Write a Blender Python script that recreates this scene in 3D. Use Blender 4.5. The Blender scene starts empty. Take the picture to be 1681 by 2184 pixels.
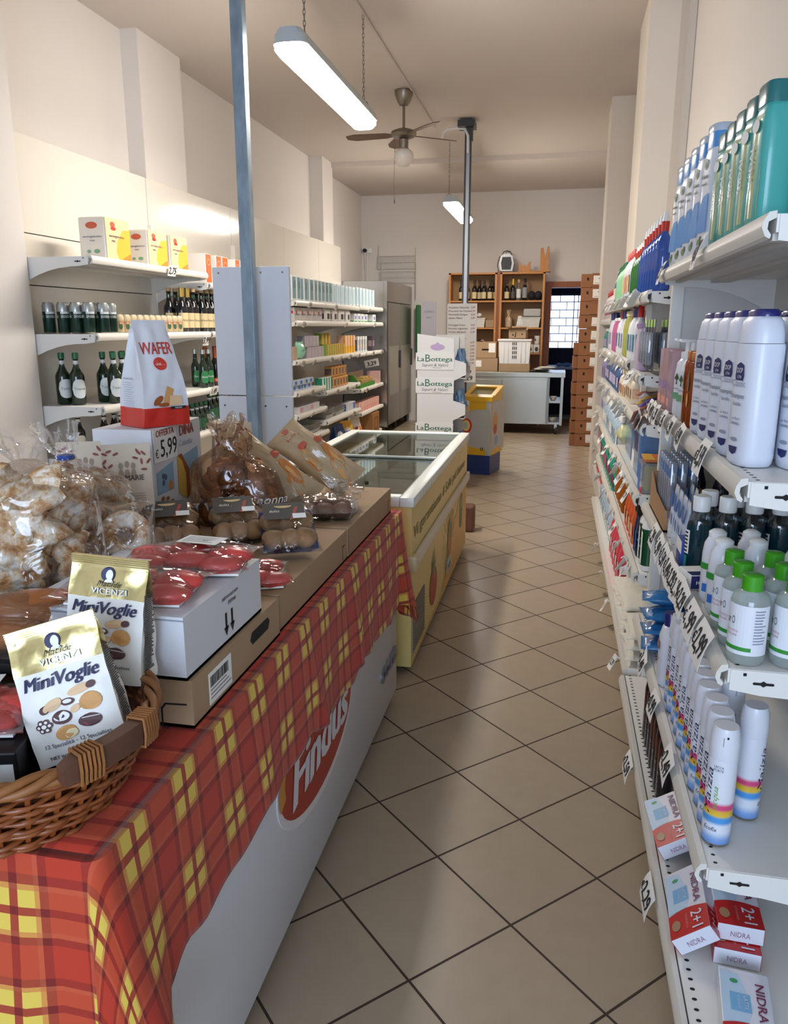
import bpy, bmesh, math, random
from math import pi, sin, cos, radians, sqrt, atan2
from mathutils import Vector as V, Matrix, Euler
random.seed(7)
SC = bpy.context.scene
COL = SC.collection
# ------------------------------------------------------------------ camera
cam_d = bpy.data.cameras.new('camera')
cam = bpy.data.objects.new('camera', cam_d); COL.objects.link(cam)
cam.location = (0, 0, 1.5)
cam.rotation_euler = (radians(90 - 13.48), 0, radians(11.76))
cam_d.sensor_fit = 'VERTICAL'; cam_d.sensor_height = 36; cam_d.lens = 27.30
cam_d.clip_start = .05; cam_d.clip_end = 60
SC.camera = cam
# ------------------------------------------------------------------ light and exposure
SC.view_settings.view_transform = 'Standard'; SC.view_settings.look = 'None'
SC.view_settings.gamma = 1; SC.view_settings.use_curve_mapping = False
SC.view_settings.exposure = 0.36
W = bpy.data.worlds.new('world'); SC.world = W; W.use_nodes = True
W.node_tree.nodes['Background'].inputs[0].default_value = (.55, .68, 1, 1)
W.node_tree.nodes['Background'].inputs[1].default_value = .6
try:
    SC.cycles.max_bounces = 7; SC.cycles.transparent_max_bounces = 24
    SC.cycles.diffuse_bounces = 4; SC.cycles.glossy_bounces = 4; SC.cycles.caustics_reflective = False; SC.cycles.caustics_refractive = False
    SC.cycles.sample_clamp_indirect = 4; SC.cycles.use_denoising = True
except Exception: pass
LAMP_E = 58; DAY_W = 132
def area(name, loc, rot, sx, sy, power, col, spread=pi):
    d = bpy.data.lights.new(name, 'AREA'); d.shape = 'RECTANGLE'; d.size = sx; d.size_y = sy
    d.energy = power; d.color = col; d.spread = spread
    o = bpy.data.objects.new(name, d); COL.objects.link(o); o.location = loc; o.rotation_euler = rot
    return o
# daylight through the shop front behind the camera
area('shopfront_daylight', (-.3, -2.9, 1.7), (radians(90), 0, radians(4)), 2.6, 2.1, DAY_W, (.60, .76, 1.0))
# ------------------------------------------------------------------ materials
def lin(c):
    if isinstance(c, str):
        c = c.lstrip('#'); c = [int(c[i:i+2], 16)/255 for i in (0, 2, 4)]
    return tuple((x/12.92 if x <= .04045 else ((x+.055)/1.055)**2.4) for x in c[:3])
MATS = {}
def mat(name, col='#ffffff', rough=.5, metal=0, spec=.5, emis=None, es=0, noise=0, nscale=20, bump=0, bscale=60, trans=0, coat=0, sss=0, stretch=None):
    if name in MATS: return MATS[name]
    m = bpy.data.materials.new(name); m.use_nodes = True; nt = m.node_tree; b = nt.nodes['Principled BSDF']
    c = lin(col); b.inputs['Base Color'].default_value = (*c, 1)
    b.inputs['Roughness'].default_value = rough; b.inputs['Metallic'].default_value = metal
    b.inputs['Specular IOR Level'].default_value = spec
    if trans: b.inputs['Transmission Weight'].default_value = trans
    if coat: b.inputs['Coat Weight'].default_value = coat; b.inputs['Coat Roughness'].default_value = .08
    if sss: b.inputs['Subsurface Weight'].default_value = sss; b.inputs['Subsurface Radius'].default_value = (.02, .01, .006)
    if emis: b.inputs['Emission Color'].default_value = (*lin(emis), 1); b.inputs['Emission Strength'].default_value = es
    if noise or bump:
        tc = nt.nodes.new('ShaderNodeTexCoord'); src = tc.outputs['Object']
        if stretch:
            mp = nt.nodes.new('ShaderNodeMapping'); mp.inputs['Scale'].default_value = stretch
            nt.links.new(src, mp.inputs[0]); src = mp.outputs[0]
    if noise:
        n = nt.nodes.new('ShaderNodeTexNoise'); n.inputs['Scale'].default_value = nscale; n.inputs['Detail'].default_value = 5
        nt.links.new(src, n.inputs['Vector'])
        mx = nt.nodes.new('ShaderNodeMix'); mx.data_type = 'RGBA'
        mx.inputs[6].default_value = (*[x*(1-noise) for x in c], 1); mx.inputs[7].default_value = (*[min(1, x*(1+noise)) for x in c], 1)
        nt.links.new(n.outputs[0], mx.inputs[0]); nt.links.new(mx.outputs[2], b.inputs['Base Color'])
    if bump:
        n2 = nt.nodes.new('ShaderNodeTexNoise'); n2.inputs['Scale'].default_value = bscale; n2.inputs['Detail'].default_value = 4
        nt.links.new(src, n2.inputs['Vector'])
        bp = nt.nodes.new('ShaderNodeBump'); bp.inputs['Strength'].default_value = bump; bp.inputs['Distance'].default_value = .01
        nt.links.new(n2.outputs[0], bp.inputs['Height']); nt.links.new(bp.outputs[0], b.inputs['Normal'])
    MATS[name] = m; return m
def film(name, tint='#ffffff', tr=.9, gloss=.06, rough=.08, bump=0, bscale=25, body=None, bodyw=0):
    """clear plastic film / glass: see-through with a glossy skin; body adds a milky or coloured share"""
    if name in MATS: return MATS[name]
    m = bpy.data.materials.new(name); m.use_nodes = True; nt = m.node_tree; N = nt.nodes; L = nt.links
    for n in list(N): N.remove(n)
    o = N.new('ShaderNodeOutputMaterial'); t = N.new('ShaderNodeBsdfTransparent'); g = N.new('ShaderNodeBsdfGlossy')
    c = lin(tint); t.inputs[0].default_value = (*[x*tr for x in c], 1); g.inputs['Roughness'].default_value = rough
    g.inputs[0].default_value = (1, 1, 1, 1)
    lw = N.new('ShaderNodeLayerWeight'); lw.inputs[0].default_value = .35
    ad = N.new('ShaderNodeMath'); ad.operation = 'MULTIPLY_ADD'; ad.inputs[1].default_value = .45; ad.inputs[2].default_value = gloss
    L.new(lw.outputs['Facing'], ad.inputs[0]) if False else L.new(lw.outputs['Fresnel'], ad.inputs[0])
    mx = N.new('ShaderNodeMixShader'); L.new(ad.outputs[0], mx.inputs[0]); L.new(t.outputs[0], mx.inputs[1]); L.new(g.outputs[0], mx.inputs[2])
    last = mx
    if bodyw:
        d = N.new('ShaderNodeBsdfDiffuse'); d.inputs[0].default_value = (*lin(body), 1)
        m2 = N.new('ShaderNodeMixShader'); m2.inputs[0].default_value = bodyw
        L.new(mx.outputs[0], m2.inputs[1]); L.new(d.outputs[0], m2.inputs[2]); last = m2
    if bump:
        tc = N.new('ShaderNodeTexCoord'); n2 = N.new('ShaderNodeTexNoise'); n2.inputs['Scale'].default_value = bscale; n2.inputs['Detail'].default_value = 2
        n2.inputs['Distortion'].default_value = 1.2
        L.new(tc.outputs['Object'], n2.inputs['Vector'])
        bp = N.new('ShaderNodeBump'); bp.inputs['Strength'].default_value = bump; bp.inputs['Distance'].default_value = .02
        L.new(n2.outputs[0], bp.inputs['Height']); L.new(bp.outputs[0], g.inputs['Normal']); L.new(bp.outputs[0], lw.inputs['Normal'])
    L.new(last.outputs[0], o.inputs[0])
    MATS[name] = m; return m
def nodes_mat(name):
    m = bpy.data.materials.new(name); m.use_nodes = True; MATS[name] = m
    return m, m.node_tree, m.node_tree.nodes, m.node_tree.links, m.node_tree.nodes['Principled BSDF']

# ------------------------------------------------------------------ mesh builder
_txt = {}
def text_geo(s, bold=0, shear=0):
    k = (s, bold, shear)
    if k not in _txt:
        c = bpy.data.curves.new('t', 'FONT'); c.body = s; c.size = 1; c.resolution_u = 2; c.offset = bold; c.shear = shear
        c.fill_mode = 'FRONT'
        o = bpy.data.objects.new('t', c); me = o.to_mesh()
        vs = [tuple(v.co[:2]) for v in me.vertices]; fs = [tuple(p.vertices) for p in me.polygons]
        o.to_mesh_clear(); bpy.data.objects.remove(o); bpy.data.curves.remove(c)
        x0 = min(v[0] for v in vs); x1 = max(v[0] for v in vs); y0 = min(v[1] for v in vs); y1 = max(v[1] for v in vs)
        _txt[k] = (vs, fs, x0, x1, y0, y1)
    return _txt[k]
class G:
    def __init__(s): s.v = []; s.f = []; s.fm = []; s.mats = []; s.T = Matrix(); s.uv = None
    def mi(s, m):
        if m not in s.mats: s.mats.append(m)
        return s.mats.index(m)
    def add(s, vs, fs, m):
        b = len(s.v); s.v += [tuple(s.T @ V(v)) for v in vs]; k = s.mi(m) if not isinstance(m, list) else None
        for i, f in enumerate(fs):
            s.f.append(tuple(b+j for j in f)); s.fm.append(k if k is not None else s.mi(m[i]))
        return s
    def b(s, x0, y0, z0, x1, y1, z1, m, bev=0):
        if bev:
            bm = bmesh.new(); r = bmesh.ops.create_cube(bm, size=1)
            for v in bm.verts: v.co = V(((x0+x1)/2+v.co.x*(x1-x0), (y0+y1)/2+v.co.y*(y1-y0), (z0+z1)/2+v.co.z*(z1-z0)))
            bmesh.ops.bevel(bm, geom=bm.edges[:], offset=bev, segments=2, profile=.5, affect='EDGES')
            bm.verts.index_update()
            vs = [tuple(v.co) for v in bm.verts]; fs = [tuple(v.index for v in f.verts) for f in bm.faces]; bm.free()
            return s.add(vs, fs, m)
        vs = [(x, y, z) for z in (z0, z1) for y in (y0, y1) for x in (x0, x1)]
        fs = [(0, 2, 3, 1), (4, 5, 7, 6), (0, 1, 5, 4), (2, 6, 7, 3), (0, 4, 6, 2), (1, 3, 7, 5)]
        return s.add(vs, fs, m)
    def lathe(s, prof, m, n=20, sx=1, sy=1, o=(0, 0, 0), sq=0, cap=True):
        """prof: (r, z) or (r, z, material for the band above); sq>0 squares the section"""
        vs = []; fs = []; ms = []
        for p in prof:
            for i in range(n):
                a = 2*pi*i/n; c_, s_ = cos(a), sin(a)
                if sq:
                    k = (abs(c_)**sq+abs(s_)**sq)**(-1/sq); c_ *= k; s_ *= k
                vs.append((o[0]+p[0]*c_*sx, o[1]+p[0]*s_*sy, o[2]+p[1]))
        cur = m
        for j in range(len(prof)-1):
            if len(prof[j]) > 2: cur = prof[j][2]
            for i in range(n):
                k = (i+1) % n; fs.append((j*n+i, j*n+k, (j+1)*n+k, (j+1)*n+i)); ms.append(cur)
        if cap:
            f0 = prof[0][2] if len(prof[0]) > 2 else m
            fs.append(tuple(reversed(range(n)))); ms.append(f0)
            fs.append(tuple((len(prof)-1)*n+i for i in range(n))); ms.append(cur)
        return s.add(vs, fs, ms)
    def tube(s, pts, r, m, n=8, closed=False, cap=True):
        pts = [V(p) for p in pts]; N = len(pts); vs = []; fs = []
        rr = r if isinstance(r, (list, tuple)) else [r]*N
        up = V((0, 0, 1)); prev = None
        for i, p in enumerate(pts):
            a = pts[(i-1) % N] if (i > 0 or closed) else p; b = pts[(i+1) % N] if (i < N-1 or closed) else p
            t = (b-a).normalized() if (b-a).length > 1e-9 else V((0, 0, 1))
            if prev is None:
                u = t.orthogonal().normalized()
            else:
                u = (prev - t*prev.dot(t))
                u = u.normalized() if u.length > 1e-6 else t.orthogonal().normalized()
            prev = u; w = t.cross(u)
            for k in range(n):
                q = 2*pi*k/n; vs.append(tuple(p+(u*cos(q)+w*sin(q))*rr[i]))
        for i in range(N if closed else N-1):
            j = (i+1) % N
            for k in range(n):
                l = (k+1) % n; fs.append((i*n+k, i*n+l, j*n+l, j*n+k))
        if cap and not closed: fs.append(tuple(reversed(range(n)))); fs.append(tuple((N-1)*n+k for k in range(n)))
        return s.add(vs, fs, m)
    def prism(s, poly, o, u, w, d, m, side=None):
        """2D poly on axes u,w from origin o, extruded by vector d"""
        o, u, w, d = V(o), V(u), V(w), V(d); n = len(poly)
        vs = [tuple(o+u*a+w*b) for a, b in poly]+[tuple(o+u*a+w*b+d) for a, b in poly]
        fs = [tuple(reversed(range(n))), tuple(range(n, 2*n))]+[(i, (i+1) % n, n+(i+1) % n, n+i) for i in range(n)]
        return s.add(vs, fs, [m, m]+[side or m]*n)
    def poly(s, poly, o, u, w, m):
        o, u, w = V(o), V(u), V(w)
        return s.add([tuple(o+u*a+w*b) for a, b in poly], [tuple(range(len(poly)))], m)
    def disc(s, o, u, w, ru, rw, m, n=20, a0=0, a1=2*pi):
        k = n if a1-a0 > 6.28 else n+1
        return s.poly([(ru*cos(a0+(a1-a0)*i/n), rw*sin(a0+(a1-a0)*i/n)) for i in range(k)], o, u, w, m)
    def text(s, t, o, u, w, h, m, al='c', bold=.01, shear=0, width=None):
        """lettering of cap height about h; o = baseline anchor"""
        vs, fs, x0, x1, y0, y1 = text_geo(t, 0, shear)
        o, u, w = V(o), V(u).normalized(), V(w).normalized(); k = h/.7; kx = k if not width else width/(x1-x0)
        ox = {'c': -(x0+x1)/2, 'l': -x0, 'r': -x1}[al]
        for e in ((-1, 0, 1) if bold > .011 else ((-.5, .5) if bold > .004 else (0,))):
            s.add([tuple(o+u*((a+ox+e*bold*1.3)*kx)+w*((b+e*bold*.3)*k)+u.cross(w)*((e+1)*.00012)) for a, b in vs], fs, m)
        return s
    def tcyl(s, t, c, r, a, z, h, m, vertical=False, bold=.01, shear=0, al='c', sx=1, sy=1, width=None):
        """lettering wrapped on an upright cylinder around c, centred at angle a"""
        vs, fs, x0, x1, y0, y1 = text_geo(t, 0, shear); k = h/.7; kx = k if not width else width/(x1-x0)
        ox = {'c': -(x0+x1)/2, 'l': -x0, 'r': -x1}[al]; out = []
        for x, y in vs:
            X = (x+ox)*kx; Y = y*k
            if vertical: X, Y = -Y, X
            q = a+X/r; out.append((c[0]+r*cos(q)*sx, c[1]+r*sin(q)*sy, z+Y))
        return s.add(out, fs, m)
    def pcyl(s, c, r, a0, a1, z0, z1, m, n=8, sx=1, sy=1, round_=0):
        vs = []; fs = []
        for i in range(n+1):
            q = a0+(a1-a0)*i/n
            e = abs(2*i/n-1)**4*round_*(z1-z0)
            vs += [(c[0]+r*cos(q)*sx, c[1]+r*sin(q)*sy, z0+e), (c[0]+r*cos(q)*sx, c[1]+r*sin(q)*sy, z1-e)]
        fs = [(2*i, 2*i+2, 2*i+3, 2*i+1) for i in range(n)]
        return s.add(vs, fs, m)
    def build(s, name, parent=None, loc=(0, 0, 0), rot=(0, 0, 0), smooth=None, label=None, mods=None):
        me = bpy.data.meshes.new(name); me.from_pydata(s.v, [], s.f)
        for m in s.mats: me.materials.append(m)
        me.polygons.foreach_set('material_index', s.fm)
        if smooth is not None:
            me.polygons.foreach_set('use_smooth', [True]*len(s.f)); me.set_sharp_from_angle(angle=radians(smooth))
        if s.uv:
            l = me.uv_layers.new(name='uv')
            for p in me.polygons:
                for li in p.loop_indices: l.data[li].uv = s.uv[me.loops[li].vertex_index]
        me.update()
        o = bpy.data.objects.new(name, me); COL.objects.link(o); o.location = loc; o.rotation_euler = rot
        if parent: o.parent = parent
        if label: o['label'] = label
        return o
def short(l):
    """keep a label within sixteen words by dropping articles"""
    import re
    n = lambda q: len(re.findall(r"[A-Za-z0-9']+", q))
    for a, b_ in ((' with a ', ' with '), (' with an ', ' with '), (' in the ', ' in '), (' of the ', ' of '), (' and a ', ' and '), (' on the ', ' on '), (' at the ', ' at '), (' right unit', ' unit')):
        if n(l) <= 16: break
        l = l.replace(a, b_)
    return l
def tag(o, label, cat, group=None, kind=None):
    o['label'] = short(label); o['category'] = cat
    if group: o['group'] = group
    if kind: o['kind'] = kind
    return o
def thing(name, label, cat, loc=(0, 0, 0), rz=0, group=None, rot=None):
    o = bpy.data.objects.new(name, None); COL.objects.link(o); o.empty_display_size = .05
    o.location = loc; o.rotation_euler = rot or (0, 0, rz)
    return tag(o, label, cat, group)
def struct(g, name, smooth=None, **k):
    o = g.build(name, smooth=smooth, **k); o['kind'] = 'structure'; return o
def copy_tree(o, parent=None):
    c = o.copy(); COL.objects.link(c)
    if parent: c.parent = parent
    for ch in list(o.children): copy_tree(ch, c)
    return c
_used = {}
def place(proto, loc, rz=0, label=None, group=None, sc=1, rot=None):
    """first call moves the prototype itself, later calls copy it with its parts"""
    k = proto.name
    o = proto if k not in _used else copy_tree(proto)
    _used[k] = 1
    o.location = loc; o.rotation_euler = rot or (0, 0, rz); o.scale = (sc, sc, sc) if not isinstance(sc, tuple) else sc
    if label: o['label'] = short(label)
    if group: o['group'] = group
    return o
ORD = ['first', 'second', 'third', 'fourth', 'fifth', 'sixth', 'seventh', 'eighth', 'ninth', 'tenth', 'eleventh', 'twelfth', 'thirteenth', 'fourteenth', 'fifteenth', 'sixteenth', 'seventeenth', 'eighteenth', 'nineteenth', 'twentieth', 'twenty-first', 'twenty-second']
def row(proto, pts, desc, where, group, rz=0, jr=.06, sc=1):
    """pts: list of positions from the nearest to the farthest"""
    n = len(pts)
    for i, p in enumerate(pts):
        w = 'nearest' if i == 0 else ('farthest' if i == n-1 and n > 2 else ORD[i]+'-nearest')
        place(proto, p, rz+random.uniform(-jr, jr), f'{w} {desc} {where}', group, sc=sc)
X, Y, Z = (1, 0, 0), (0, 1, 0), (0, 0, 1); NX, NY, NZ = (-1, 0, 0), (0, -1, 0), (0, 0, -1)
# common materials
WHITE = mat('white_paint_metal', '#e6e4de', .38)
WPLA = mat('white_plastic', '#eeeeec', .35)
DARK = mat('dark_hole', '#141414', .8)
INK = mat('black_ink', '#1b1a1c', .7)
PAPER = mat('white_paper', '#f2f1ec', .7)
STEEL = mat('brushed_steel', '#a9a7a0', .30, 1, noise=.10, nscale=3, stretch=(1, 1, .05))
RED = mat('red_print', '#c5281c', .45); GREEN = mat('green_print', '#2f8f34', .45)
NAVY = mat('navy_plastic', '#20245e', .35); BLUE = mat('blue_print', '#2d6fc0', .45)
CLEAR = film('clear_film', '#ffffff', .97, .045, .07, bump=.9, bscale=13)
CLEARS = film('clear_plastic', '#f4fbff', .90, .06, .06)
# ================================================================== SETTING
# floor tiles laid on the diagonal
m, nt, N, L, B = nodes_mat('floor_tile')
geo = N.new('ShaderNodeNewGeometry'); sp = N.new('ShaderNodeSeparateXYZ'); L.new(geo.outputs['Position'], sp.inputs[0])
def mth(op, a, b=None, c=None):
    n = N.new('ShaderNodeMath'); n.operation = op
    for i, x in enumerate((a, b, c)):
        if x is None: continue
        if isinstance(x, (int, float)): n.inputs[i].default_value = x
        else: L.new(x, n.inputs[i])
    return n.outputs[0]
D_ = .4497
us = []
for op, off in (('ADD', 1.670), ('SUBTRACT', -2.672)):
    s_ = mth(op, sp.outputs[0], sp.outputs[1])
    if op == 'SUBTRACT': off = -2.672
    us.append(mth('DIVIDE', mth('SUBTRACT', s_, off), D_))
ds = [mth('ABSOLUTE', mth('SUBTRACT', mth('FRACT', mth('ADD', u, .5)), .5)) for u in us]
gr = mth('LESS_THAN', mth('MINIMUM', ds[0], ds[1]), .0105)
ce = [mth('FLOOR', u) for u in us]
cb = N.new('ShaderNodeCombineXYZ'); L.new(ce[0], cb.inputs[0]); L.new(ce[1], cb.inputs[1])
wn = N.new('ShaderNodeTexWhiteNoise'); L.new(cb.outputs[0], wn.inputs['Vector'])
ns = N.new('ShaderNodeTexNoise'); ns.inputs['Scale'].default_value = 14; ns.inputs['Detail'].default_value = 6; L.new(geo.outputs['Position'], ns.inputs['Vector'])
ns2 = N.new('ShaderNodeTexNoise'); ns2.inputs['Scale'].default_value = 220; ns2.inputs['Detail'].default_value = 2; L.new(geo.outputs['Position'], ns2.inputs['Vector'])
fac = mth('MULTIPLY_ADD', wn.outputs[0], .3, mth('MULTIPLY_ADD', ns.outputs[0], .5, mth('MULTIPLY', ns2.outputs[0], .2)))
mx = N.new('ShaderNodeMix'); mx.data_type = 'RGBA'; L.new(fac, mx.inputs[0]); mx.inputs[6].default_value = (*lin('#96866f'), 1); mx.inputs[7].default_value = (*lin('#ae9d86'), 1)
m2 = N.new('ShaderNodeMix'); m2.data_type = 'RGBA'; L.new(gr, m2.inputs[0]); L.new(mx.outputs[2], m2.inputs[6]); m2.inputs[7].default_value = (*lin('#3a2a20'), 1)
L.new(m2.outputs[2], B.inputs['Base Color'])
L.new(mth('MULTIPLY_ADD', gr, .5, .30), B.inputs['Roughness'])
bp = N.new('ShaderNodeBump'); bp.inputs['Strength'].default_value = .35; bp.inputs['Distance'].default_value = .003; L.new(mth('SUBTRACT', 1.0, gr), bp.inputs['Height']); L.new(bp.outputs[0], B.inputs['Normal'])
TILE = m
WALLM = mat('wall_paint', '#e2dcd5', .85, noise=.02, nscale=1.5, bump=.08, bscale=120)
CEILM = mat('ceiling_paint', '#d2c8bf', .9, noise=.02, nscale=1.2)
WARMW = mat('panel_cream', '#e5dfd3', .13)
FX0, FX1 = -3.14, .74
g = G(); g.b(-3.3, -3.2, -.1, .95, 12.7, 0, TILE); struct(g, 'floor')
g = G(); g.b(-.7, 12.7, -.1, 1.2, 15, 0, TILE); struct(g, 'floor_store_room')
g = G(); g.b(-3.3, -3.2, 3.52, .95, 12.7, 3.62, CEILM)
g.b(-3.12, 10.25, 3.46, .57, 12.5, 3.52, CEILM)
struct(g, 'ceiling')
# left wall: recessed field, nearer face and two pilasters
g = G(); g.b(-3.3, -3.2, 0, -3.12, 12.7, 3.52, WALLM)
g.b(-3.12, -3.2, 0, -2.86, 3.93, 3.52, WALLM)
g.b(-3.12, 5.55, 0, -2.99, 6.2, 3.52, WALLM)
g.b(-3.12, 9.85, 0, -2.95, 10.3, 3.52, WALLM)
struct(g, 'wall_left')
# panelled shelf backing along the left wall, up to 2.52 m
g = G()
ys = [3.95, 5.42, 6.9, 8.3, 9.55, 10.56]
for i in range(5):
    g.b(-3.0 if i not in () else -3, ys[i]+.003, .02, -2.93, ys[i+1]-.003, 1.72, WARMW)
    g.b(-3.0, ys[i]+.003, 2.12 if False else 1.726, -2.93, ys[i+1]-.003, 2.0, WARMW)
    g.b(-3.0, ys[i]+.003, 2.006, -2.93, ys[i+1]-.003, 2.52, WARMW)
bk = g.build('shelving_back_panels'); tag(bk, 'glossy cream back panels of the wall shelving along the left wall', 'panel')
# right wall with two columns
g = G(); g.b(.74, -3.2, 0, .95, 12.7, 3.52, WALLM)
g.b(.57, 8.3, 0, .74, 12.5, 3.52, WALLM)
struct(g, 'wall_right')
colm = mat('column_paint', '#e2d8cb', .8)
g = G(); g.prism([(.455, 5.62), (.64, 5.62), (.69, 5.66), (.738, 5.66), (.738, 6.3), (.455, 6.3)], (0, 0, 0), X, Y, (0, 0, 3.52), colm); struct(g, 'wall_column_near')
g = G(); g.b(.37, 7.95, 0, .735, 8.5, 3.52, colm); struct(g, 'wall_column_far')
# rear wall with the doorway
g = G(); g.b(-3.12, 12.5, 0, -.16, 12.7, 3.52, WALLM); g.b(.42, 12.5, 0, .74, 12.7, 3.52, WALLM); g.b(-.16, 12.5, 2.08, .42, 12.7, 3.52, WALLM)
struct(g, 'wall_rear')
# shop-front wall behind the camera: a frame round its glazing
g = G(); g.b(-3.12, -3.2, 0, -1.7, -3.05, 3.52, WALLM); g.b(-1.7, -3.2, 2.95, .74, -3.05, 3.52, WALLM); g.b(-1.7, -3.2, 0, .74, -3.05, .55, WALLM)
struct(g, 'wall_front')
WOOD = mat('orange_pine', '#c48645', .5, noise=.25, nscale=6, stretch=(8, 8, .6))
WOODD = mat('door_frame_wood', '#8f5128', .5, noise=.2, nscale=6, stretch=(8, 8, .6))
g = G(); g.b(-.235, 12.44, 0, -.155, 12.72, 2.15, WOODD); g.b(.40, 12.44, 0, .48, 12.72, 2.15, WOODD); g.b(-.155, 12.44, 2.065, .40, 12.72, 2.15, WOODD)
struct(g, 'door_1')
# store room
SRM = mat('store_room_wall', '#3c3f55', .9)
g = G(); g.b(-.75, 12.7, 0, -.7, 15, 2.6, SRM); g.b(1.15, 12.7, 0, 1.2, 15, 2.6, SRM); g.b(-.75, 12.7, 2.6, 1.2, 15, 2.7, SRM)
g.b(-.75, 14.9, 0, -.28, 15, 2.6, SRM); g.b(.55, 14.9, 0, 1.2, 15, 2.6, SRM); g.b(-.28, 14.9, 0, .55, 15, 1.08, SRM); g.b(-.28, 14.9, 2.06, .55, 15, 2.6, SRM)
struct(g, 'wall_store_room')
SKY = mat('bright_sky', '#ffffff', 1, emis='#cfdfff', es=2.1)
g = G(); g.b(-1.2, 15.6, .6, 1.6, 15.62, 2.6, SKY); o = g.build('sky_backdrop'); o['kind'] = 'structure'
IRON = mat('dark_iron', '#20263a', .5, .3)
g = G()
g.b(-.28, 14.86, 1.08, .55, 14.9, 1.11, IRON); g.b(-.28, 14.86, 2.03, .55, 14.9, 2.06, IRON); g.b(-.28, 14.86, 1.08, -.25, 14.9, 2.06, IRON); g.b(.52, 14.86, 1.08, .55, 14.9, 2.06, IRON)
zz = [1.08+i*.14 for i in range(8)]
for i in range(1, 7): g.b(-.28, 14.85, zz[i]-.007, .55, 14.87, zz[i]+.007, IRON)
for i in range(7):
    for k in ((-.17, .1, .43) if i % 2 else (-.02, .30)): g.b(k-.006, 14.85, zz[i], k+.006, 14.87, zz[i+1], IRON)
g.b(.22, 14.88, 1.08, .235, 14.9, 2.06, mat('curtain_blue', '#8fa0d8', .8)); g.b(.3, 14.88, 1.08, .31, 14.9, 2.06, MATS['curtain_blue'])
struct(g, 'window_1')
g = G(); g.b(-.5, 13.3, .80, .75, 14.0, .84, mat('blue_table_top', '#7d8bb5', .5)); 
for x in (-.45, .7):
    for y in (13.35, 13.95): g.b(x-.02, y-.02, 0, x+.02, y+.02, .8, IRON)
o = g.build('store_room_table'); tag(o, 'dim table in the store room seen below the barred window', 'table')
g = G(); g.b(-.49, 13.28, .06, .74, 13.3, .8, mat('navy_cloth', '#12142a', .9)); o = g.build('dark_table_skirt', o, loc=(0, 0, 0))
# trims
g = G(); g.tube([(-1.375, -1, 3.512), (-1.375, 8.7, 3.512)], .009, CEILM, 6); struct(g, 'trim_1')
g = G(); g.b(.09, 12.48, 0, .1, 12.5, .01, WALLM)
# ================================================================== CEILING FITTINGS
HOUS = mat('grey_lamp_housing', '#b9c0c2', .5)
DIFF = mat('lit_diffuser', '#ffffff', .4, emis='#fff6ec', es=LAMP_E)
CHAIN = mat('chain_metal', '#8d8a84', .4, .8)
def chain(x, y, z0, z1):
    g = G(); n = int((z1-z0)/.026)
    for i in range(n):
        z = z0+(z1-z0)*(i+.5)/n; dx, dy = ((.007, 0) if i % 2 else (0, .007))
        g.tube([(x+dx*cos(a)*1, y+dy*cos(a), z+.019*sin(a)) for a in [k*pi/4 for k in range(8)]], .0022, CHAIN, 4, closed=True)
    return g
def hanging_lamp(label, x, y0, y1, zb, chains):
    t = thing('hanging_lamp', label, 'ceiling light', (0, 0, 0), group=None)
    w = .085; pr = [(-w, .045), (-w, .02), (-w*.8, 0), (w*.8, 0), (w, .02), (w, .045)]
    def rounded(g, z0, z1, wd, m, ins=0):
        P = []
        for cx, cy, a0 in ((x+wd-.05, y1-.05, 0), (x-wd+.05, y1-.05, pi/2), (x-wd+.05, y0+.05, pi), (x+wd-.05, y0+.05, 1.5*pi)):
            for k in range(5): P.append((cx+.05*cos(a0+k*pi/8), cy+.05*sin(a0+k*pi/8)))
        n = len(P); cx, cy = x, (y0+y1)/2
        def sc(p, e): return (cx+(p[0]-cx)*(1-e/wd), cy+(p[1]-cy)*(1-e/((y1-y0)/2)))
        vs = [(*sc(p, ins), z0) for p in P]+[(*P[i], (z0+z1)/2) for i in range(n)]+[(*P[i], z1) for i in range(n)]
        fs = [tuple(reversed(range(n))), tuple(range(2*n, 3*n))]+[(i+k*n, (i+1) % n+k*n, (i+1) % n+(k+1)*n, i+(k+1)*n) for k in (0, 1) for i in range(n)]
        g.add(vs, fs, m)
    g = G(); rounded(g, zb, zb+.05, w, DIFF, .02); g.build('diffuser', t, label='glowing white diffuser')
    g = G(); rounded(g, zb+.05, zb+.062, w+.006, HOUS)
    g2 = G(); vs = []
    rounded(g, zb+.062, zb+.12, w, HOUS)
    g.v = [(vx if vz < zb+.11 else x+(vx-x)*.72, vy, vz) for vx, vy, vz in g.v]
    g.build('housing', t)
    for cx, cy, zt in chains:
        chain(cx, cy, zb+.13, 3.5).build('chain', t)
        g = G(); g.tube([(cx-.03, cy, zb+.11), (cx-.025, cy, zb+.14), (cx, cy, zb+.152), (cx+.025, cy, zb+.14), (cx+.03, cy, zb+.11)], .003, CHAIN, 6); g.build('hanger', t)
    return t
hanging_lamp('long lit fluorescent lamp on chains, nearest the viewer', -1.40, 4.12, 5.75, 2.83, [(-1.40, 4.40, 0), (-1.375, 5.6, 0)])
hanging_lamp('smaller-looking lit fluorescent lamp on chains near the rear wall', -1.27, 9.2, 10.75, 2.80, [(-1.30, 9.3, 0), (-1.28, 10.6, 0)])
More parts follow.
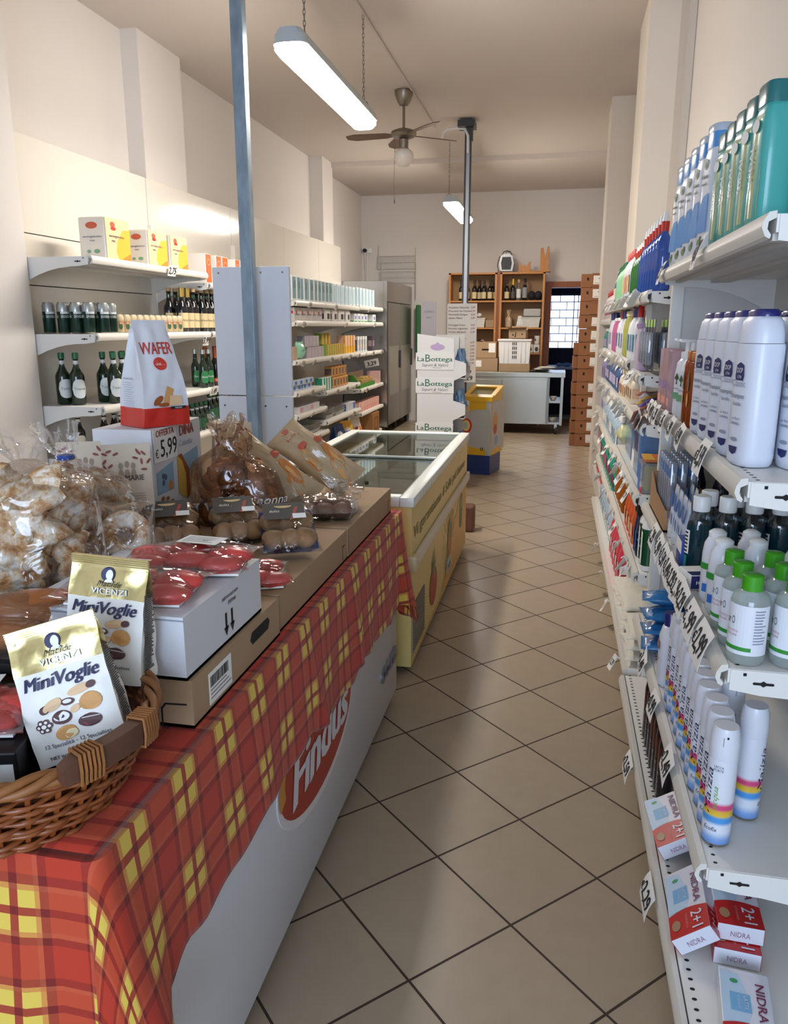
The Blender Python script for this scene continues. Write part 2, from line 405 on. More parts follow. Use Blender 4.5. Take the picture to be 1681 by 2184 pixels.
# fan
FM = mat('fan_grey_metal', '#8a8176', .35, .9); BLADE = mat('fan_blade_wood', '#6b4f38', .5, noise=.3, nscale=5)
fx, fy = -1.45, 7.39
t = thing('ceiling_fan', 'grey ceiling fan with dark wooden blades and a white globe lamp', 'ceiling fan', (fx, fy, 0))
g = G(); g.lathe([(.04, 3.40), (.055, 3.42), (.08, 3.48), (.082, 3.515)], FM, 20); g.build('canopy', t, smooth=40)
g = G(); g.lathe([(.012, 3.21), (.012, 3.41)], FM, 10); g.build('down_rod', t, smooth=40)
g = G(); g.lathe([(.05, 3.125), (.10, 3.14), (.115, 3.165), (.11, 3.185), (.06, 3.205), (.015, 3.215)], FM, 28); g.build('motor_housing', t, smooth=40)
for a in (-47, 38, 113, 178):
    a = radians(a); u = V((cos(a), sin(a), 0)); w = V((-sin(a), cos(a), .22)).normalized()
    g = G(); g.prism([(.10, -.02), (.16, -.045), (.45, -.06), (.53, -.03), (.53, .03), (.45, .055), (.16, .045), (.10, .02)], (0, 0, 3.155), u, w, (0, 0, .007), BLADE); b_ = g.build('blade', t)
g = G(); g.lathe([(.04, 3.03), (.045, 3.12)], FM, 18); g.build('lamp_holder', t, smooth=40)
g = G(); g.lathe([(.004, 2.89), (.05, 2.90), (.08, 2.94), (.09, 2.98), (.08, 3.02), (.045, 3.045)], mat('globe_glass', '#efe9df', .3, sss=.3), 24); g.build('globe_lamp', t, smooth=60)
g = G(); g.tube([(-.08, 0, 3.12), (-.09, 0, 2.75), (-.085, 0, 2.62)], .002, CHAIN, 5); g.lathe([(.002, 2.58), (.008, 2.60), (.003, 2.625)], CHAIN, 8, o=(-.085, 0, 0)); g.build('pull_chain', t)
# poles
GALV = mat('galvanised_steel', '#8799a6', .45, .4, noise=.55, nscale=22, stretch=(1, 1, .35))
g = G(); g.b(-1.597, 3.86, 0, -1.536, 3.92, 3.52, GALV, .004); o = g.build('steel_post'); tag(o, 'blue-grey galvanised square post from floor to ceiling', 'post')
t = thing('strut_post', 'slotted twin steel post with cable, behind the handwritten price list', 'post', (-1.0, 8.5, 0))
g = G(); DK = mat('dark_steel', '#4a4a4a', .45, .7)
for dx in (-.026, .026): g.b(dx-.008, -.02, 0, dx+.008, .02, 3.50, DK)
g.b(-.018, -.006, 0, .018, .006, 3.50, mat('bright_strip', '#b5b5b5', .4, .6)); g.build('post', t)
g = G(); g.b(-.10, -.1, 3.44, .07, .1, 3.50, DK); g.b(-.03, -.03, 3.32, .045, .03, 3.44, DK); g.build('top_plate', t)
g = G(); g.tube([(.0, -.03, 3.2), (.0, -.035, 3.36), (-.03, -.03, 3.43), (-.12, 0, 3.45), (-.22, .0, 3.44), (-.26, 0, 3.41), (-.27, 0, 3.36)], .014, PAPER, 8); g.build('white_cable', t, smooth=60)
# white board screen beside the post
t = thing('white_panel_screen', 'pair of tall blank bluish-white panels either side of the steel post', 'panel', (0, 0, 0))
PW = mat('white_laminate', '#dfe3ea', .35)
for x0, x1 in ((-1.81, -1.603), (-1.575, -1.386)):
    for z0, z1 in ((0, 1.128), (1.134, 1.80)):
        g = G(); g.b(x0, 3.99, z0, x1, 4.01, z1, PW, .002)
        for sx in (x0+.035, x1-.035):
            for sz in ((z1-.05,) if z0 < 1 else (z1-.03,)):
                g.prism([(.005*cos(k*pi/4), .005*sin(k*pi/4)) for k in range(8)], (sx, 3.9895, sz), X, Z, (0, -.002, 0), mat('screw_red', '#a9705e', .5) if z0 > 1 else DK)
        g.build('panel', t)
g = G(); g.b(-1.80, 4.01, .2, -1.40, 4.04, .26, GALV); g.b(-1.80, 4.01, 1.5, -1.40, 4.04, 1.56, GALV); g.build('rail', t)
# ================================================================== SHELVING UNITS
RAIL = mat('ivory_price_rail', '#dedbd2', .35)
GREYP = mat('grey_white_panel', '#d5d3cd', .5)
def shelf_part(t, y0, y1, xf, xb, z, holes=False, s=1, rail=.04, near_end=True, lbl=None):
    """s=+1: shelf opens towards -x (right-hand units); s=-1: opens towards +x"""
    g = G(); xa, xc = sorted((xf, xb)); g.b(xa, y0, z-.03, xc, y1, z-.0, WHITE)
    g.b(min(xf, xf+.3*s), y0+.02, z-.042, max(xf, xf+.3*s), y0+.05, z-.03, GREYP)
    xm = (xf+xb)/2; g.b(xm-.03, y0+.01, z-.040, xm+.03, y1-.01, z-.03, GREYP); g.b(xf+s*.045-.008, y0+.01, z-.040, xf+s*.045+.008, y1-.01, z-.03, GREYP)
    if holes:
        for k in range(int((y1-y0)/.026)):
            yy = y0+.02+k*.026; g.poly([(.0045*cos(q*pi/4), .0032*sin(q*pi/4)) for q in range(8)], (xf+s*.02, yy, z+.0006), X, Y, DARK)
    sh = g.build('shelf', t)
    g = G(); pr = [(0, .006), (-.012, .004), (-.020, -.010), (-.022, -.022), (-.016, -.036), (-.008, -.040), (-.006, -.034), (-.013, -.024), (-.012, -.012), (0, -.006)]
    k = rail/.04
    g.prism([(a*s*k, b*k) for a, b in pr], (xf, y0+.004, z), X, Z, (0, y1-y0-.008, 0), RAIL); g.build('price_rail', t, smooth=35)
    for ye in ((y0, y1) if near_end else (y0, y1)):
        g = G(); L_ = abs(xb-xf)
        pts = [(0.004, .0), (0.004, -.042), (.06, -.05)]+[(.06+(L_-.06)*q/6, -.05-.10*(q/6)**2.2) for q in range(1, 7)]+[(L_, 0)]
        g.prism([(a*s, b-.001) for a, b in pts], (xf, ye-.0035 if ye == y0 else ye+.0005, z), X, Z, (0, .003, 0), WHITE)
        if ye == y0:
            kh = [(-.022, 0), (-.02, .003), (-.006, .003), (0, .007), (.006, .003), (.02, .003), (.022, 0), (.02, -.003), (.006, -.003), (0, -.007), (-.006, -.003), (-.02, -.003)]
            g.poly([(a*.9, b*.9) for a, b in kh], (xf+s*.065, ye-.0045, z-.026), X, Z, DARK)
            g.b(xf+s*.03-.003, ye-.0045, z-.012, xf+s*.03+.003, ye-.0036, z-.006, DARK)
        g.build('bracket', t)
    return sh
# left wall, section A
t = thing('shelving_unit', 'white wall shelving with drinks, on the left before the white panels', 'shelving')
A_F, A_B = -2.50, -2.93
for y0, y1, z in ((3.95, 5.40, 1.865), (5.43, 6.88, 1.80), (3.95, 5.40, 1.455), (5.43, 6.88, 1.455), (3.95, 5.40, 1.055), (5.43, 6.88, 1.055), (3.95, 5.40, .75), (5.43, 6.88, .80)):
    shelf_part(t, y0, y1, A_F, A_B, z, s=-1)
g = G(); g.b(A_B, 3.95, 0, A_F-.0, 6.88, .12, WHITE); g.build('base', t)
for y in (3.93, 5.402, 6.882):
    g = G(); g.b(-2.93, y, 0, -2.90, y+.025, 2.2, WHITE); g.build('upright', t)
# left wall, section B
t = thing('shelving_unit', 'white wall shelving with household goods, between the white panels and the steel fridge', 'shelving')
B_F, B_B = -2.36, -2.93
for y0, y1, z in ((6.92, 7.83, 1.72), (7.84, 9.24, 1.72), (9.25, 10.52, 1.73), (6.92, 9.24, 1.54), (9.25, 10.52, 1.54), (6.92, 9.24, 1.19), (9.25, 10.52, 1.18),
                  (6.92, 7.80, .90), (7.83, 9.24, .835), (9.28, 10.52, .745), (6.92, 7.83, .685), (7.85, 9.26, .525), (9.30, 10.52, .45), (6.92, 7.89, .435)):
    shelf_part(t, y0, y1, B_F, B_B, z, s=-1, rail=.045)
g = G(); g.b(B_B, 6.92, 0, B_F, 10.52, .12, WHITE); g.build('base', t)
# right-hand units
def upright(t, x, y, z1=2.0, w=.04):
    g = G(); g.b(x, y-.015, .0, x+w, y+.015, z1, WHITE)
    g.build('upright', t)
R_F, R_B = .352, .72
t = thing('gondola_shelving', 'white shelving unit of toiletries at the right, nearest the viewer', 'shelving')
for z, h in ((1.685, False), (1.222, True), (.853, True), (.405, True)): shelf_part(t, 1.50, 2.985, R_F, R_B, z, holes=h)
g = G(); g.b(.318, .6, .09, R_B, 2.985, .145, WHITE); g.b(.36, .6, 0, R_B, 2.985, .09, GREYP)
for k in range(92):
    yy = .62+k*.026; g.poly([(.0055*cos(q*pi/4), .0038*sin(q*pi/4)) for q in range(8)], (.338, yy, .1456), X, Y, DARK)
g.build('base_shelf', t)
g = G(); g.prism([(0, 0), (-.012, .002), (-.02, -.012), (-.02, -.03), (-.01, -.055), (0, -.055)], (.316, .6, .145), X, Z, (0, 2.385, 0), RAIL); g.b(.3165, .6, .143, .3185, 2.985, .1462, DK); g.build('price_rail', t, smooth=35)
g = G(); g.b(R_B, .6, .09, R_B+.018, 3.0, 1.66, GREYP); g.b(R_B, .6, 1.662, R_B+.018, 3.0, 2.1, GREYP); g.build('back_panel', t)
g = G(); g.b(.42, 3.0, 0, R_B+.018, 3.015, 2.05 if False else 1.66, GREYP); g.build('divider_panel', t)
g = G(); g.b(.383, 2.99, 0, .424, 3.03, 1.655, WHITE, .003); g.build('upright', t)
t = thing('gondola_shelving', 'white shelving unit of cleaning goods behind the toiletries', 'shelving')
for y0, y1, z in ((3.36, 6.38, 1.635), (3.40, 3.86, 1.30), (4.1, 6.38, 1.33), (3.20, 4.45, 1.118), (4.5, 6.38, 1.10), (3.25, 4.70, .822), (4.72, 6.38, .78), (3.10, 4.72, .535), (4.74, 6.38, .50)):
    shelf_part(t, y0, y1, R_F, .72, z, rail=.045)
g = G(); g.b(.335, 3.04, .09, .72, 6.38, .15, WHITE); g.b(.36, 3.04, 0, .72, 6.38, .09, GREYP); g.build('base_shelf', t)
g = G(); g.prism([(0, 0), (-.012, .002), (-.02, -.012), (-.02, -.03), (-.01, -.055), (0, -.055)], (.335, 3.04, .15), X, Z, (0, 3.34, 0), RAIL); g.build('price_rail', t, smooth=35)
g = G(); g.b(.42, 4.00, .15, .7, 4.012, 1.60, GREYP); g.b(.40, 3.985, .15, .425, 4.02, 1.60, WHITE); g.build('upright', t)
t = thing('gondola_shelving', 'farthest white shelving unit on the right, by the stacked cardboard boxes', 'shelving')
for z in (1.55, 1.28, 1.02, .74, .44): shelf_part(t, 6.42, 7.92, R_F+.045, .72, z, rail=.045)
g = G(); g.b(.385, 6.42, 0, .72, 7.92, .15, WHITE); g.build('base_shelf', t)
g = G(); g.b(.40, 6.385, 0, .73, 6.40, 1.62, GREYP); g.build('end_panel', t)
# ================================================================== CHEST FREEZERS AND THE SALES TABLE
from mathutils import noise as NZE
FW = mat('freezer_white', '#d3d5da', .33)
t = thing('chest_freezer', 'white chest freezer with a red oval logo, serving as a table under the checked cloth', 'freezer')
g = G(); g.b(-1.40, .825, .05, -.585, 2.87, .795, FW, .012); g.build('cabinet', t, smooth=40)
g = G(); g.b(-1.38, .83, 0, -.61, 2.84, .05, DARK); g.build('plinth', t)
LGR = mat('logo_red', '#a8301f', .4); LGO = mat('logo_orange', '#c98a3a', .4)
g = G(); A_ = [k*2*pi/48 for k in range(48)]
g.prism([(.335*cos(a), .178*sin(a)) for a in A_], (-.585, 1.82, .425), Y, Z, (.003, 0, 0), mat('logo_white', '#e2e0e2', .4))
g.prism([(.318*cos(a), .158*sin(a)) for a in A_], (-.582, 1.82, .432), Y, Z, (.002, 0, 0), LGR)
g.prism([(-.02+.27*cos(a), .012+.125*sin(a)) for a in [pi*.45+k*pi*.62/16 for k in range(17)]]+[(-.018+.31*cos(a), .0+.15*sin(a)) for a in [pi*.45+k*pi*.62/16 for k in range(16, -1, -1)]], (-.5798, 1.82, .432), Y, Z, (.0008, 0, 0), LGO)
g.build('logo', t, label='red oval logo with white outline')
g = G(); g.text('Findus', (-.5785, 1.585, .350), Y, Z, .135, mat('logo_letter', '#dcdadf', .4), 'l', .035, .2, width=.50); g.build('lettering', t)
g = G()
for k in range(4):
    g.prism([(.042*cos(a), .034*sin(a)) for a in A_[::3]], (-.585, 2.615+k*.062, .235), Y, Z, (.004+.0006*k, 0, 0), mat('emblem_grey', '#8b93a3', .3, .6))
g.text('iarp', (-.579, 2.71, .222), Y, Z, .03, mat('emblem_blue', '#3b4a70', .4), 'c', .02, width=.2); g.build('emblem', t)
for sx in (-1.3, -.68):
    for sy in (.9, 2.75):
        g = G(); g.lathe([(.03, 0), (.03, .045)], DK, 12, o=(sx, sy, 0)); g.build('foot', t)
# checked cloth ---------------------------------------------------
m, nt, N, L, B = nodes_mat('checked_cloth')
def mth_(op, a, b=None):
    n = N.new('ShaderNodeMath'); n.operation = op
    for i, x in enumerate((a, b)):
        if x is None: continue
        if isinstance(x, (int, float)): n.inputs[i].default_value = x
        else: L.new(x, n.inputs[i])
    return n.outputs[0]
uv = N.new('ShaderNodeUVMap'); uv.uv_map = 'uv'; sp = N.new('ShaderNodeSeparateXYZ'); L.new(uv.outputs[0], sp.inputs[0])
def _ramp(src, stops):
    r = N.new('ShaderNodeValToRGB'); r.color_ramp.interpolation = 'CONSTANT'; L.new(src, r.inputs[0]); e = r.color_ramp.elements
    for k, (p, c) in enumerate(stops):
        q = e[k] if k < 2 else e.new(p)
        q.position = p; q.color = (*lin(c), 1) if isinstance(c, str) else (c, c, c, 1)
    return r.outputs[0]
rc, rm = [], []
for i in (0, 1):
    fr = mth_('DIVIDE', sp.outputs[i], .158); f2 = mth_('FRACT', fr)
    R0, DK_, O_, P_ = '#b4321a', '#74160e', '#bd502a', '#c4623c'
    rc.append(_ramp(f2, [(0, R0), (.24, DK_), (.32, P_), (.37, O_), (.53, DK_), (.61, O_), (.77, P_), (.82, DK_), (.90, R0)]))
    rm.append(_ramp(f2, [(0, 0.), (.32, .4), (.37, 1.), (.53, 0.), (.61, 1.), (.77, .4), (.82, 0.)]))
mu = N.new('ShaderNodeMix'); mu.data_type = 'RGBA'; mu.inputs[0].default_value = .5; L.new(rc[0], mu.inputs[6]); L.new(rc[1], mu.inputs[7])
pr = mth_('MULTIPLY', rm[0], rm[1]); my = N.new('ShaderNodeMix'); my.data_type = 'RGBA'; L.new(pr, my.inputs[0]); L.new(mu.outputs[2], my.inputs[6]); my.inputs[7].default_value = (*lin('#d9bb4e'), 1)
L.new(my.outputs[2], B.inputs['Base Color']); B.inputs['Roughness'].default_value = .85; B.inputs['Sheen Weight'].default_value = .1
CLOTH = m
def cloth():
    ex, y0, y1, xl = -.572, .80, 2.885, -1.41
    P = []   # perimeter: (point on edge x, y, outward nx, ny, drop)
    def drop(y):
        pts = [(.78, .40), (.86, .32), (1.0, .285), (1.2, .29), (1.35, .27), (1.51, .29), (1.66, .285), (1.69, .30), (2.04, .335), (2.08, .30), (2.25, .315), (2.44, .335), (2.61, .352), (2.78, .345), (2.88, .40)]
        for (a, b), (c, d) in zip(pts, pts[1:]):
            if y <= c: return b+(d-b)*max(0, (y-a)/(c-a))
        return .4
    for k in range(18): x = xl+(ex-.02-xl)*k/17; P.append((x, y0, 0, -1, .27+.015*sin(k*1.1)+(.10*max(0, (k-13)/4)), k*.05))
    for k in range(1, 8): a = -pi/2+pi/2*k/8; P.append((ex-.02+.02*cos(a), y0+.02+.02*sin(a), cos(a), sin(a), .37+.08*sin(pi*k/8), 0))
    ny = 110
    for k in range(ny+1): y = y0+.02+(y1-y0-.04)*k/ny; P.append((ex, y, 1, 0, drop(y)+.004*sin(y*37), 0))
    for k in range(1, 6): a = pi/2*k/6; P.append((ex-.02+.02*cos(a), y1-.02+.02*sin(a), cos(a), sin(a), .40+.075*sin(pi*k/6), 0))
    for k in range(1, 10): x = ex-.02-k*.08; P.append((x, y1, 0, 1, .25-.02*k, 0))
    n = len(P); rings = []; uvs = []; nv = 20
    # top ring inner
    g = G(); vs = []; uv = []
    zc = .803
    for x, y, nx, ny_, d, _ in P: vs.append((x-nx*.012, y-ny_*.012, zc)); uv.append((x-nx*.012, y-ny_*.012))
    for j in range(nv+1):
        v = j/nv
        for i, (x, y, nx, ny_, d, _) in enumerate(P):
            dd = d*v
            if abs(nx) > .5 and .9 < y < 2.8:
                w = sin(y*15.0+.6)*.5+sin(y*27+2+v*.5)*.3+sin(y*6.3)*.5
                w += 1.7*math.exp(-((y-1.66-.10*v)/.035)**2)+1.2*math.exp(-((y-2.12)/.03)**2)+.9*math.exp(-((y-1.02-.03*v)/.05)**2)
                out = .004+v**.8*(.016+.0085*w)
                yy = y+.012*v*sin(y*15+1.6)
                xx = x
            elif .3 < abs(nx) and .3 < abs(ny_) or (y < .9 and abs(nx) > .5) or (y > 2.8 and abs(nx) > .5):
                k_ = 1-abs(y-(y0 if y < 1.5 else y1))/.13 if abs(nx) > .99 else 1
                out = .004+v*(.022+.06*max(0, k_)*(.6+.4*v)*(1 if y < 1.5 else .8)); yy, xx = y, x
                if y < 1.5 and nx > .99: yy = y+.01*v*sin(y*40)
            else:
                out = .004+v*(.02+.012*sin(x*24)+.006*sin(x*51)); yy, xx = y, x
            z = zc-.012*min(1, v*6)-max(0, dd-.0)*(1-.03)
            vs.append((xx+nx*out, yy+ny_*out, z)); uv.append((x+nx*dd+.0, y+ny_*dd))
    fs = []
    for j in range(nv+1):
        for i in range(n-1): fs.append((j*n+i, j*n+i+1, (j+1)*n+i+1, (j+1)*n+i))
    fs = [tuple(reversed(f)) for f in fs]
    # top sheet
    gx, gy = 16, 50; b = len(vs)
    for j in range(gy+1):
        for i in range(gx+1):
            x = xl+(ex-.012-xl)*i/gx; y = y0+.012+(y1-y0-.024)*j/gy
            h = 0
            if y < 1.15 and i < gx: h = .006*max(0, NZE.noise(V((x*7, y*9, 0))))*min(1, (gx-i)/3)*min(1, j/2)
            vs.append((x, y, zc+h)); uv.append((x, y))
    for j in range(gy):
        for i in range(gx): q = b+j*(gx+1)+i; fs.append((q, q+1, q+gx+2, q+gx+1))
    g.add(vs, fs, CLOTH); g.uv = uv
    o = g.build('checked_tablecloth', smooth=60)
    md = o.modifiers.new('s', 'SOLIDIFY'); md.thickness = .0006; md.offset = 0
    tag(o, 'red and yellow checked cloth hanging over the edge of the white freezer', 'tablecloth')
cloth()
# yellow glass-topped freezer -------------------------------------
YEL = mat('yellow_vinyl', '#d8c27c', .38, noise=.10, nscale=2.2); ORV = mat('orange_vinyl', '#d6a750', .4)
t = thing('chest_freezer', 'yellow chest freezer with a sliding glass top and vegetable pictures on its side', 'freezer')
FWT = mat('freezer_rim', '#dde3dd', .3)
g = G(); x0, x1, y0, y1 = -1.365, -.572, 3.11, 5.16
g.prism([(0, 0), (.04, -.0), (.04, 0)], (x0, y0, .04), X, Y, (0, 0, .001), YEL)
for b_ in ((x0, y0, .04, x0+.04, y1, .765), (x1-.04, y0, .04, x1, y1, .765), (x0+.04, y0, .04, x1-.04, y0+.04, .765), (x0+.04, y1-.04, .04, x1-.04, y1, .765), (x0+.04, y0+.04, .04, x1-.04, y1-.04, .38)):
    g.b(*b_, YEL if b_[5] > .5 else mat('freezer_inside', '#8d9290', .5))
g.build('cabinet', t)
g = G()
for b_ in ((x0-.01, y0-.012, .762, x0+.055, y1+.012, .805), (x1-.05, y0-.012, .762, x1+.012, y1+.012, .805), (x0+.055, y0-.012, .762, x1-.05, y0+.06, .805), (x0+.055, y1-.06, .762, x1-.05, y1+.012, .805)): g.b(*b_, FWT, .006)
g.b(x1-.058, y0+.06, .772, x1-.050, y1-.06, .798, mat('alu_track', '#9aa0a0', .25, .9))
g.build('rim', t, smooth=40, label='white plastic rim')
GL = film('freezer_glass', '#dfe9e2', .80, .10, .015)
for a, b2, z in ((y0+.06, 4.20, .786), (4.14, y1-.06, .793)):
    g = G(); g.b(x0+.055, a, z, x1-.058, b2, z+.004, GL); s_ = g.build('glass_lid', t)
    g = G(); yy = b2 if a < 3.5 else a
    g.b(x0+.055, yy-.008, z+.002, x1-.058, yy+.008, z+.010, mat('alu_edge', '#dfe3e2', .3, .4)); g.build('lid_edge', s_)
g = G(); g.b(-.98, 4.185, .40, -.965, 4.2, .78, mat('wire_white', '#ece9dc', .4))
for zz_ in (.5, .6, .7): g.tube([(x0+.05, 4.19, zz_), (x1-.06, 4.19, zz_)], .003, MATS['wire_white'], 5)
g.build('basket_divider', t)
random.seed(3)
for k in range(9):
    px, py = x0+.16+.24*(k % 3), 4.40+.22*(k//3)
    c_ = random.choice(['#8fb7c9', '#cfae5a', '#c9c7bd', '#7c9a66'])
    g = G(); g.b(-.09, -.06, 0, .09, .06, .05, mat('frozen_pack'+c_, c_, .4), .012); p_ = g.build('frozen_food_pack', loc=(px, py, .382), rot=(0, 0, random.random()*.3))
    tag(p_, 'pastel frozen food pack lying inside the yellow freezer', 'food pack', 'packs in the yellow freezer')
g = G(); xs = x1+.001
g.prism([(0, 0), (y1-y0-.06, 0), (y1-y0-.06, .455), (1.7, .455), (.9, .02)], (xs, y0+.03, .05), Y, Z, (.0008, 0, 0), ORV); g.build('orange_graphic', t)
g = G(); g.b(x1, y0-.01, .492, x1+.022, y1, .545, mat('handle_rail', '#cfc9b4', .35), .006)
g.b(x1-.05, y0-.02, .485, x1+.026, y0+.05, .55, mat('rail_end', '#cfc39a', .35), .008); g.build('bumper_rail', t, smooth=40)
g = G(); g.text('Vi garantiamo il Sole più buono', (x1+.0015, y0+.05, .612), Y, Z, .055, mat('olive_print', '#7c7a35', .5), 'l', .012, .12, width=1.85); g.build('lettering', t)
g = G(); g.b(x1, 3.15, .09, x1+.004, 3.44, .315, mat('grille_grey', '#6f6a58', .6))
for k in range(14): g.b(x1+.004, 3.155, .095+k*.0155, x1+.0065, 3.435, .101+k*.0155, mat('grille_slat', '#857f6c', .5))
g.build('vent_grille', t)
g = G(); TR = mat('tomato_print', '#a9452a', .45); GP = mat('leaf_print', '#6f7f4d', .5)
g.disc((xs+.002, 3.72, .215), Y, Z, .115, .10, TR, 24)
g.poly([(-.03, 0), (-.07, .09), (-.02, .05), (-.03, .14), (0, .06), (.03, .16), (.03, .05), (.08, .09), (.03, 0)], (xs+.0028, 3.72, .28), Y, Z, GP)
g.poly([(-.02, 0), (-.008, .07), (.008, .07), (.02, 0), (.008, .04), (-.008, .04)], (xs+.0035, 3.75, .22), Y, Z, mat('ribbon_print', '#d8a595', .5))
g.build('tomato_picture', t)
g = G()
for k in range(18):
    a = 2*pi*k/18; g.poly([(0, 0), (.26*cos(a-.07), .20*sin(a-.07)), (.26*cos(a+.07), .20*sin(a+.07))], (xs+.0012+.00002*k, 4.32, .30), Y, Z, mat('ray_print', '#dcc383', .5))
g.disc((xs+.003, 4.32, .30), Y, Z, .085, .12, mat('veg_print', '#a98e4d', .5), 16); g.disc((xs+.0036, 4.32, .26), Y, Z, .06, .07, mat('veg_print2', '#c27a42', .5), 14); g.disc((xs+.0038, 4.34, .35), Y, Z, .05, .05, GP, 12)
g.poly([(-.12, -.03), (.14, -.02), (.12, .05), (-.10, .05)], (xs+.0042, 4.28, .15), Y, Z, mat('label_pale', '#b7c3bd', .5)); g.text('orogel', (xs+.0046, 4.29, .14), Y, Z, .035, mat('label_blue', '#42779a', .5), 'c', .03)
g.build('vegetable_picture', t)
g = G(); g.poly([(-.05, -.09), (.05, -.1), (.07, .02), (.06, .11), (0, .14), (-.06, .10), (-.07, .0)], (xs+.002, 4.85, .33), Y, Z, GP); g.disc((xs+.0026, 4.85, .39), Y, Z, .05, .035, mat('leaf_print2', '#8f9a6d', .5), 12); g.build('greens_picture', t)
g = G()
for k in range(26): g.b(x1+.0125, y0+.14+k*.075, .768, x1+.0128, y0+.142+k*.075+.001, .80, mat('rim_mark', '#a89f80', .6))
g.build('rim_marks', t)

# ------------------------------------------------------------------ generic packaging shapes
def lump(r, seed, st=(1, 1, 1), amp=.25, f=2.2, sub=3, m=None):
    bm = bmesh.new(); bmesh.ops.create_icosphere(bm, subdivisions=sub, radius=1)
    for v in bm.verts:
        p = v.co.copy(); d = 1+amp*NZE.noise(p*f*.5+V((seed*7.3, 0, seed)))+amp*.35*NZE.noise(p*f*2+V((seed, 3, 1)))+amp*.14*NZE.noise(p*f*6+V((seed, 3, 1)))
        v.co = V((p.x*d*r*st[0], p.y*d*r*st[1], p.z*d*r*st[2]))
    bm.verts.index_update(); vs = [tuple(v.co) for v in bm.verts]; fs = [tuple(v.index for v in f_.verts) for f_ in bm.faces]; bm.free()
    return vs, fs
def cello(rx, ry, h, m, neck=.18, knot=.12, lean=(0, 0), amp=.12, seed=0, full=.62):
    """tied cellophane bag, base at z=0"""
    g = G(); n, k = 44, 26; vs = []; fs = []
    for j in range(k+1):
        v = j/k; z = v*h
        if v < .06: r = .80+.2*v/.06
        elif v < full: r = 1
        elif v < 1-knot: q = (v-full)/(1-knot-full); r = 1-(1-neck)*(q*q*(3-2*q))
        else: q = (v-(1-knot))/knot; r = neck+q**.8*.30
        for i in range(n):
            a = 2*pi*i/n; c_, s_ = cos(a), sin(a); kk = (abs(c_)**3+abs(s_)**3)**(-1/3)
            d = 1+amp*NZE.noise(V((c_*1.6+seed, s_*1.6, v*3)))+(.25*sin(a*7+seed)*(.4 if v < full else 1)*amp)+(.22*sin(a*9+j)*(v > 1-knot))
            vs.append((c_*kk*rx*r*d+lean[0]*v, s_*kk*ry*r*d+lean[1]*v, z*(1+(.06*sin(a*5) if v > .97 else 0))))
    for j in range(k):
        for i in range(n): q = (i+1) % n; fs.append((j*n+i, j*n+q, (j+1)*n+q, (j+1)*n+i))
    fs.append(tuple(reversed(range(n))))
    return g.add(vs, fs, m)
def pillow(w, h, th, mf, nx=24, ny=24, seal=.06, wr=.15, seed=0, pw=2.4):
    """flow pack lying in XY, thickness in z, sealed at the y ends"""
    g = G(); top = []; bot = []
    def T(u, v):
        a = max(0, 1-abs(u)**3); b_ = max(0, 1-(abs(v)/(1-seal*2))**pw) if abs(v) < 1-seal*2 else 0
        return th*.5*(a**.5)*(b_**.55)*(1+wr*NZE.noise(V((u*2.3+seed, v*2.3, seed)))+wr*.5*NZE.noise(V((u*7+seed, v*5, 2))))
    for j in range(ny+1):
        for i in range(nx+1):
            u, v = 2*i/nx-1, 2*j/ny-1; k = 1-.06*(1-abs(v)**6)*0; t_ = T(u, v)
            sx = 1-.10*(1-abs(v)**4)
            top.append((u*w/2*sx, v*h/2, th*.4+t_+.0015)); bot.append((u*w/2*sx, v*h/2, th*.4-t_*.8))
    vs = top+bot; o = len(top); fs = []; ms = []
    for j in range(ny):
        for i in range(nx):
            q = j*(nx+1)+i; mm = mf(2*(i+.5)/nx-1, 2*(j+.5)/ny-1)
            fs.append((q, q+1, q+nx+2, q+nx+1)); ms.append(mm); fs.append((o+q, o+q+nx+1, o+q+nx+2, o+q+1)); ms.append(mm)
    ed = [i for i in range(nx+1)]+[j*(nx+1)+nx for j in range(1, ny+1)]+[ny*(nx+1)+i for i in range(nx-1, -1, -1)]+[j*(nx+1) for j in range(ny-1, 0, -1)]
    for a, b_ in zip(ed, ed[1:]+ed[:1]): fs.append((a, o+a, o+b_, b_)); ms.append(mf(0, 1))
    return g.add(vs, fs, ms), lambda x, y: th*.4+T(x/(w/2), y/(h/2))+.0025
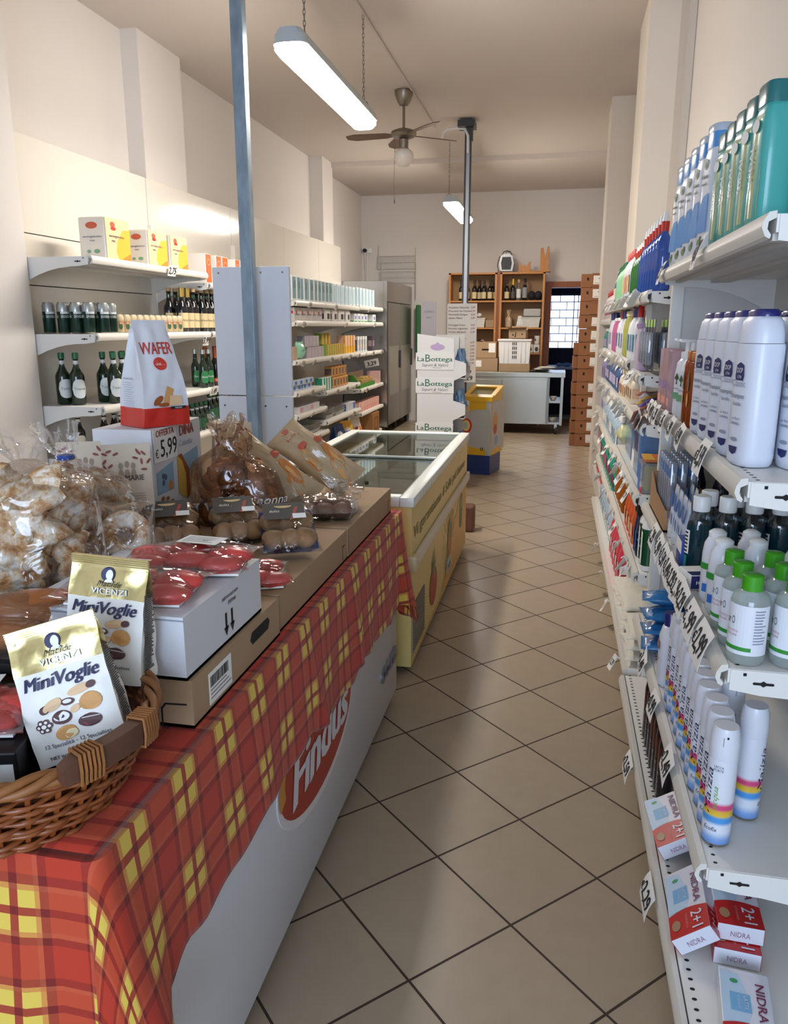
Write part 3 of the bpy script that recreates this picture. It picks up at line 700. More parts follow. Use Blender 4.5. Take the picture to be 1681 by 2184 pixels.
def gusset(w, d, h, mf, seal=.05, wr=1, seed=0, nz=22, nx=14, nd=6, top_w=1.0, neck=.62):
    """standing block-bottom bag; front faces -y; returns mesh and front depth function"""
    def fd(v):   # half depth share at height share v
        if v > 1-seal: return .012
        return .012+.988*(1-max(0, (v-.25)/(.75-seal))**1.5)
    def fw(v): return 1+(top_w-1)*v
    P = []
    for i in range(nx+1): P.append((2*i/nx-1, -1, 'f'))
    for i in range(1, nd+1): P.append((1, 2*i/nd-1, 's'))
    for i in range(1, nx+1): P.append((1-2*i/nx, 1, 'b'))
    for i in range(1, nd): P.append((-1, 1-2*i/nd, 's'))
    n = len(P); g = G(); vs = []; fs = []; ms = []
    def wob(u, v, s_): return wr*.0035*(NZE.noise(V((u*2.2+seed, v*4, s_)))*1.3+.5*NZE.noise(V((u*6, v*9+seed, s_))))*(1 if v < 1-seal else .1)
    for j in range(nz+1):
        v = j/nz
        for a, b_, k in P:
            y = b_*d/2*fd(v); x = a*w/2*fw(v)
            if k in 'fb': y += b_*(.006*(1-a*a)*min(1, v*5)*(1-v) + wob(a, v, b_))
            else: x -= a*(.012*(1-b_*b_)*(v**1.2)) ; x += wob(b_, v, a)
            vs.append((x, y, v*h))
    for j in range(nz):
        for i in range(n): k = (i+1) % n; fs.append((j*n+i, j*n+k, (j+1)*n+k, (j+1)*n+i)); ms.append(mf(P[i][2] if P[k][2] != 's' or P[i][2] == 's' else 's', (P[i][0]+P[k][0])/2, (j+.5)/nz))
    fs.append(tuple(reversed(range(n)))); ms.append(mf('s', 0, 0)); fs.append(tuple(nz*n+i for i in range(n))); ms.append(mf('f', 0, 1))
    g.add(vs, fs, ms)
    def fy(x, z):
        v = min(1, max(0, z/h)); a = max(-1, min(1, x/(w/2*fw(v)))); return -(d/2*fd(v))-(.006*(1-a*a)*min(1, v*5)*(1-v)+wob(a, v, -1))-.0022
    return g, fy
def warp(g, b, fy):
    """push the print made from vertex b on onto the bag front"""
    for i in range(b, len(g.v)): x, y, z = g.v[i]; g.v[i] = (x, y+fy(x, z), z)
def warp_top(g, b, fz):
    for i in range(b, len(g.v)): x, y, z = g.v[i]; g.v[i] = (x, y, z+fz(x, y))
def lines(g, x0, x1, z, dz, n, h, m, jag=.25, y=0):
    for k in range(n): g.poly([(x0, 0), (x1-(x1-x0)*jag*random.random(), 0), (x1-(x1-x0)*jag*random.random(), h), (x0, h)], (0, y, z-k*dz), X, Z, m)
# ================================================================== GOODS ON THE TABLE
random.seed(11)
CARD = mat('brown_cardboard', '#a98d6d', .8, noise=.08, nscale=9); CARDI = mat('cardboard_inner', '#94795b', .85)
WCARD = mat('white_carton', '#d7d9dd', .55)
def open_tray(name, label, x0, y0, z0, x1, y1, z1, m, mi, closed=True, th=.006, extra=None, group=None):
    t = thing(name, label, 'box', ((x0+x1)/2, (y0+y1)/2, z0), group=group)
    a, b_ = (x1-x0)/2, (y1-y0)/2; h = z1-z0
    g = G(); g.b(-a, -b_, 0, a, b_, th, mi); g.b(-a, -b_, 0, -a+th, b_, h, m); g.b(a-th, -b_, 0, a, b_, h, m); g.b(-a+th, -b_, 0, a-th, -b_+th, h, m); g.b(-a+th, b_-th, 0, a-th, b_, h, m)
    g.build('tray_body', t)
    if closed: g = G(); g.b(-a, -b_, h, a, b_, h+.004, m); g.build('lid', t)
    if extra: extra(t, a, b_, h)
    return t
def slots(t, a, b_, h):
    g = G(); g.b(a, b_-.05, .01, a+.0006, b_-.047, h*.6, DARK); g.b(a, b_-.047, h*.6-.003, a+.0006, b_-.025, h*.6, DARK); g.b(a, -b_+.0, .0, a+.0006, -b_+.003, h, DARK); g.build('cut_line', t)
open_tray('cardboard_tray', 'brown cardboard box at the far end of the cloth, under the chocolate cake pack', -1.14, 2.21, .806, -.603, 2.835, .895, CARD, CARDI, extra=slots)
open_tray('cardboard_tray', 'brown cardboard box in the middle of the cloth, under the wrapped almond cakes', -1.13, 1.60, .806, -.605, 2.20, .895, CARD, CARDI, extra=slots)
def brown_x(t, a, b_, h):
    g = G(); g.prism([(-.045, -.012), (.045, -.012), (.055, .004), (.045, .014), (-.045, .014), (-.055, .0)], (a+.0005, .10, h-.03), Y, Z, (.0008, 0, 0), DARK); g.build('hand_hole', t)
    g = G(); g.b(a, -.155, .012, a+.001, -.055, .074, PAPER)
    for k in range(22): g.b(a+.001, -.150+k*.0037, .045, a+.0014, -.1488+k*.0037+random.random()*.0014, .066, INK)
    for k in range(3): g.b(a+.001, -.15, .038-k*.008, a+.0014, -.08+.01*k, .0405-k*.008, mat('label_text_grey', '#8a8a8a', .6))
    g.build('barcode_label', t, label='white barcode label')
    g = G(); g.prism([(-.05, 0), (-.05, .035), (-.042, .045), (.0, .047), (0, .044), (-.04, .042), (-.047, .033), (-.047, 0)], (a-.012, -b_-.0006, .0), X, Z, (0, -.0006, 0), DARK); g.build('tab_line', t)
open_tray('cardboard_box', 'brown cardboard box with a barcode label, under the white carton', -.93, 1.15, .806, -.60, 1.59, .893, CARD, CARDI, extra=brown_x)
def white_x(t, a, b_, h):
    g = G()
    for yy, hh in ((.0, .03), (.028, .03)):
        y_ = -.005+yy; g.b(a, y_-.004, .030, a+.0007, y_+.004, .062, INK); g.poly([(-.011, .034), (.011, .034), (0, .015)], (a+.0007, y_, 0), Y, Z, INK)
    g.text('FRAGILE', (a+.0007, .025, .082), NY, NZ, .007, INK, 'c', .02); g.text('NON CAPOVOLGERE', (a+.0007, .018, .095), NY, NZ, .006, INK, 'c', .02, width=.075)
    g.build('printed_mark', t, label='black arrows and handling text printed upside down')
    g = G(); g.b(-a, -b_-.0006, h-.004, a, -b_, h-.001, mat('seam_grey', '#9a9ca2', .6)); g.build('seam', t)
open_tray('white_carton', 'white carton printed with two black arrows, holding the red jelly packs', -.93, 1.145, .899, -.606, 1.498, 1.012, WCARD, WCARD, closed=True, extra=white_x)

# ---- wicker basket --------------------------------------------------
WK = mat('wicker', '#87481f', .42, noise=.5, nscale=26, coat=.2); WKD = mat('wicker_dark', '#56301a', .6); HW = mat('handle_wood', '#5a3826', .5, noise=.3, nscale=20); WKR = mat('wicker_rim', '#8f5c30', .5, noise=.35, nscale=22)
bx, by = -.80, .915
t = thing('wicker_basket', 'round brown wicker basket with a wooden handle at the near left corner of the cloth', 'basket', (bx, by, .804))
def br(z): return .165+.058*(z/.13)**.8
g = G(); g.lathe([(.165, 0), (br(.02)-.006, .02), (br(.07)-.006, .07), (br(.125)-.006, .125)], WKD, 40, cap=False); g.lathe([(.02, .006), (.165, .006)], WKD, 40); g.build('inner_wall', t)
g = G(); ns_ = 34; nr = 17
for j in range(nr):
    z = .004+j*.0074; pts = []
    for i in range(ns_*6):
        a = 2*pi*i/(ns_*6); w_ = .0058*cos(a*ns_/2+pi*j)
        pts.append(((br(z)+w_)*cos(a), (br(z)+w_)*sin(a), z+.0028*sin(a*5+j*1.3)))
    g.tube(pts, [.0038+.0009*sin(i_*.9+j*2) for i_ in range(len(pts))], WK, 6, closed=True)
g.build('woven_side', t, smooth=60)
g = G()
for i in range(ns_): 
    a = 2*pi*i/ns_; g.tube([(br(z)*cos(a), br(z)*sin(a), z) for z in (0, .03, .06, .09, .13)], .004, WK, 6)
o = g.build('stakes', t); 
g = G()
for q in range(3):
    g.tube([((br(.128)+.004+.008*cos(a*9+q*2.1))*cos(a), (br(.128)+.004+.008*cos(a*9+q*2.1))*sin(a), .130+.007*sin(a*9+q*2.1)) for a in [2*pi*i/150 for i in range(150)]], .0062, WKR, 7, closed=True)
g.build('rim', t, smooth=60)
g = G(); ar = [radians(-34+k*39/18) for k in range(19)]
vs = []; fs = []
for k, a in enumerate(ar):
    e = 1-.35*abs(2*k/18-1)**6
    for r_, z in ((.236, .125), (.258, .125), (.258, .125+.034*e), (.236, .125+.034*e)): vs.append((r_*cos(a), r_*sin(a), z+.002))
for k in range(18):
    for q in range(4): fs.append((4*k+q, 4*k+(q+1) % 4, 4*k+4+(q+1) % 4, 4*k+4+q))
fs += [(3, 2, 1, 0), (72, 73, 74, 75)]; g.add(vs, fs, HW); g.build('handle', t, smooth=40, label='dark curved wooden handle')
for a_ in (-29, -5):
    g = G()
    for q in range(6):
        a = radians(a_+q*1.35); c_, s_ = cos(a), sin(a)
        g.tube([((r_)*c_, r_*s_, z) for r_, z in ((.231, .121), (.259, .121), (.261, .140), (.259, .163), (.233, .163), (.231, .14))], .0024, WKR, 5, closed=True)
    g.build('binding', t)
# black crate with label, and red jellies in a bag, inside the basket
g = G(); BLK = mat('black_card', '#0f0f11', .5)
t = thing('black_carton', 'black carton with a white sticker inside the wicker basket', 'box', (-.84, .90, .815), radians(16))
g.b(-.10, -.075, 0, .10, .075, .10, BLK, .003); g.build('carton', t)
g = G(); g.b(.0, -.0765, .004, .095, -.075, .082, PAPER)
for k in range(16): g.b(.012+k*.003, -.077, .052, .0132+k*.003, -.0764, .074, INK)
g.text('LOTTO 0152', (.045, -.0768, .036), X, Z, .009, INK, 'c', .01); g.text('GUSTOSO', (.045, -.0768, .022), X, Z, .008, INK, 'c', .01); g.build('sticker', t, label='white sticker with a barcode')
JR = mat('red_jelly', '#d64a45', .35, noise=.25, nscale=30, sss=.2, coat=.1)
def jelly_pack(label, loc, rz, n=9, w=.20, h=.135, tilt=(0, 0), sticker=(-.02, .02, .5), seed=0, g_='packs of red sugared jellies'):
    t = thing('jelly_pack', label, 'sweets', loc, group=g_, rot=(tilt[0], tilt[1], rz))
    rnd = random.Random(seed)
    g = G(); g.b(-w/2+.01, -h/2+.01, 0, w/2-.01, h/2-.01, .004, PAPER); g.build('tray', t)
    for k in range(n):
        cx = -w/2+.04+(w-.08)*((k % 3)/2)+rnd.uniform(-.008, .008); cy = -h/2+.03+(h-.06)*((k//3)/max(1, (n-1)//3))+rnd.uniform(-.006, .006)
        vs, fs = lump(.029, seed+k, (1.6, .95, .62), .12, sub=2); a = rnd.uniform(-.35, .35)
        g = G(); g.T = Matrix.Translation((cx, cy, .018+.008*(k % 2))) @ Matrix.Rotation(a, 4, 'Z'); g.add(vs, fs, JR); g.build('jelly', t, smooth=70)
    g, fz = pillow(w+.035, h+.03, .05, lambda u, v: CLEAR, 22, 16, .03, .35, seed); g.build('film', t, smooth=60, label='clear wrapping film')
    if sticker:
        g = G(); sx, sy, sr = sticker; c_, s_ = cos(sr), sin(sr); u = (c_, s_, 0); w_ = (-s_, c_, 0)
        g.prism([(-.045, -.027), (.045, -.027), (.045, .027), (-.045, .027)], (sx, sy, .048), u, w_, (0, 0, .0006), PAPER)
        for q in range(9): g.prism([(-.038, .018-q*.0046), (.036-.02*rnd.random(), .018-q*.0046), (.036-.02*rnd.random(), .0193-q*.0046), (-.038, .0193-q*.0046)], (sx, sy, .0487), u, w_, (0, 0, .0001), mat('label_text_grey', '#8a8a8a', .6))
        g.build('sticker', t, label='white ingredients sticker')
    return t
jelly_pack('red jelly pack at the near side of the white carton, sticker facing the viewer', (-.745, 1.228, 1.018), radians(8), sticker=(-.035, .045, -.15), seed=2, w=.23)
jelly_pack('red jelly pack on the white carton, farther from the viewer', (-.715, 1.395, 1.022), radians(12), sticker=(.02, .035, -.3), seed=5, w=.24)
jelly_pack('red jelly pack lying on the brown box beyond the white carton', (-.70, 1.665, .902), radians(25), n=6, w=.17, h=.14, sticker=None, seed=9)
jelly_pack('red jelly pack on the black carton inside the wicker basket', (-.845, .915, .918), radians(14), sticker=(-.01, .03, .1), seed=13, w=.19, h=.12)

# ---- gold and white biscuit bags -------------------------------------
GOLD = mat('gold_foil', '#cfbd85', .26, .9, bump=.25, bscale=14); GOLDS = mat('gold_seal', '#d8c68c', .28, .85)
CREAM = mat('cream_pack', '#e9e6dd', .42); BIS = mat('biscuit_print', '#d19a5c', .6); BISL = mat('biscuit_light', '#e2bd92', .6); BISD = mat('cocoa_print', '#5a3a3a', .6); INDIGO = mat('indigo_ink', '#2a2950', .5)
def mini_bag(label, loc, rot):
    t = thing('biscuit_bag', label, 'bag of biscuits', loc, rot=rot, group=None)
    w, d, h = .134, .055, .205
    g, fy = gusset(w, d, h, lambda k, a, v: (GOLDS if v > .93 else GOLD) if v > .66+.03*a*0 else CREAM, .07, 1.4, 3)
    g.build('bag', t, smooth=50)
    g = G()
    for k in range(5): g.b(-w/2, -.0035, h*.935+k*.0032, w/2, .0035, h*.935+k*.0032+.0014, GOLDS)
    g.build('crimped_seal', t)
    g = G(); b0 = 0
    g.text('MiniVoglie', (0, 0, h*.565), X, Z, .019, INDIGO, 'c', .03, .25, width=.112)
    g.text('VICENZI', (.004, 0, h*.715), X, Z, .0095, PAPER, 'c', .02, width=.062)
    g.text('Matilde', (.004, -.0004, h*.775), X, Z, .0095, INK, 'c', .0, .4, width=.042)
    g.text('1905', (.004, 0, h*.695), X, Z, .0035, BISD, 'c', .01)
    g.disc((0, 0, h*.870), X, Z, .0115, .0115, INDIGO, 18); g.disc((.003, -.0004, h*.864), X, Z, .0062, .0085, PAPER, 14); g.poly([(-.006, -.004), (.010, -.004), (.005, .004), (-.002, .004)], (.001, -.0002, h*.828), X, Z, PAPER)
    g.text('12 Specialità - 12 Specialties', (0, 0, h*.135), X, Z, .0062, INDIGO, 'c', .0, width=.10)
    g.text('Assorted pastries', (0, 0, h*.10), X, Z, .0035, mat('label_text_grey', '#8a8a8a', .6), 'c')
    g.text('NET WT 250 g ~ 8.80 OZ', (-.006, 0, h*.045), X, Z, .0055, INK, 'c', .012)
    def cookie(cx, cz, rx, rz_, m_, a=0, dy=0, n=16):
        g.disc((cx, dy, cz*.86), (cos(a), 0, sin(a)), (-sin(a), 0, cos(a)), rx*.92, rz_*.86, m_, n)
    cookie(.022, .118, .020, .0075, BISL, .15); cookie(.04, .121, .008, .006, BISD, .1, -.0003)
    cookie(-.022, .103, .016, .009, BISL, .35); cookie(-.034, .099, .008, .007, BISD, .2, -.0003); cookie(.001, .103, .012, .006, BISD, 0); cookie(.001, .104, .008, .0035, CREAM, 0, -.0004)
    cookie(.034, .094, .018, .0155, BIS); cookie(.034, .101, .0055, .003, RED, 0, -.0004); cookie(.010, .089, .009, .006, BISL, .4, -.0003)
    cookie(-.012, .080, .0165, .0115, BISD); cookie(-.012, .082, .0135, .008, PAPER, 0, -.0003); cookie(-.012, .082, .005, .003, BISD, 0, -.0005)
    for q in range(6): cookie(-.040+.008*cos(q*pi/3), .073+.0075*sin(q*pi/3), .0052, .005, BISD, 0, -.0001*q)
    cookie(-.040, .073, .004, .0035, PAPER, 0, -.0007)
    for q in range(6): cookie(-.040+.008*cos(q*pi/3), .073+.0075*sin(q*pi/3), .0026, .0024, PAPER, 0, -.0006-.0001*q)
    cookie(.026, .063, .0185, .011, BISD, -.1); cookie(.022, .060, .008, .005, mat('berry_print', '#7a3038', .5), 0, -.0003); g.prism([(-.01, 0), (.015, -.003), (.015, -.002), (-.01, .0012)], (.026, -.0004, .060), X, Z, (0, -.0001, 0), PAPER)
    cookie(-.012, .053, .018, .0125, BIS, .15); cookie(-.005, .050, .011, .008, mat('cream_filling', '#f0dfae', .5), .2, -.0003)
    warp(g, b0, fy); g.build('front_print', t, label='dark italic lettering and biscuit pictures')
    g = G()
    for q in range(40): g.b(w/2*1.0+.0002, -.016, .02+q*.0033, w/2+.0016, .008+.01*random.random(), .0214+q*.0033, mat('tiny_text', '#55504c', .7))
    g.build('side_print', t)
    return t
mini_bag('gold-topped white biscuit bag standing in the wicker basket, nearest the viewer', (-.664, .943, .876), (radians(-9), radians(-15), radians(19)))
mini_bag('gold-topped white biscuit bag behind the other one, beside the white carton', (-.712, 1.085, .928), (radians(-3), radians(3), radians(2)))

# ---- sugared pastries in cellophane ---------------------------------
PAS = None
m, nt, N, L, B = nodes_mat('sugared_pastry')
tc = N.new('ShaderNodeTexCoord'); n1 = N.new('ShaderNodeTexNoise'); n1.inputs['Scale'].default_value = 30; n1.inputs['Detail'].default_value = 8; n1.inputs['Roughness'].default_value = .65; L.new(tc.outputs['Object'], n1.inputs['Vector'])
r = N.new('ShaderNodeValToRGB'); L.new(n1.outputs[0], r.inputs[0]); e = r.color_ramp.elements
e[0].position = .33; e[0].color = (*lin('#9c6130'), 1); e[1].position = .62; e[1].color = (*lin('#efe4d6'), 1); q = e.new(.44); q.color = (*lin('#c2915c'), 1); q = e.new(.52); q.color = (*lin('#dcc2a2'), 1)
L.new(r.outputs[0], B.inputs['Base Color']); B.inputs['Roughness'].default_value = .6
n2 = N.new('ShaderNodeTexNoise'); n2.inputs['Scale'].default_value = 90; n2.inputs['Detail'].default_value = 3; L.new(tc.outputs['Object'], n2.inputs['Vector']); bp = N.new('ShaderNodeBump'); bp.inputs['Strength'].default_value = .7; bp.inputs['Distance'].default_value = .006; L.new(n2.outputs[0], bp.inputs['Height']); L.new(bp.outputs[0], B.inputs['Normal'])
PAS = m
def pastry_bag(label, loc, rx, ry, h, seed, rz=0, lean=(0, 0), n=14, knot=.14, rr=.036, neck=.16, full=.62, tie=True):
    t = thing('pastry_bag', label, 'bag of pastries', loc, rz, 'clear bags of sugared pastries')
    rnd = random.Random(seed); k = 0; zz_ = rr*.9; body = h*(full+.04)
    while zz_ < body and k < n:
        for q in range(4):
            a = q*pi/2+k*.6; rad = .55
            vs, fs = lump(rr*rnd.uniform(.9, 1.15), seed+k, (rnd.uniform(1.0, 1.45), rnd.uniform(.8, 1), rnd.uniform(.75, 1)), .75, 2.6)
            v = zz_/h; g = G(); g.T = Matrix.Translation((cos(a)*rx*rad+lean[0]*v, sin(a)*ry*rad+lean[1]*v, zz_+rnd.uniform(-.008, .008))) @ Euler((rnd.random()*3, rnd.random()*3, rnd.random()*3)).to_matrix().to_4x4()
            g.add(vs, fs, PAS); g.build('pastry', t, smooth=80); k += 1
        zz_ += rr*1.35
    cello(rx*1.12, ry*1.12, h, CLEAR, neck, knot, lean, .10, seed, full).build('film', t, smooth=50, label='clear cellophane')
    if not tie: return t
    v = 1-knot; g = G(); g.lathe([(rx*neck*1.25, 0), (rx*neck*1.4, .006), (rx*neck*1.25, .012)], mat('blue_twist', '#1f4fae', .4), 14, o=(lean[0]*v, lean[1]*v, h*v-.006)); g.build('twist_tie', t, label='blue twist tie')
    return t
pastry_bag('large clear bag of sugared pastries at the left edge of the photo', (-1.04, 1.37, .90), .105, .105, .375, 21, lean=(-.03, .02), rr=.043, n=24, knot=.10, full=.74, tie=False)
pastry_bag('clear bag of sugared pastries tied with a blue twist, behind the large one', (-1.075, 1.69, .905), .095, .09, .35, 33, lean=(-.13, .0), rr=.038, n=20, knot=.20, full=.62)
# single glazed ring
t = thing('ring_doughnut', 'glazed ring doughnut in a clear bag beside the pastry bags', 'doughnut', (-.955, 1.56, 1.03), rot=(radians(74), 0, radians(32)))
vs = []; fs = []; n, k = 40, 16
for i in range(n):
    for j in range(k):
        a, b_ = 2*pi*i/n, 2*pi*j/k; r_ = .020*(1+.16*NZE.noise(V((cos(a)*3, sin(a)*3, cos(b_)*2)))); vs.append(((.040+r_*cos(b_))*cos(a), (.040+r_*cos(b_))*sin(a), r_*sin(b_)))
for i in range(n):
    for j in range(k): fs.append((i*k+j, ((i+1) % n)*k+j, ((i+1) % n)*k+(j+1) % k, i*k+(j+1) % k))
g = G(); g.add(vs, fs, PAS); g.build('ring', t, smooth=80)
g, fz = pillow(.15, .16, .075, lambda u, v: CLEAR, 16, 16, .04, .4, 8); g.T = Matrix(); o = g.build('film', t, loc=(0, 0, -.035), smooth=60, label='clear wrapping film')
g = G(); g.b(-.10, -.20, 0, .10, .20, .088, CARD, .003); o = g.build('small_cardboard_box', loc=(-1.045, 1.39, .806)); tag(o, 'brown box under the large bag of sugared pastries', 'box')
# glazed buns in black tray
t = thing('bun_tray', 'black tray of glossy brown buns behind the basket', 'tray of buns', (-.965, 1.10, .945), radians(8))
g = G(); g.b(-.17, -.1, 0, .17, .1, .006, BLK); g.b(-.17, -.1, 0, .17, -.094, .03, BLK); g.b(.164, -.1, 0, .17, .1, .03, BLK); g.b(-.17, .094, 0, .17, .1, .03, BLK); g.build('tray', t)
BUN = mat('glazed_bun', '#9c5a26', .28, noise=.3, nscale=7, coat=.4, stretch=(1, 4, 1))
for k, (cx, cy, a) in enumerate(((.02, -.02, .35), (-.10, .02, .2), (.06, .05, .5))):
    vs, fs = lump(.055, 70+k, (1.65, .85, .6), .08); g = G(); g.T = Matrix.Translation((cx, cy, .036+.012*k)) @ Matrix.Rotation(a, 4, 'Z'); g.add(vs, fs, BUN); g.build('bun', t, smooth=80)
g, fz = pillow(.36, .24, .10, lambda u, v: CLEAR, 20, 16, .03, .4, 4); g.build('film', t, smooth=60)
g = G(); g.b(-.14, -.05, 0, .10, .10, .122, CARD, .003); o = g.build('small_cardboard_box', loc=(-1.03, 1.10, .806), rot=(0, 0, .14)); tag(o, 'brown box under the tray of glossy buns', 'box')

# ---- kraft bags with leaf pattern -----------------------------------
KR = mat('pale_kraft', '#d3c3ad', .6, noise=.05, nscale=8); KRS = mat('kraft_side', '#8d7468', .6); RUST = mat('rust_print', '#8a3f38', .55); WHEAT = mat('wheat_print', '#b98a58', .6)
def kraft(label, loc, rz, h=.27, w=.15, rx=0):
    t = thing('paper_flour_bag', label, 'paper bag', loc, rot=(rx, 0, rz), group=None)
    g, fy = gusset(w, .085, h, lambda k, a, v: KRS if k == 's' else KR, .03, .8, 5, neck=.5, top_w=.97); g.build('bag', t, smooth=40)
    g = G(); rnd = random.Random(5)
    for q in range(14):
        sx = (-1)**q; u_ = rnd.uniform(.35, .93); cx = sx*w/2*u_; cz = h*rnd.uniform(.80, .95)-(abs(u_)-.4)*h*.18*(q > 5); a = rnd.uniform(0, 3)
        g.disc((cx*.95, 0, cz), (cos(a), 0, sin(a)), (-sin(a), 0, cos(a)), .0085, .0032, RUST, 8)
    g.text('TRE MARIE', (0, 0, h*.665), X, Z, .014, mat('brown_print', '#4b3428', .6), 'c', .015, width=.085)
    for q in range(3):
        g.disc((-.016+q*.016, 0, h*.80+.004*(q == 1)), X, Z, .006, .009, mat('sepia_print', '#9b8772', .6), 10); g.poly([(-.008, -.012), (.008, -.012), (.004, .006), (-.004, .006)], (-.016+q*.016, 0, h*.745), X, Z, MATS['sepia_print'])
    for q in range(4): g.b(-.045, -.0002, h*(.54-.022*q), .045-.01*rnd.random(), 0, h*(.54-.022*q)+.0012, MATS['sepia_print'])
    for q, (cx, cz) in enumerate(((.022, .34), (.036, .30), (.046, .34), (.034, .37))): g.poly([(0, -.011), (.008, 0), (0, .011), (-.008, 0)], (cx, -.0002*q, h*cz), X, Z, BISD)
    g.disc((.0, 0, h*.29), (.95, 0, .2), (-.2, 0, .95), .036, .004, WHEAT, 10); g.disc((.012, 0, h*.265), (.9, 0, .4), (-.4, 0, .9), .022, .004, WHEAT, 10)
    g.text('Pandorini', (0, 0, h*.17), X, Z, .007, MATS['brown_print'], 'c')
    for q in range(3): g.b(-.04, -.0002, h*(.13-.02*q), .04, 0, h*(.13-.02*q)+.001, MATS['sepia_print'])
    warp(g, 0, fy); g.build('front_print', t)
    return t
kraft('pale paper bag with rust leaves standing in front of the white cake box', (-1.135, 1.89, .905), radians(30), h=.285, w=.13)
kraft('pale paper bag with rust leaves, half hidden behind the blue-tied pastry bag', (-1.31, 1.97, .905), radians(25), h=.275, w=.16)
kraft('pale paper bag with rust leaves, right of the white cake box', (-1.09, 2.50, .905), radians(40), h=.27, w=.14)
# ---- white cake box with offer card, wafer bag on it -----------------
t = thing('cake_box', 'white Easter cake box with a yellow cake slice picture and an offer sign', 'cake box', (-1.205, 2.145, .952), radians(2))
g = G(); g.b(-.095, -.155, 0, .085, .18, .262, mat('cake_box_white', '#dcdde0', .5), .002); g.build('carton', t)
g = G(); fx_ = .0858
SKY_ = mat('pale_blue_print', '#8fb4cc', .5)
g.poly([(-.14, .07), (-.03, .07), (-.03, .155), (-.14, .135)], (fx_, 0, 0), Y, Z, SKY_); g.poly([(.03, .08), (.15, .10), (.15, .175), (.04, .16)], (fx_, 0, 0), Y, Z, SKY_)
CK = mat('cake_print', '#d9b357', .55); CR = mat('crust_print', '#9a5222', .55)
g.poly([(-.005, .05), (.055, .02), (.075, .03), (.08, .11), (.045, .15), (.03, .168), (0, .165)], (fx_+.0004, 0, 0), Y, Z, CR); g.poly([(-.005, .05), (.05, .022), (.052, .10), (.03, .145), (.0, .165)], (fx_+.0008, 0, 0), Y, Z, CK)
for q, (a, b_) in enumerate(((-.08, .05), (-.05, .035), (-.11, .055), (-.075, .025))): g.disc((fx_+.0005, a, b_), Y, Z, .012, .007, mat('almond_print', '#a36e3c', .6), 10)
g.disc((fx_+.0006, -.055, .085), Y, Z, .013, .016, mat('orange_fruit', '#d78a3e', .5), 12)
for a, b_ in ((-.10, .10), (-.085, .115), (-.10, .12)): g.disc((fx_+.0006, a, b_), Y, Z, .009, .009, mat('plum_print', '#51617d', .5), 10)
g.disc((fx_+.0005, .125, .07), Y, Z, .017, .02, mat('badge_print', '#a98c98', .5), 16)
g.text('Colomba', (fx_+.0005, .065, .19), Y, Z, .019, mat('lilac_text', '#9aa4b8', .5), 'c', 0, width=.095); g.text('DINA', (fx_+.0005, .075, .222), Y, Z, .032, mat('brick_text', '#9c3a30', .5), 'c', .03, width=.10)
g.build('front_print', t, label='cake slice picture and Colomba lettering')
g = G(); g.b(fx_+.001, -.15, .165, fx_+.002, .0, .262, PAPER); g.text('OFFERTA', (fx_+.0022, -.075, .238), Y, Z, .019, mat('brick_text', '#9c3a30', .5), 'c', .03, width=.115); g.text('5,99', (fx_+.0022, -.055, .178), Y, Z, .05, INK, 'c', .012, width=.105); g.text('€', (fx_+.0022, -.132, .178), Y, Z, .024, INK, 'c', .01)
g.build('offer_card', t, label='white offer card reading OFFERTA 5,99')
t2 = open_tray('red_edged_tray', 'low brown tray with an orange-red edge under the white cake box', -1.33, 1.94, .902, -1.09, 2.60, .950, CARD, CARDI)
g = G(); g.b(.12, -.33, .0, .121, -.14, .048, mat('orange_red', '#c8401f', .5)); g.b(.12, .26, .0, .121, .33, .048, MATS['orange_red']); g.build('red_edge', t2)
# wafer bag
t = thing('wafer_bag', 'white and red bag of wafers standing on top of the cake box', 'bag of wafers', (-1.165, 2.115, 1.216), radians(60))
WB = mat('wafer_white', '#dcdde2', .3, bump=.2, bscale=18, coat=.3); WR = mat('wafer_red', '#cf2c1e', .3, coat=.3)
g, fy = gusset(.155, .13, .30, lambda k, a, v: WR if v < .165 else WB, .05, 1.6, 9, top_w=.70, neck=.6); g.build('bag', t, smooth=50)
g = G(); g.text('WAFER', (0, 0, .205), X, Z, .034, mat('wafer_text', '#b8382c', .45), 'c', .015, width=.098)
g.disc((0, 0, .178), X, Z, .020, .018, mat('wafer_dot', '#cc3a2c', .45), 20); g.text('Delizie', (0, -.0005, .174), X, Z, .007, PAPER, 'c', .01)
g.poly([(-.015, .065), (.012, .06), (.028, .105), (.008, .115)], (0, -.0003, 0), X, Z, BIS); g.poly([(.005, .058), (.05, .060), (.052, .085), (.012, .088)], (0, -.0005, 0), X, Z, BISL)
g.disc((-.028, -.0006, .075), (.8, 0, .6), (-.6, 0, .8), .02, .009, CR, 12); g.disc((-.012, -.0008, .062), X, Z, .018, .006, CR, 12); g.b(.01, -.001, .048, .06, -.0008, .056, INK); g.text('CACAO', (.035, -.0016, .0498), X, Z, .0045, PAPER, 'c', .01)
warp(g, 0, fy); g.build('front_print', t, label='red WAFER lettering')
g = G(); g.T = Matrix.Rotation(-pi/2, 4, 'Z')
g.text('Nutrition Facts', (0, -.0605*0-.078, .135), X, Z, .006, INDIGO, 'c', .01); lines(g, -.03, .03, .125, .0065, 12, .001, mat('faint_blue', '#9aa3b8', .6), .3, -.078); g.build('side_print', t)

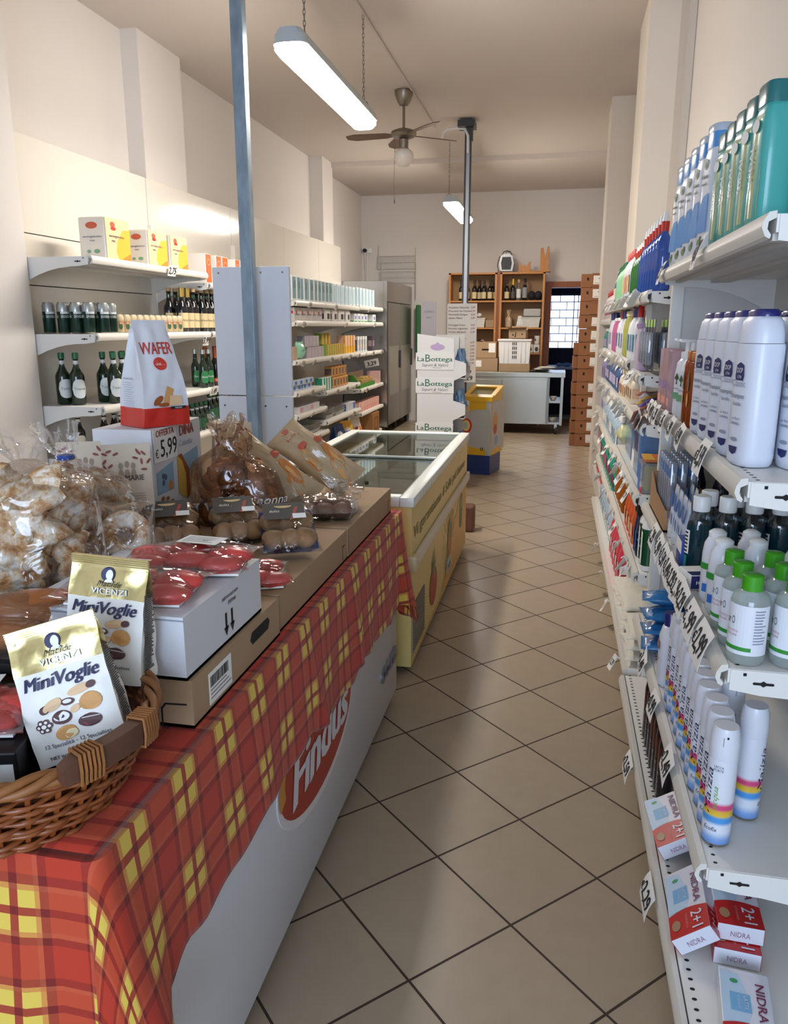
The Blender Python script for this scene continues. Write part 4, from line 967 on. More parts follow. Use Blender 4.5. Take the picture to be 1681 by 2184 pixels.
# ---- brown biscuit bags and long bread pack --------------------------
CRU = mat('rough_biscuit', '#a87248', .7, noise=.6, nscale=24, bump=.8, bscale=70)
def cookie_bag(label, loc, seed, lean, h=.32, rx=.088):
    t = thing('biscuit_bag', label, 'bag of biscuits', loc, group=None); rnd = random.Random(seed)
    for k in range(20):
        z = .03+.022*(k//4)*1.45; a = k*1.7+rnd.random(); vs, fs = lump(.031, seed+k, (1.2, .9, .85), .5, 3, sub=2); v = z/h
        g = G(); g.T = Matrix.Translation((cos(a)*rx*.58+lean[0]*v, sin(a)*rx*.52+lean[1]*v, z)) @ Euler((rnd.random()*3, rnd.random()*3, 0)).to_matrix().to_4x4(); g.add(vs, fs, CRU); g.build('biscuit', t, smooth=80)
    CB = film('amber_film', '#f0e2d2', .93, .05, .12, bump=.5, bscale=18)
    cello(rx*1.15, rx*1.05, h, CB, .22, .22, lean, .12, seed, .55).build('film', t, smooth=50, label='clear cellophane')
    g = G(); r_ = rx*1.24
    for tx, hh, zz_, wd in (('nonna', .026, .085, .10), ('ANTICO FORNO', .010, .065, .085), ('biscotti', .008, .05, .05)):
        g.tcyl(tx, (0, 0), r_, radians(-52), zz_, hh, mat('white_script', '#e6e2de', .5), bold=.004, shear=.3, width=wd)
    g.build('white_lettering', t)
    return t
cookie_bag('tied clear bag of rough brown biscuits, left one beside the cake box', (-1.0, 2.215, .902), 41, (-.0, .03))
cookie_bag('tied clear bag of rough brown biscuits, right one against the bread packs', (-.865, 2.20, .902), 57, (-.10, .03), h=.27, rx=.075)
BRP = mat('bread_pack', '#b39a76', .25, noise=.06, nscale=8, coat=.4, bump=.15, bscale=12); CRO = mat('croissant_print', '#c2773a', .55)
def bread(label, loc, ya, n_, seed):
    ya = V(ya).normalized(); n_ = V(n_); n_ = (n_-ya*n_.dot(ya)).normalized(); xa = ya.cross(n_)
    rot = Matrix((xa, ya, n_)).transposed().to_euler()
    t = thing('bread_pack', label, 'bag of croissants', loc, rot=rot)
    g, fz = pillow(.15, .33, .075, lambda u, v: BRP, 20, 30, .03, .38, seed); g.build('bag', t, smooth=60)
    g = G()
    g.disc((-.0, .145, 0), X, Y, .016, .016, mat('badge_red', '#b0524a', .5), 18); g.text('Bauletto', (0, .10, 0), X, Y, .012, mat('badge_red', '#b0524a', .5), 'c', .0)
    for cx, cy, a in ((-.03, .0, 1.35), (.035, -.05, 1.35), (.0, -.11, 1.3)):
        g.disc((cx, cy, 0), (cos(a), sin(a), 0), (-sin(a), cos(a), 0), .06, .02, CRO, 16); g.disc((cx, cy+.006, .0005), (cos(a), sin(a), 0), (-sin(a), cos(a), 0), .04, .010, BIS, 12)
    for cx, cy in ((-.01, .055), (.05, .03)): g.disc((cx, cy, 0), X, Y, .018, .014, mat('leaf_red', '#b9553c', .5), 10)
    warp_top(g, 0, fz); g.build('print', t)
    return t
bread('tan pack of filled croissants leaning back, nearer of the two', (-.925, 2.43, 1.005), (-.80, .05, .52), (.30, -.75, .58), 3)
bread('tan pack of filled croissants leaning back, farther of the two', (-.83, 2.62, 1.03), (-.82, .12, .50), (.30, -.75, .58), 6)
# ---- wrapped cakes ----------------------------------------------------
CAKE = mat('brown_cake', '#a67a4c', .6, noise=.4, nscale=18, bump=.4, bscale=40); CHOC = mat('chocolate_cake', '#7d5742', .55, noise=.3, nscale=22, bump=.4, bscale=40)
def cake_pack(label, loc, rz, kind, tilt=0):
    t = thing('cake_pack', label, 'packed cake', loc, rot=(tilt, 0, rz))
    w, h = (.145, .16) if tilt else (.20, .15)
    g = G(); trm = {'blue': mat('blue_tray', '#1c2f86', .35), 'dark': BLK, 'clear': CLEARS}[kind[0]]
    vs = [(-w/2+.02, -h/2+.02, 0), (w/2-.02, -h/2+.02, 0), (w/2-.02, h/2-.02, 0), (-w/2+.02, h/2-.02, 0), (-w/2, -h/2, .028), (w/2, -h/2, .028), (w/2, h/2, .028), (-w/2, h/2, .028)]
    g.add(vs, [(3, 2, 1, 0), (0, 1, 5, 4), (1, 2, 6, 5), (2, 3, 7, 6), (3, 0, 4, 7)], trm); o = g.build('tray', t)
    cm = CHOC if kind[1] == 'choc' else CAKE
    for k in range(6):
        vs, fs = lump(.034, 90+k+int(rz*10), (1.0, .9, .8), .15, sub=2); g = G(); g.T = Matrix.Translation(((-.042+.042*(k % 3)) if tilt else (-.055+.055*(k % 3)), -.036+.072*(k//3), .028)); g.add(vs, fs, cm); g.build('cake', t, smooth=80)
    g, fz = pillow(w+(.02 if tilt else .05), h+.03, .075, lambda u, v: CLEAR, 22, 16, .03, .3, int(rz*10)+3, 3); g.build('film', t, smooth=60, label='clear wrapping film')
    if kind[2]:
        g = G(); g.prism([(-.055, -.028), (.055, -.028), (.055, .040), (-.055, .040)], (-.01, .02, .0745), X, Y, (0, 0, .0006), mat('slate_label', '#3c3b38', .5))
        g.disc((-.01, .047, .0755), X, Y, .024, .010, mat('sand_label', '#cdb27c', .5), 14, pi, 2*pi); g.prism([(.005, -.03), (.014, -.03), (.03, .02), (.021, .02)], (0, .02, .0755), X, Y, (0, 0, .0002), mat('label_brick', '#a5432f', .5))
        g.prism([(.0, -.028), (.035, -.028), (.035, -.008), (.0, -.008)], (.012, .02, .0757), X, Y, (0, 0, .0002), PAPER); g.text('dolci', (-.035, .02, .0756), X, Y, .010, PAPER, 'c', .0); g.build('label', t, label='dark label with a brick stripe')
    return t
cake_pack('wrapped almond cakes in a blue tray, nearest the white carton', (-.70, 1.94, .938), radians(26), ('blue', 'alm', True), radians(26))
cake_pack('wrapped almond cakes with a dark label, between the two other labelled packs', (-.865, 1.985, .938), radians(30), ('dark', 'alm', True), radians(26))
cake_pack('wrapped almond cakes with a dark label, at the left beside the red-edged tray', (-1.02, 1.90, .938), radians(30), ('dark', 'alm', True), radians(26))
cake_pack('chocolate cake pack in a clear tray at the far box', (-.715, 2.33, .903), radians(20), ('clear', 'choc', False))
g = cello(.05, .03, .09, CLEAR, .9, .3, (0, 0), .5, 5, .3); o = g.build('crumpled_film', loc=(-.70, 2.47, .90), rot=(0, .2, 0), smooth=60); tag(o, 'crumpled clear film sticking up beyond the chocolate cake pack', 'plastic film')
# ================================================================== WALL SHELVES, SECTION A (drinks)
random.seed(5)
def bottle_mesh(R, H, neck_r, sh, nk, gm, capm=None, cap_h=.02, n=18, liquid=None):
    return [(R*.85, 0, gm), (R, .006, gm), (R, H*sh, gm), (R*.93, H*(sh+.04), gm), (R*.6, H*(sh+.12), gm), (neck_r*1.15, H*(sh+.2), gm), (neck_r, H*nk, gm), (neck_r*1.25, H*nk+.004, gm), (neck_r*1.25, H-.004, gm), (neck_r, H, gm)]
GREENG = mat('green_glass', '#16291a', .08, coat=.5); BROWNG = mat('brown_glass', '#1e120c', .08, coat=.5); BLACKG = mat('dark_wine_glass', '#0e0f12', .08, coat=.5)
def make_bottle(name, label, cat, R, H, glass, cap, lbl, neck_lbl=None, lh=(.15, .45), txt=None, ink=INK, sh=.55, group=None, face=-pi/2, round_=.0, oval=False, band=None, neckr=.0135, foil=None):
    t = thing(name, label, cat, group=group)
    nk = .88
    g = G(); pr = bottle_mesh(R, H, neckr, sh, nk, glass); g.lathe(pr, glass, 18); g.build('glass', t, smooth=50)
    g = G(); c0 = H*nk+.004 if not foil else H*foil; g.lathe([(neckr*1.3, c0), (neckr*1.32, H+.003), (neckr*.9, H+.004)], cap, 14); g.build('cap', t, smooth=40)
    if lbl:
        g = G(); z0, z1 = H*lh[0], H*lh[1]
        if oval:
            vs = []; fs = []; n = 12
            for i in range(n+1):
                q = -1+2*i/n; e = (z1-z0)/2*sqrt(max(.0, 1-abs(q)**2.6)); zc = (z0+z1)/2; a = face+q*1.05
                for zz_ in (zc-e, zc+e): vs.append(((R+.0008)*cos(a), (R+.0008)*sin(a), zz_))
            g.add(vs, [(2*i, 2*i+2, 2*i+3, 2*i+1) for i in range(n)], lbl)
        else: g.pcyl((0, 0), R+.0008, face-1.15, face+1.15, z0, z1, lbl, 12)
        if band: g.pcyl((0, 0), R+.0014, face-1.0, face+1.0, z0+(z1-z0)*.38, z0+(z1-z0)*.62, band, 10)
        if txt: g.tcyl(txt, (0, 0), R+.0018, face, (z0+z1)/2-.006, .014, ink, bold=.01, width=R*1.5)
        g.build('label', t)
    if neck_lbl: g = G(); g.lathe([(neckr*1.12, H*.70), (neckr*1.1, H*.86)], neck_lbl, 14, cap=False); g.build('neck_label', t)
    return t
LW = mat('label_white', '#dfe3e0', .5); LC = mat('label_cream', '#d9c596', .6); GCAP = mat('green_cap', '#2b6b45', .4)
FA = radians(-38)   # labels turned towards the aisle and the viewer
AX = -2.60
# 1.455 shelf: tall green cans, small cream cans, wine bottles
def can(name, label, R, H, body, top, txt, ink, band=None, cat='can'):
    t = thing(name, label, cat)
    g = G(); g.lathe([(R*.82, 0, STEEL), (R, .008, body), (R, H*.70, top), (R, H-.016, top), (R*.80, H-.004, STEEL), (R*.78, H, STEEL), (R*.72, H-.003, STEEL), (.002, H-.003, STEEL)], body, 22); g.build('can_body', t, smooth=50)
    g = G()
    if band: g.pcyl((0, 0), R+.0007, FA-.8, FA+.8, H*.63, H*.70, band, 10)
    for f in (FA, FA-1.9): g.tcyl(txt, (0, 0), R+.0012, f, H*.50, H*.10, ink, bold=.015, width=R*1.5)
    if band is None and R > .03:
        g.disc(((R+.0012)*cos(FA), (R+.0012)*sin(FA), H*.36), (-sin(FA), cos(FA), 0), Z, .012, .020, mat('green_coat', '#3f6248', .5), 10); g.disc(((R+.0016)*cos(FA), (R+.0016)*sin(FA), H*.52), (-sin(FA), cos(FA), 0), Z, .008, .006, BISL, 8)
    g.build('print', t); return t
cg = can('beer_can', 'x', .034, .172, mat('can_green', '#1d3a30', .3, .5), mat('can_silver', '#aeb4b4', .3, .7), 'BAVARIA', LW, LW)
ysA = [3.62, 3.76, 3.90, 4.03, 4.15, 4.27, 4.36, 4.47]
ysA = [4.02, 4.115, 4.21, 4.305, 4.40, 4.48, 4.56, 4.64]
row(cg, [(-2.83, 4.03, 1.457), (-2.745, 4.04, 1.457), (-2.67, 4.05, 1.457), (-2.60, 4.06, 1.457), (-2.56, 4.14, 1.457), (-2.56, 4.22, 1.457)], 'tall green beer can', 'in the row on the second shelf', 'tall green cans')
row(cg, [(-2.70, 4.14, 1.457), (-2.66, 4.25, 1.457), (-2.66, 4.36, 1.457)], 'tall green beer can', 'in the hind row of the second shelf', 'tall green cans, hind row')
cm = can('small_beer_can', 'x', .032, .112, mat('can_cream', '#d9bf96', .35, .3), mat('can_cream_top', '#dccaa8', .35, .3), 'MORETTI', RED)
row(cm, [(AX+.02, y, 1.457) for y in [4.33+.076*k for k in range(11)]], 'small cream beer can', 'in the front row of the second shelf', 'small cream cans')
wb = make_bottle('wine_bottle', 'x', 'wine bottle', .039, .298, BLACKG, mat('gold_cap', '#b99a4a', .35, .6), LC, None, (.10, .44), 'Vino', INK, face=FA, foil=.80)
wb2 = make_bottle('cork_topped_wine', 'x', 'wine bottle', .039, .298, BLACKG, mat('cork_cap', '#c9a77a', .5), LC, mat('green_neck', '#1f4a22', .2, coat=.4), (.10, .44), 'Vino', INK, face=FA, foil=.93)
row(wb, [(AX+.02, 5.16, 1.457), (AX+.02, 5.25, 1.457)], 'dark wine bottle with a gold cap', 'on the second shelf', 'gold-capped wine bottles')
row(wb2, [(AX+.02, 5.338, 1.457)]+[(AX+.02, 5.475+.088*k, 1.457) for k in range(6)]+[(AX-.08, y, 1.457) for y in (5.17, 5.27, 5.5, 5.6, 5.7)], 'green-necked wine bottle with a cream label', 'on the second shelf', 'green-necked wine bottles')
# top shelf: napkin packs and orange cartons
def pack3(name, label, cat, w, d, h, face, side, art, bev=.006):
    t = thing(name, label, cat); g = G(); g.b(-d/2, -w/2, 0, d/2, w/2, h, face, bev); g.build('pack', t)
    if art: g = G(); art(g, w, d, h); g.build('print', t)
    return t
ORG = mat('orange_print', '#e8862e', .45); YLW = mat('yellow_print', '#eab63a', .45); CR2 = mat('cream_film', '#e6ddd0', .3, coat=.3)
def napart(g, w, d, h):
    x = d/2+.0012; g.b(d/2, -w*.49, h*.01, x-.0004, w*.49, h*.99, mat('peach_face', '#f0cf9f', .35))
    g.poly([(w*.5, h*.02), (w*.5, h*.78), (w*.2, h*.75), (-w*.05, h*.45), (-w*.1, h*.2), (0, h*.02)], (x, 0, 0), Y, Z, YLW); g.poly([(w*.5, h*.02), (w*.5, h*.22), (w*.2, h*.10), (w*.05, h*.02)], (x+.0004, 0, 0), Y, Z, ORG)
    g.disc((x, -w*.2, h*.84), Y, Z, w*.10, h*.07, mat('house_red', '#c45a3c', .5), 12); g.disc((x+.0002, -w*.18, h*.75), Y, Z, w*.11, h*.045, RED, 12)
    g.text('asciugatutto', (x+.0006, -w*.06, h*.55), Y, Z, h*.06, NAVY, 'c', .01, width=w*.62); g.text('maxi', (x+.0006, -w*.2, h*.44), Y, Z, h*.06, NAVY, 'c', .01)
    y = -w/2-.0008
    g.disc((0, y, h*.8), X, Z, d*.22, h*.08, MATS['house_red'], 12); g.text('asciugatutto', (0, y, h*.52), X, Z, h*.05, NAVY, 'c', .01, width=d*.7); g.text('maxi', (0, y, h*.43), X, Z, h*.05, NAVY, 'c', .01)
    g.disc((d*.15, y, h*.2), X, Z, .02, .012, mat('leafy_print', '#79a67d', .5), 8); g.disc((-d*.15, y, h*.2), X, Z, .014, .010, MATS['leafy_print'], 8)
np_ = pack3('paper_towel_pack', 'x', 'paper towels', .26, .17, .235, CR2, None, napart, .012)
place(np_, (-2.63, 4.34, 1.867), 0, 'orange and cream paper towel pack standing alone on the top shelf')
place(np_, (-2.62, 4.80, 1.867), 0, 'orange and cream paper towel pack, left of the adjoining pair on the top shelf', sc=.93)
place(np_, (-2.62, 5.09, 1.867), 0, 'orange and cream paper towel pack, right of the adjoining pair on the top shelf', sc=.93)
def oart(g, w, d, h):
    x = d/2+.0008; g.b(d/2, -w*.46, h*.02, x, w*.42, h*.98, mat('vivid_orange', '#e5672a', .4))
    g.disc((x+.0004, 0, h*.72), Y, Z, w*.3, h*.12, mat('pale_orange', '#f0a27c', .4), 14); g.disc((x+.0006, 0, h*.72), Y, Z, w*.22, h*.08, MATS['vivid_orange'], 14)
    for k in range(5): g.b(x, -w*.3, h*(.45-.06*k), x+.0004, w*.2, h*(.46-.06*k), MATS['pale_orange'])
oc = pack3('orange_carton', 'x', 'carton', .10, .16, .205, mat('carton_white', '#e8e4de', .5), None, oart, .002)
row(oc, [(-2.60, y, z) for y, z in ((5.50, 1.802), (5.68, 1.802), (5.80, 1.802), (6.03, 1.802), (6.15, 1.802), (6.35, 1.802))], 'white carton with an orange face', 'on the top shelf before the white panels', 'orange cartons')
# 1.055 shelf: green beer bottles, small ones right
gb = make_bottle('green_beer_bottle', 'x', 'beer bottle', .042, .29, GREENG, GCAP, LW, LW, (.13, .50), 'Tourtel', mat('label_green_ink', '#2a6a4a', .5), face=FA, oval=True)
row(gb, [(-2.80, 4.06, 1.057), (-2.71, 4.06, 1.057)]+[(-2.55, y, 1.057) for y in (4.19, 4.28, 4.37, 4.46, 4.55)]+[(-2.65, y, 1.057) for y in (4.24, 4.35, 4.46)], 'green beer bottle with a pale oval label', 'on the third shelf', 'green beer bottles')
gs = make_bottle('slim_green_bottle', 'x', 'beer bottle', .033, .27, GREENG, mat('silver_cap', '#b9bbb4', .3, .7), mat('label_green', '#2f7d4a', .5), None, (.12, .45), 'Becks', LW, face=FA, oval=True)
row(gs, [(AX+.04, 5.40+.0, 1.057), (AX+.04, 5.50, 1.057), (AX-.05, 5.46, 1.057)], 'slim green bottle', 'at the gap beside the wafer bag on the third shelf', 'slim green bottles')
ob = make_bottle('amber_aperitif_bottle', 'x', 'bottle', .034, .285, BLACKG, mat('copper_foil', '#a4552c', .4, .4), mat('label_orange_red', '#c2502a', .5), None, (.10, .20), 'Amaro', LW, face=FA, foil=.72)
row(ob, [(AX+.04, 5.62+.085*k, 1.057) for k in range(6)]+[(AX-.06, 5.66+.17*k, 1.057) for k in range(3)], 'dark bottle with a copper neck and orange label strip', 'on the third shelf', 'copper-necked bottles')
# 0.75 shelf
bb = make_bottle('brown_beer_bottle', 'x', 'beer bottle', .036, .255, BROWNG, mat('white_cap', '#d9d5c8', .4), mat('label_ivory', '#ddd2bb', .5), mat('label_ivory2', '#d8d0bd', .5), (.15, .50), 'MORETTI', mat('label_red_ink', '#8c3a2c', .5), face=FA, oval=True)
row(bb, [(-2.73, 4.06, .752)]+[(-2.56, y, .752) for y in (4.24, 4.33, 4.42, 4.51, 4.62)]+[(-2.65, y, .752) for y in (4.2, 4.31)], 'brown beer bottle with an ivory label', 'on the fourth shelf', 'brown beer bottles')
sb = make_bottle('small_green_bottle', 'x', 'beer bottle', .030, .20, GREENG, GCAP, mat('label_dim_green', '#2c5a3c', .5), LW, (.12, .45), None, face=FA)
row(sb, [(AX+.04, 5.10+.075*k, .802 if 5.10+.075*k > 5.42 else .752) for k in range(9)], 'small green bottle with a white neck', 'on the fourth shelf', 'small green bottles')
rb = make_bottle('dark_red_bottle', 'x', 'bottle', .034, .20, BLACKG, RED, LW, mat('neck_red', '#9c3040', .4), (.10, .42), None, face=FA)
row(rb, [(AX+.04, 5.76+.085*k, .802) for k in range(6)], 'dark bottle with a white label and red cap', 'on the fourth shelf', 'red-capped dark bottles')
# handwritten price cards on the left shelves
def left_card(y, z, txt, label, w=.085, h=.05, xf=-2.470, rx=0):
    w *= 1.2; h *= 1.25
    t = G(); t.prism([(-w/2, -h/2), (w/2, -h/2), (w/2, h/2), (-w/2, h/2)], (0, 0, 0), Y, (.25, 0, .97), (.001, 0, 0), PAPER); t.text(txt, (.0022-.004, 0, -h*.28), Y, (.25, 0, .97), h*.6, INK, 'c', .015, .1)
    o = t.build('price_card', loc=(xf+.004, y, z-.02), rot=(rx, 0, 0)); tag(o, label, 'price card')
left_card(4.83, 1.865, '2,75', 'handwritten price card 2,75 on the top shelf edge, left section', .09, .055)
left_card(4.37, 1.455, '1,09', 'handwritten price card 1,09 on the second shelf edge under the green cans', .11, .05)
left_card(5.60, 1.455, '3,25', 'handwritten price card 3,25 on the second shelf edge under the wine bottles', .10, .06)
left_card(5.28, 1.42, '3,99', 'handwritten price card 3,99 hanging below the second shelf edge by the wafer bag', .08, .06)
left_card(4.38, 1.055, '1,59 Aperitivo', 'long handwritten card on the third shelf edge under the green bottles', .24, .045)
left_card(5.36, 1.055, '1,49', 'handwritten price card 1,49 on the third shelf edge beside the wafer bag', .10, .05)
left_card(5.86, 1.055, '3,19', 'handwritten price card 3,19 on the third shelf edge by the white panel', .09, .05)
g = G(); g.b(-2.859, 3.36, 1.37, -2.853, 3.50, 1.56, mat('notice_dark', '#30323c', .5)); g.b(-2.853, 3.35, 1.35, -2.851, 3.51, 1.365, PAPER); o = g.build('wall_notice'); tag(o, 'dark notice on the wall at the left edge of the photo', 'notice')

# ================================================================== SECTION B (household goods)
BX = -2.44
PW2 = mat('pack_white', '#e4e7e6', .4); TEAL = mat('teal_print', '#7fa3ab', .45); LILAC = mat('lilac_pack', '#b9afb6', .5); AMB = mat('amber_pack', '#d99a3a', .45)
def simple(name, w, d, h, m, strips=(), txt=None, bev=.004, ink=NAVY):
    """pack facing the aisle (+x): strips = (y0, y1, z0, z1, material) as shares"""
    t = thing(name, 'x', name.replace('_', ' ').split()[-1]); g = G(); g.b(-d/2, -w/2, 0, d/2, w/2, h, m, bev); g.build('pack', t)
    g = G(); x = d/2+.0008
    for k, (a, b_, c, d_, mm) in enumerate(strips): g.b(d/2, w*(a-.5), h*c, x+.0003*k, w*(b_-.5), h*d_, mm)
    if txt: g.text(txt, (x+.002, 0, h*.45), Y, Z, h*.14, ink, 'c', .01, width=w*.7)
    for (a, b_, c, d_, mm) in strips[:1]: g.b(-d/2*.8, -w/2-.001, h*c, d/2*.8, -w/2, h*d_, mm)
    if strips or txt: g.build('print', t)
    return t
def setcat(o, c): o['category'] = c; return o
tp = setcat(simple('tissue_pack', .115, .13, .22, PW2, ((.05, .8, .1, .95, TEAL), (.3, .8, .5, .8, mat('teal_dark', '#5d8790', .4)))), 'tissue pack')
row(tp, [(BX, 6.98+.13*k+(.08 if k > 1 else 0)+(.05 if k > 2 else 0), 1.722) for k in range(9)], 'teal and white tissue pack', 'in the left half of the top shelf, middle section', 'teal tissue packs')
tp2 = setcat(simple('tissue_pack', .10, .12, .215, mat('pack_bluewhite', '#dfe8ec', .4), ((.15, .75, .1, .9, mat('aqua_pale', '#b3d3dd', .4)),)), 'tissue pack')
row(tp2, [(BX, 8.32+.165*k, 1.722 if 8.32+.165*k < 9.25 else 1.732) for k in range(12)], 'pale blue and white tissue pack', 'in the right half of the top shelf', 'pale tissue packs')
gp = setcat(simple('napkin_pack', .16, .12, .125, mat('pack_grey', '#c9c6c2', .35), ((.3, .5, .55, .75, RED),), 'slim'), 'napkins')
row(gp, [(BX, 7.05+.175*k, 1.542) for k in range(5)], 'grey napkin pack with a red mark', 'on the second shelf of the middle section', 'grey napkin packs')
wp = setcat(simple('wipes_pack', .21, .14, .134, mat('pack_offwhite', '#dcdad4', .35), ((.35, .75, .2, .62, mat('label_black', '#33343a', .4)),), None, .02), 'paper roll pack')
row(wp, [(BX, 8.02+.27*k, 1.542) for k in range(4)], 'off-white roll pack with a black square', 'on the second shelf of the middle section', 'black-square packs')
rp = setcat(simple('tissue_box', .15, .11, .10, PW2, ((.1, .9, .0, .18, GREEN), (.25, .7, .35, .75, mat('violet_print', '#6a6aa8', .4)))), 'tissue box')
row(rp, [(BX, 9.22+.17*k, 1.542) for k in range(4)]+[(BX, 10.2, 1.542)], 'small white box with violet mark', 'beside the fridge', 'violet-marked boxes')
# third shelf 1.19
lp = setcat(simple('bag_roll_box', .10, .10, .105, LILAC, ((.08, .12, 0, 1, mat('lilac_dark', '#8d8791', .5)),)), 'box')
for q, z in enumerate((1.192, 1.299)): row(lp, [(BX, 7.42+.112*k-.06*(q == 1), z) for k in range(5-q)], 'lilac-grey box', ('in the lower' if q == 0 else 'in the upper')+' layer on the third shelf', 'lilac-grey boxes '+('below' if q == 0 else 'above'))
b1 = setcat(simple('kraft_box', .10, .1, .12, mat('kraft_plain', '#b79c7f', .6)), 'box'); place(b1, (BX, 7.0, 1.192), 0, 'plain tan box at the left end of the third shelf behind the white panel')
g, fz = pillow(.14, .16, .1, lambda u, v: mat('mint_film', '#8fc8a8', .25, coat=.3), 12, 12, .04, .4, 2)
mb = g.build('mint_bag', loc=(BX-.02, 7.20, 1.274), rot=(radians(90), 0, radians(80)), smooth=60); tag(mb, 'mint green bag left of the lilac-grey boxes on the third shelf', 'bag')
sp_ = setcat(simple('sponge_pack', .075, .09, .115, mat('sponge_orange', '#d9a04e', .6), ((.0, .35, 0, 1, mat('sponge_green', '#7fae3f', .6)),)), 'sponge pack')
row(sp_, [(BX+.02, 8.02+.088*k, 1.192) for k in range(8)], 'orange and green sponge pack', 'in the front row of the third shelf', 'sponge packs below')
row(sp_, [(BX-.03, 8.0+.12*k, 1.309) for k in range(3)], 'orange and green sponge pack', 'lying above the lower sponge row', 'sponge packs above')
yb = setcat(simple('yellow_glove_box', .105, .09, .20, mat('deep_yellow', '#d18f1f', .45), ((.35, 1, .4, 1, mat('peach_print', '#e6c3a8', .5)), (.35, 1, 0, .4, YLW))), 'box')
row(yb, [(BX, 8.80+.12*k, 1.192) for k in range(4)], 'tall yellow and peach box', 'on the third shelf', 'tall yellow boxes')
wk = setcat(simple('hanging_brush_pack', .08, .06, .19, PW2, ((.35, .65, .1, .8, mat('pack_grey_dark', '#77757a', .4)), (.35, .6, .3, .5, YLW))), 'pack')
row(wk, [(BX, 9.45+.13*k, 1.182) for k in range(4)], 'white and grey slim pack', 'on the third shelf near the fridge', 'slim white packs')
dk_ = setcat(simple('dark_net_pack', .17, .06, .19, mat('plum_dark', '#4c3f46', .5), ((.2, .7, .3, .7, mat('plum_light', '#9a8790', .5)),)), 'pack'); place(dk_, (BX, 10.25, 1.182), 0, 'dark plum coloured pack at the fridge end of the third shelf')
# fourth level
bl = setcat(simple('foil_box', .30, .05, .05, mat('box_paleblue', '#b8c5d2', .4), ((.1, .3, .2, .8, BLUE), (.6, .8, .2, .8, BLUE))), 'foil box')
for q in range(2): row(bl, [(BX+.02*q, 7.1+.31*k, .902+.051*q) for k in range(2+(q == 0))][:2], 'pale blue roll box', ('in the bottom' if q == 0 else 'on the top')+' layer of the fourth shelf', 'pale blue roll boxes '+str(['bottom', 'top'][q]))
gnb = setcat(simple('green_wipes_box', .075, .1, .13, PW2, ((.3, .9, 0, 1, mat('emerald_print', '#2e8f6d', .45)),)), 'box')
row(gnb, [(BX, 7.90+.085*k, .837) for k in range(4)], 'white and emerald box', 'on the fourth shelf', 'emerald boxes')
def bag_art(): pass
cf = setcat(simple('coffee_pack', .11, .09, .115, mat('pack_ochre', '#cf974f', .4), ((.2, .8, .2, .8, mat('shield_print', '#6d5a52', .5)),), None, .012), 'pack')
for q in range(2): row(cf, [(BX, 8.32+.125*k-.05*q, .837+.118*q) for k in range(5)], 'ochre pack with a dark shield', ('in the lower' if q == 0 else 'in the upper')+' layer of the fourth shelf', 'ochre packs '+['below', 'above'][q])
t = thing('green_display_box', 'green open display box of gold packets at the fridge end of the fourth shelf', 'display box', (BX, 9.72, .747))
g = G(); GRN = mat('display_green', '#43862c', .5)
g.prism([(-.10, 0), (.07, 0), (.07, .05), (-.02, .16), (-.10, .16)], (0, -.36, 0), X, Z, (0, .03, 0), GRN); g.b(-.10, -.33, 0, -.09, .42, .19, mat('display_back', '#b9a895', .5)); g.b(.065, -.33, 0, .07, .42, .055, GRN); g.b(-.09, -.33, 0, .065, .42, .006, GRN); g.build('box', t)
for k in range(7): g = G(); g.b(-.05, -.20+k*.085, .006, .05, -.125+k*.085, .10+.02*(k % 2), mat('gold_packet', '#c3a25e', .35, .3), .01); g.build('gold_packet', t)
g = G(); g.b(-.09, .40, 0, .08, .47, .16, mat('rose_pack', '#d3aaa0', .5)); o = g.build('rose_box', loc=(BX, 9.96, .747)); tag(o, 'pale rose box beside the green display box', 'box')
# fifth level
for q, (y0, z, lab) in enumerate(((7.05, .687, 'nearest'), (7.38, .687, 'second')) ): g = G(); g.b(-.06, 0, 0, .06, .30, .06, mat('box_palegrey', '#c9c5c8', .45)); g.b(.06, .02, .01, .0606, .10, .05, mat('pink_mark', '#cf8c97', .5)); o = g.build('tray_box', loc=(BX, y0, z)); tag(o, f'{lab} pale grey box with a pink mark on the lower shelf behind the white panel', 'box')
FILMG = film('tray_film', '#e8e8e6', .75, .08, .2, body='#c9c6c0', bodyw=.45)
def foil_tray(y, z, lab, x=BX-.06, s=1):
    g = G(); vs = [(-.09*s, -.13*s, 0), (.09*s, -.13*s, 0), (.09*s, .13*s, 0), (-.09*s, .13*s, 0), (-.12*s, -.17*s, .05), (.12*s, -.17*s, .05), (.12*s, .17*s, .05), (-.12*s, .17*s, .05)]
    for k in range(3): g.add([(a, b_, c+.028*k) for a, b_, c in vs], [(3, 2, 1, 0), (0, 1, 5, 4), (1, 2, 6, 5), (2, 3, 7, 6), (3, 0, 4, 7)], FILMG)
    o = g.build('plastic_tray_stack', loc=(x, y, z)); tag(o, lab, 'plastic trays')
foil_tray(8.1, .527, 'translucent stack of plastic trays on the lower middle shelf, left'); foil_tray(8.5, .527, 'translucent stack of plastic trays on the lower middle shelf, right')
foil_tray(7.15, .437, 'translucent stack of trays on the lowest raised shelf, nearest'); foil_tray(7.55, .437, 'translucent stack of trays on the lowest raised shelf, farther')
foil_tray(7.3, .123, 'translucent stack of trays on the base shelf, nearest', s=1.1); foil_tray(7.8, .123, 'translucent stack of trays on the base shelf, farther', s=1.1)
bk_ = setcat(simple('clear_cup_box', .40, .10, .09, mat('box_misty', '#c4c8cc', .3), ((.75, .95, .1, .9, mat('royal_print', '#4463a8', .4)),)), 'box'); place(bk_, (BX, 8.98, .527), 0, 'misty box with a royal blue end on the lower middle shelf')
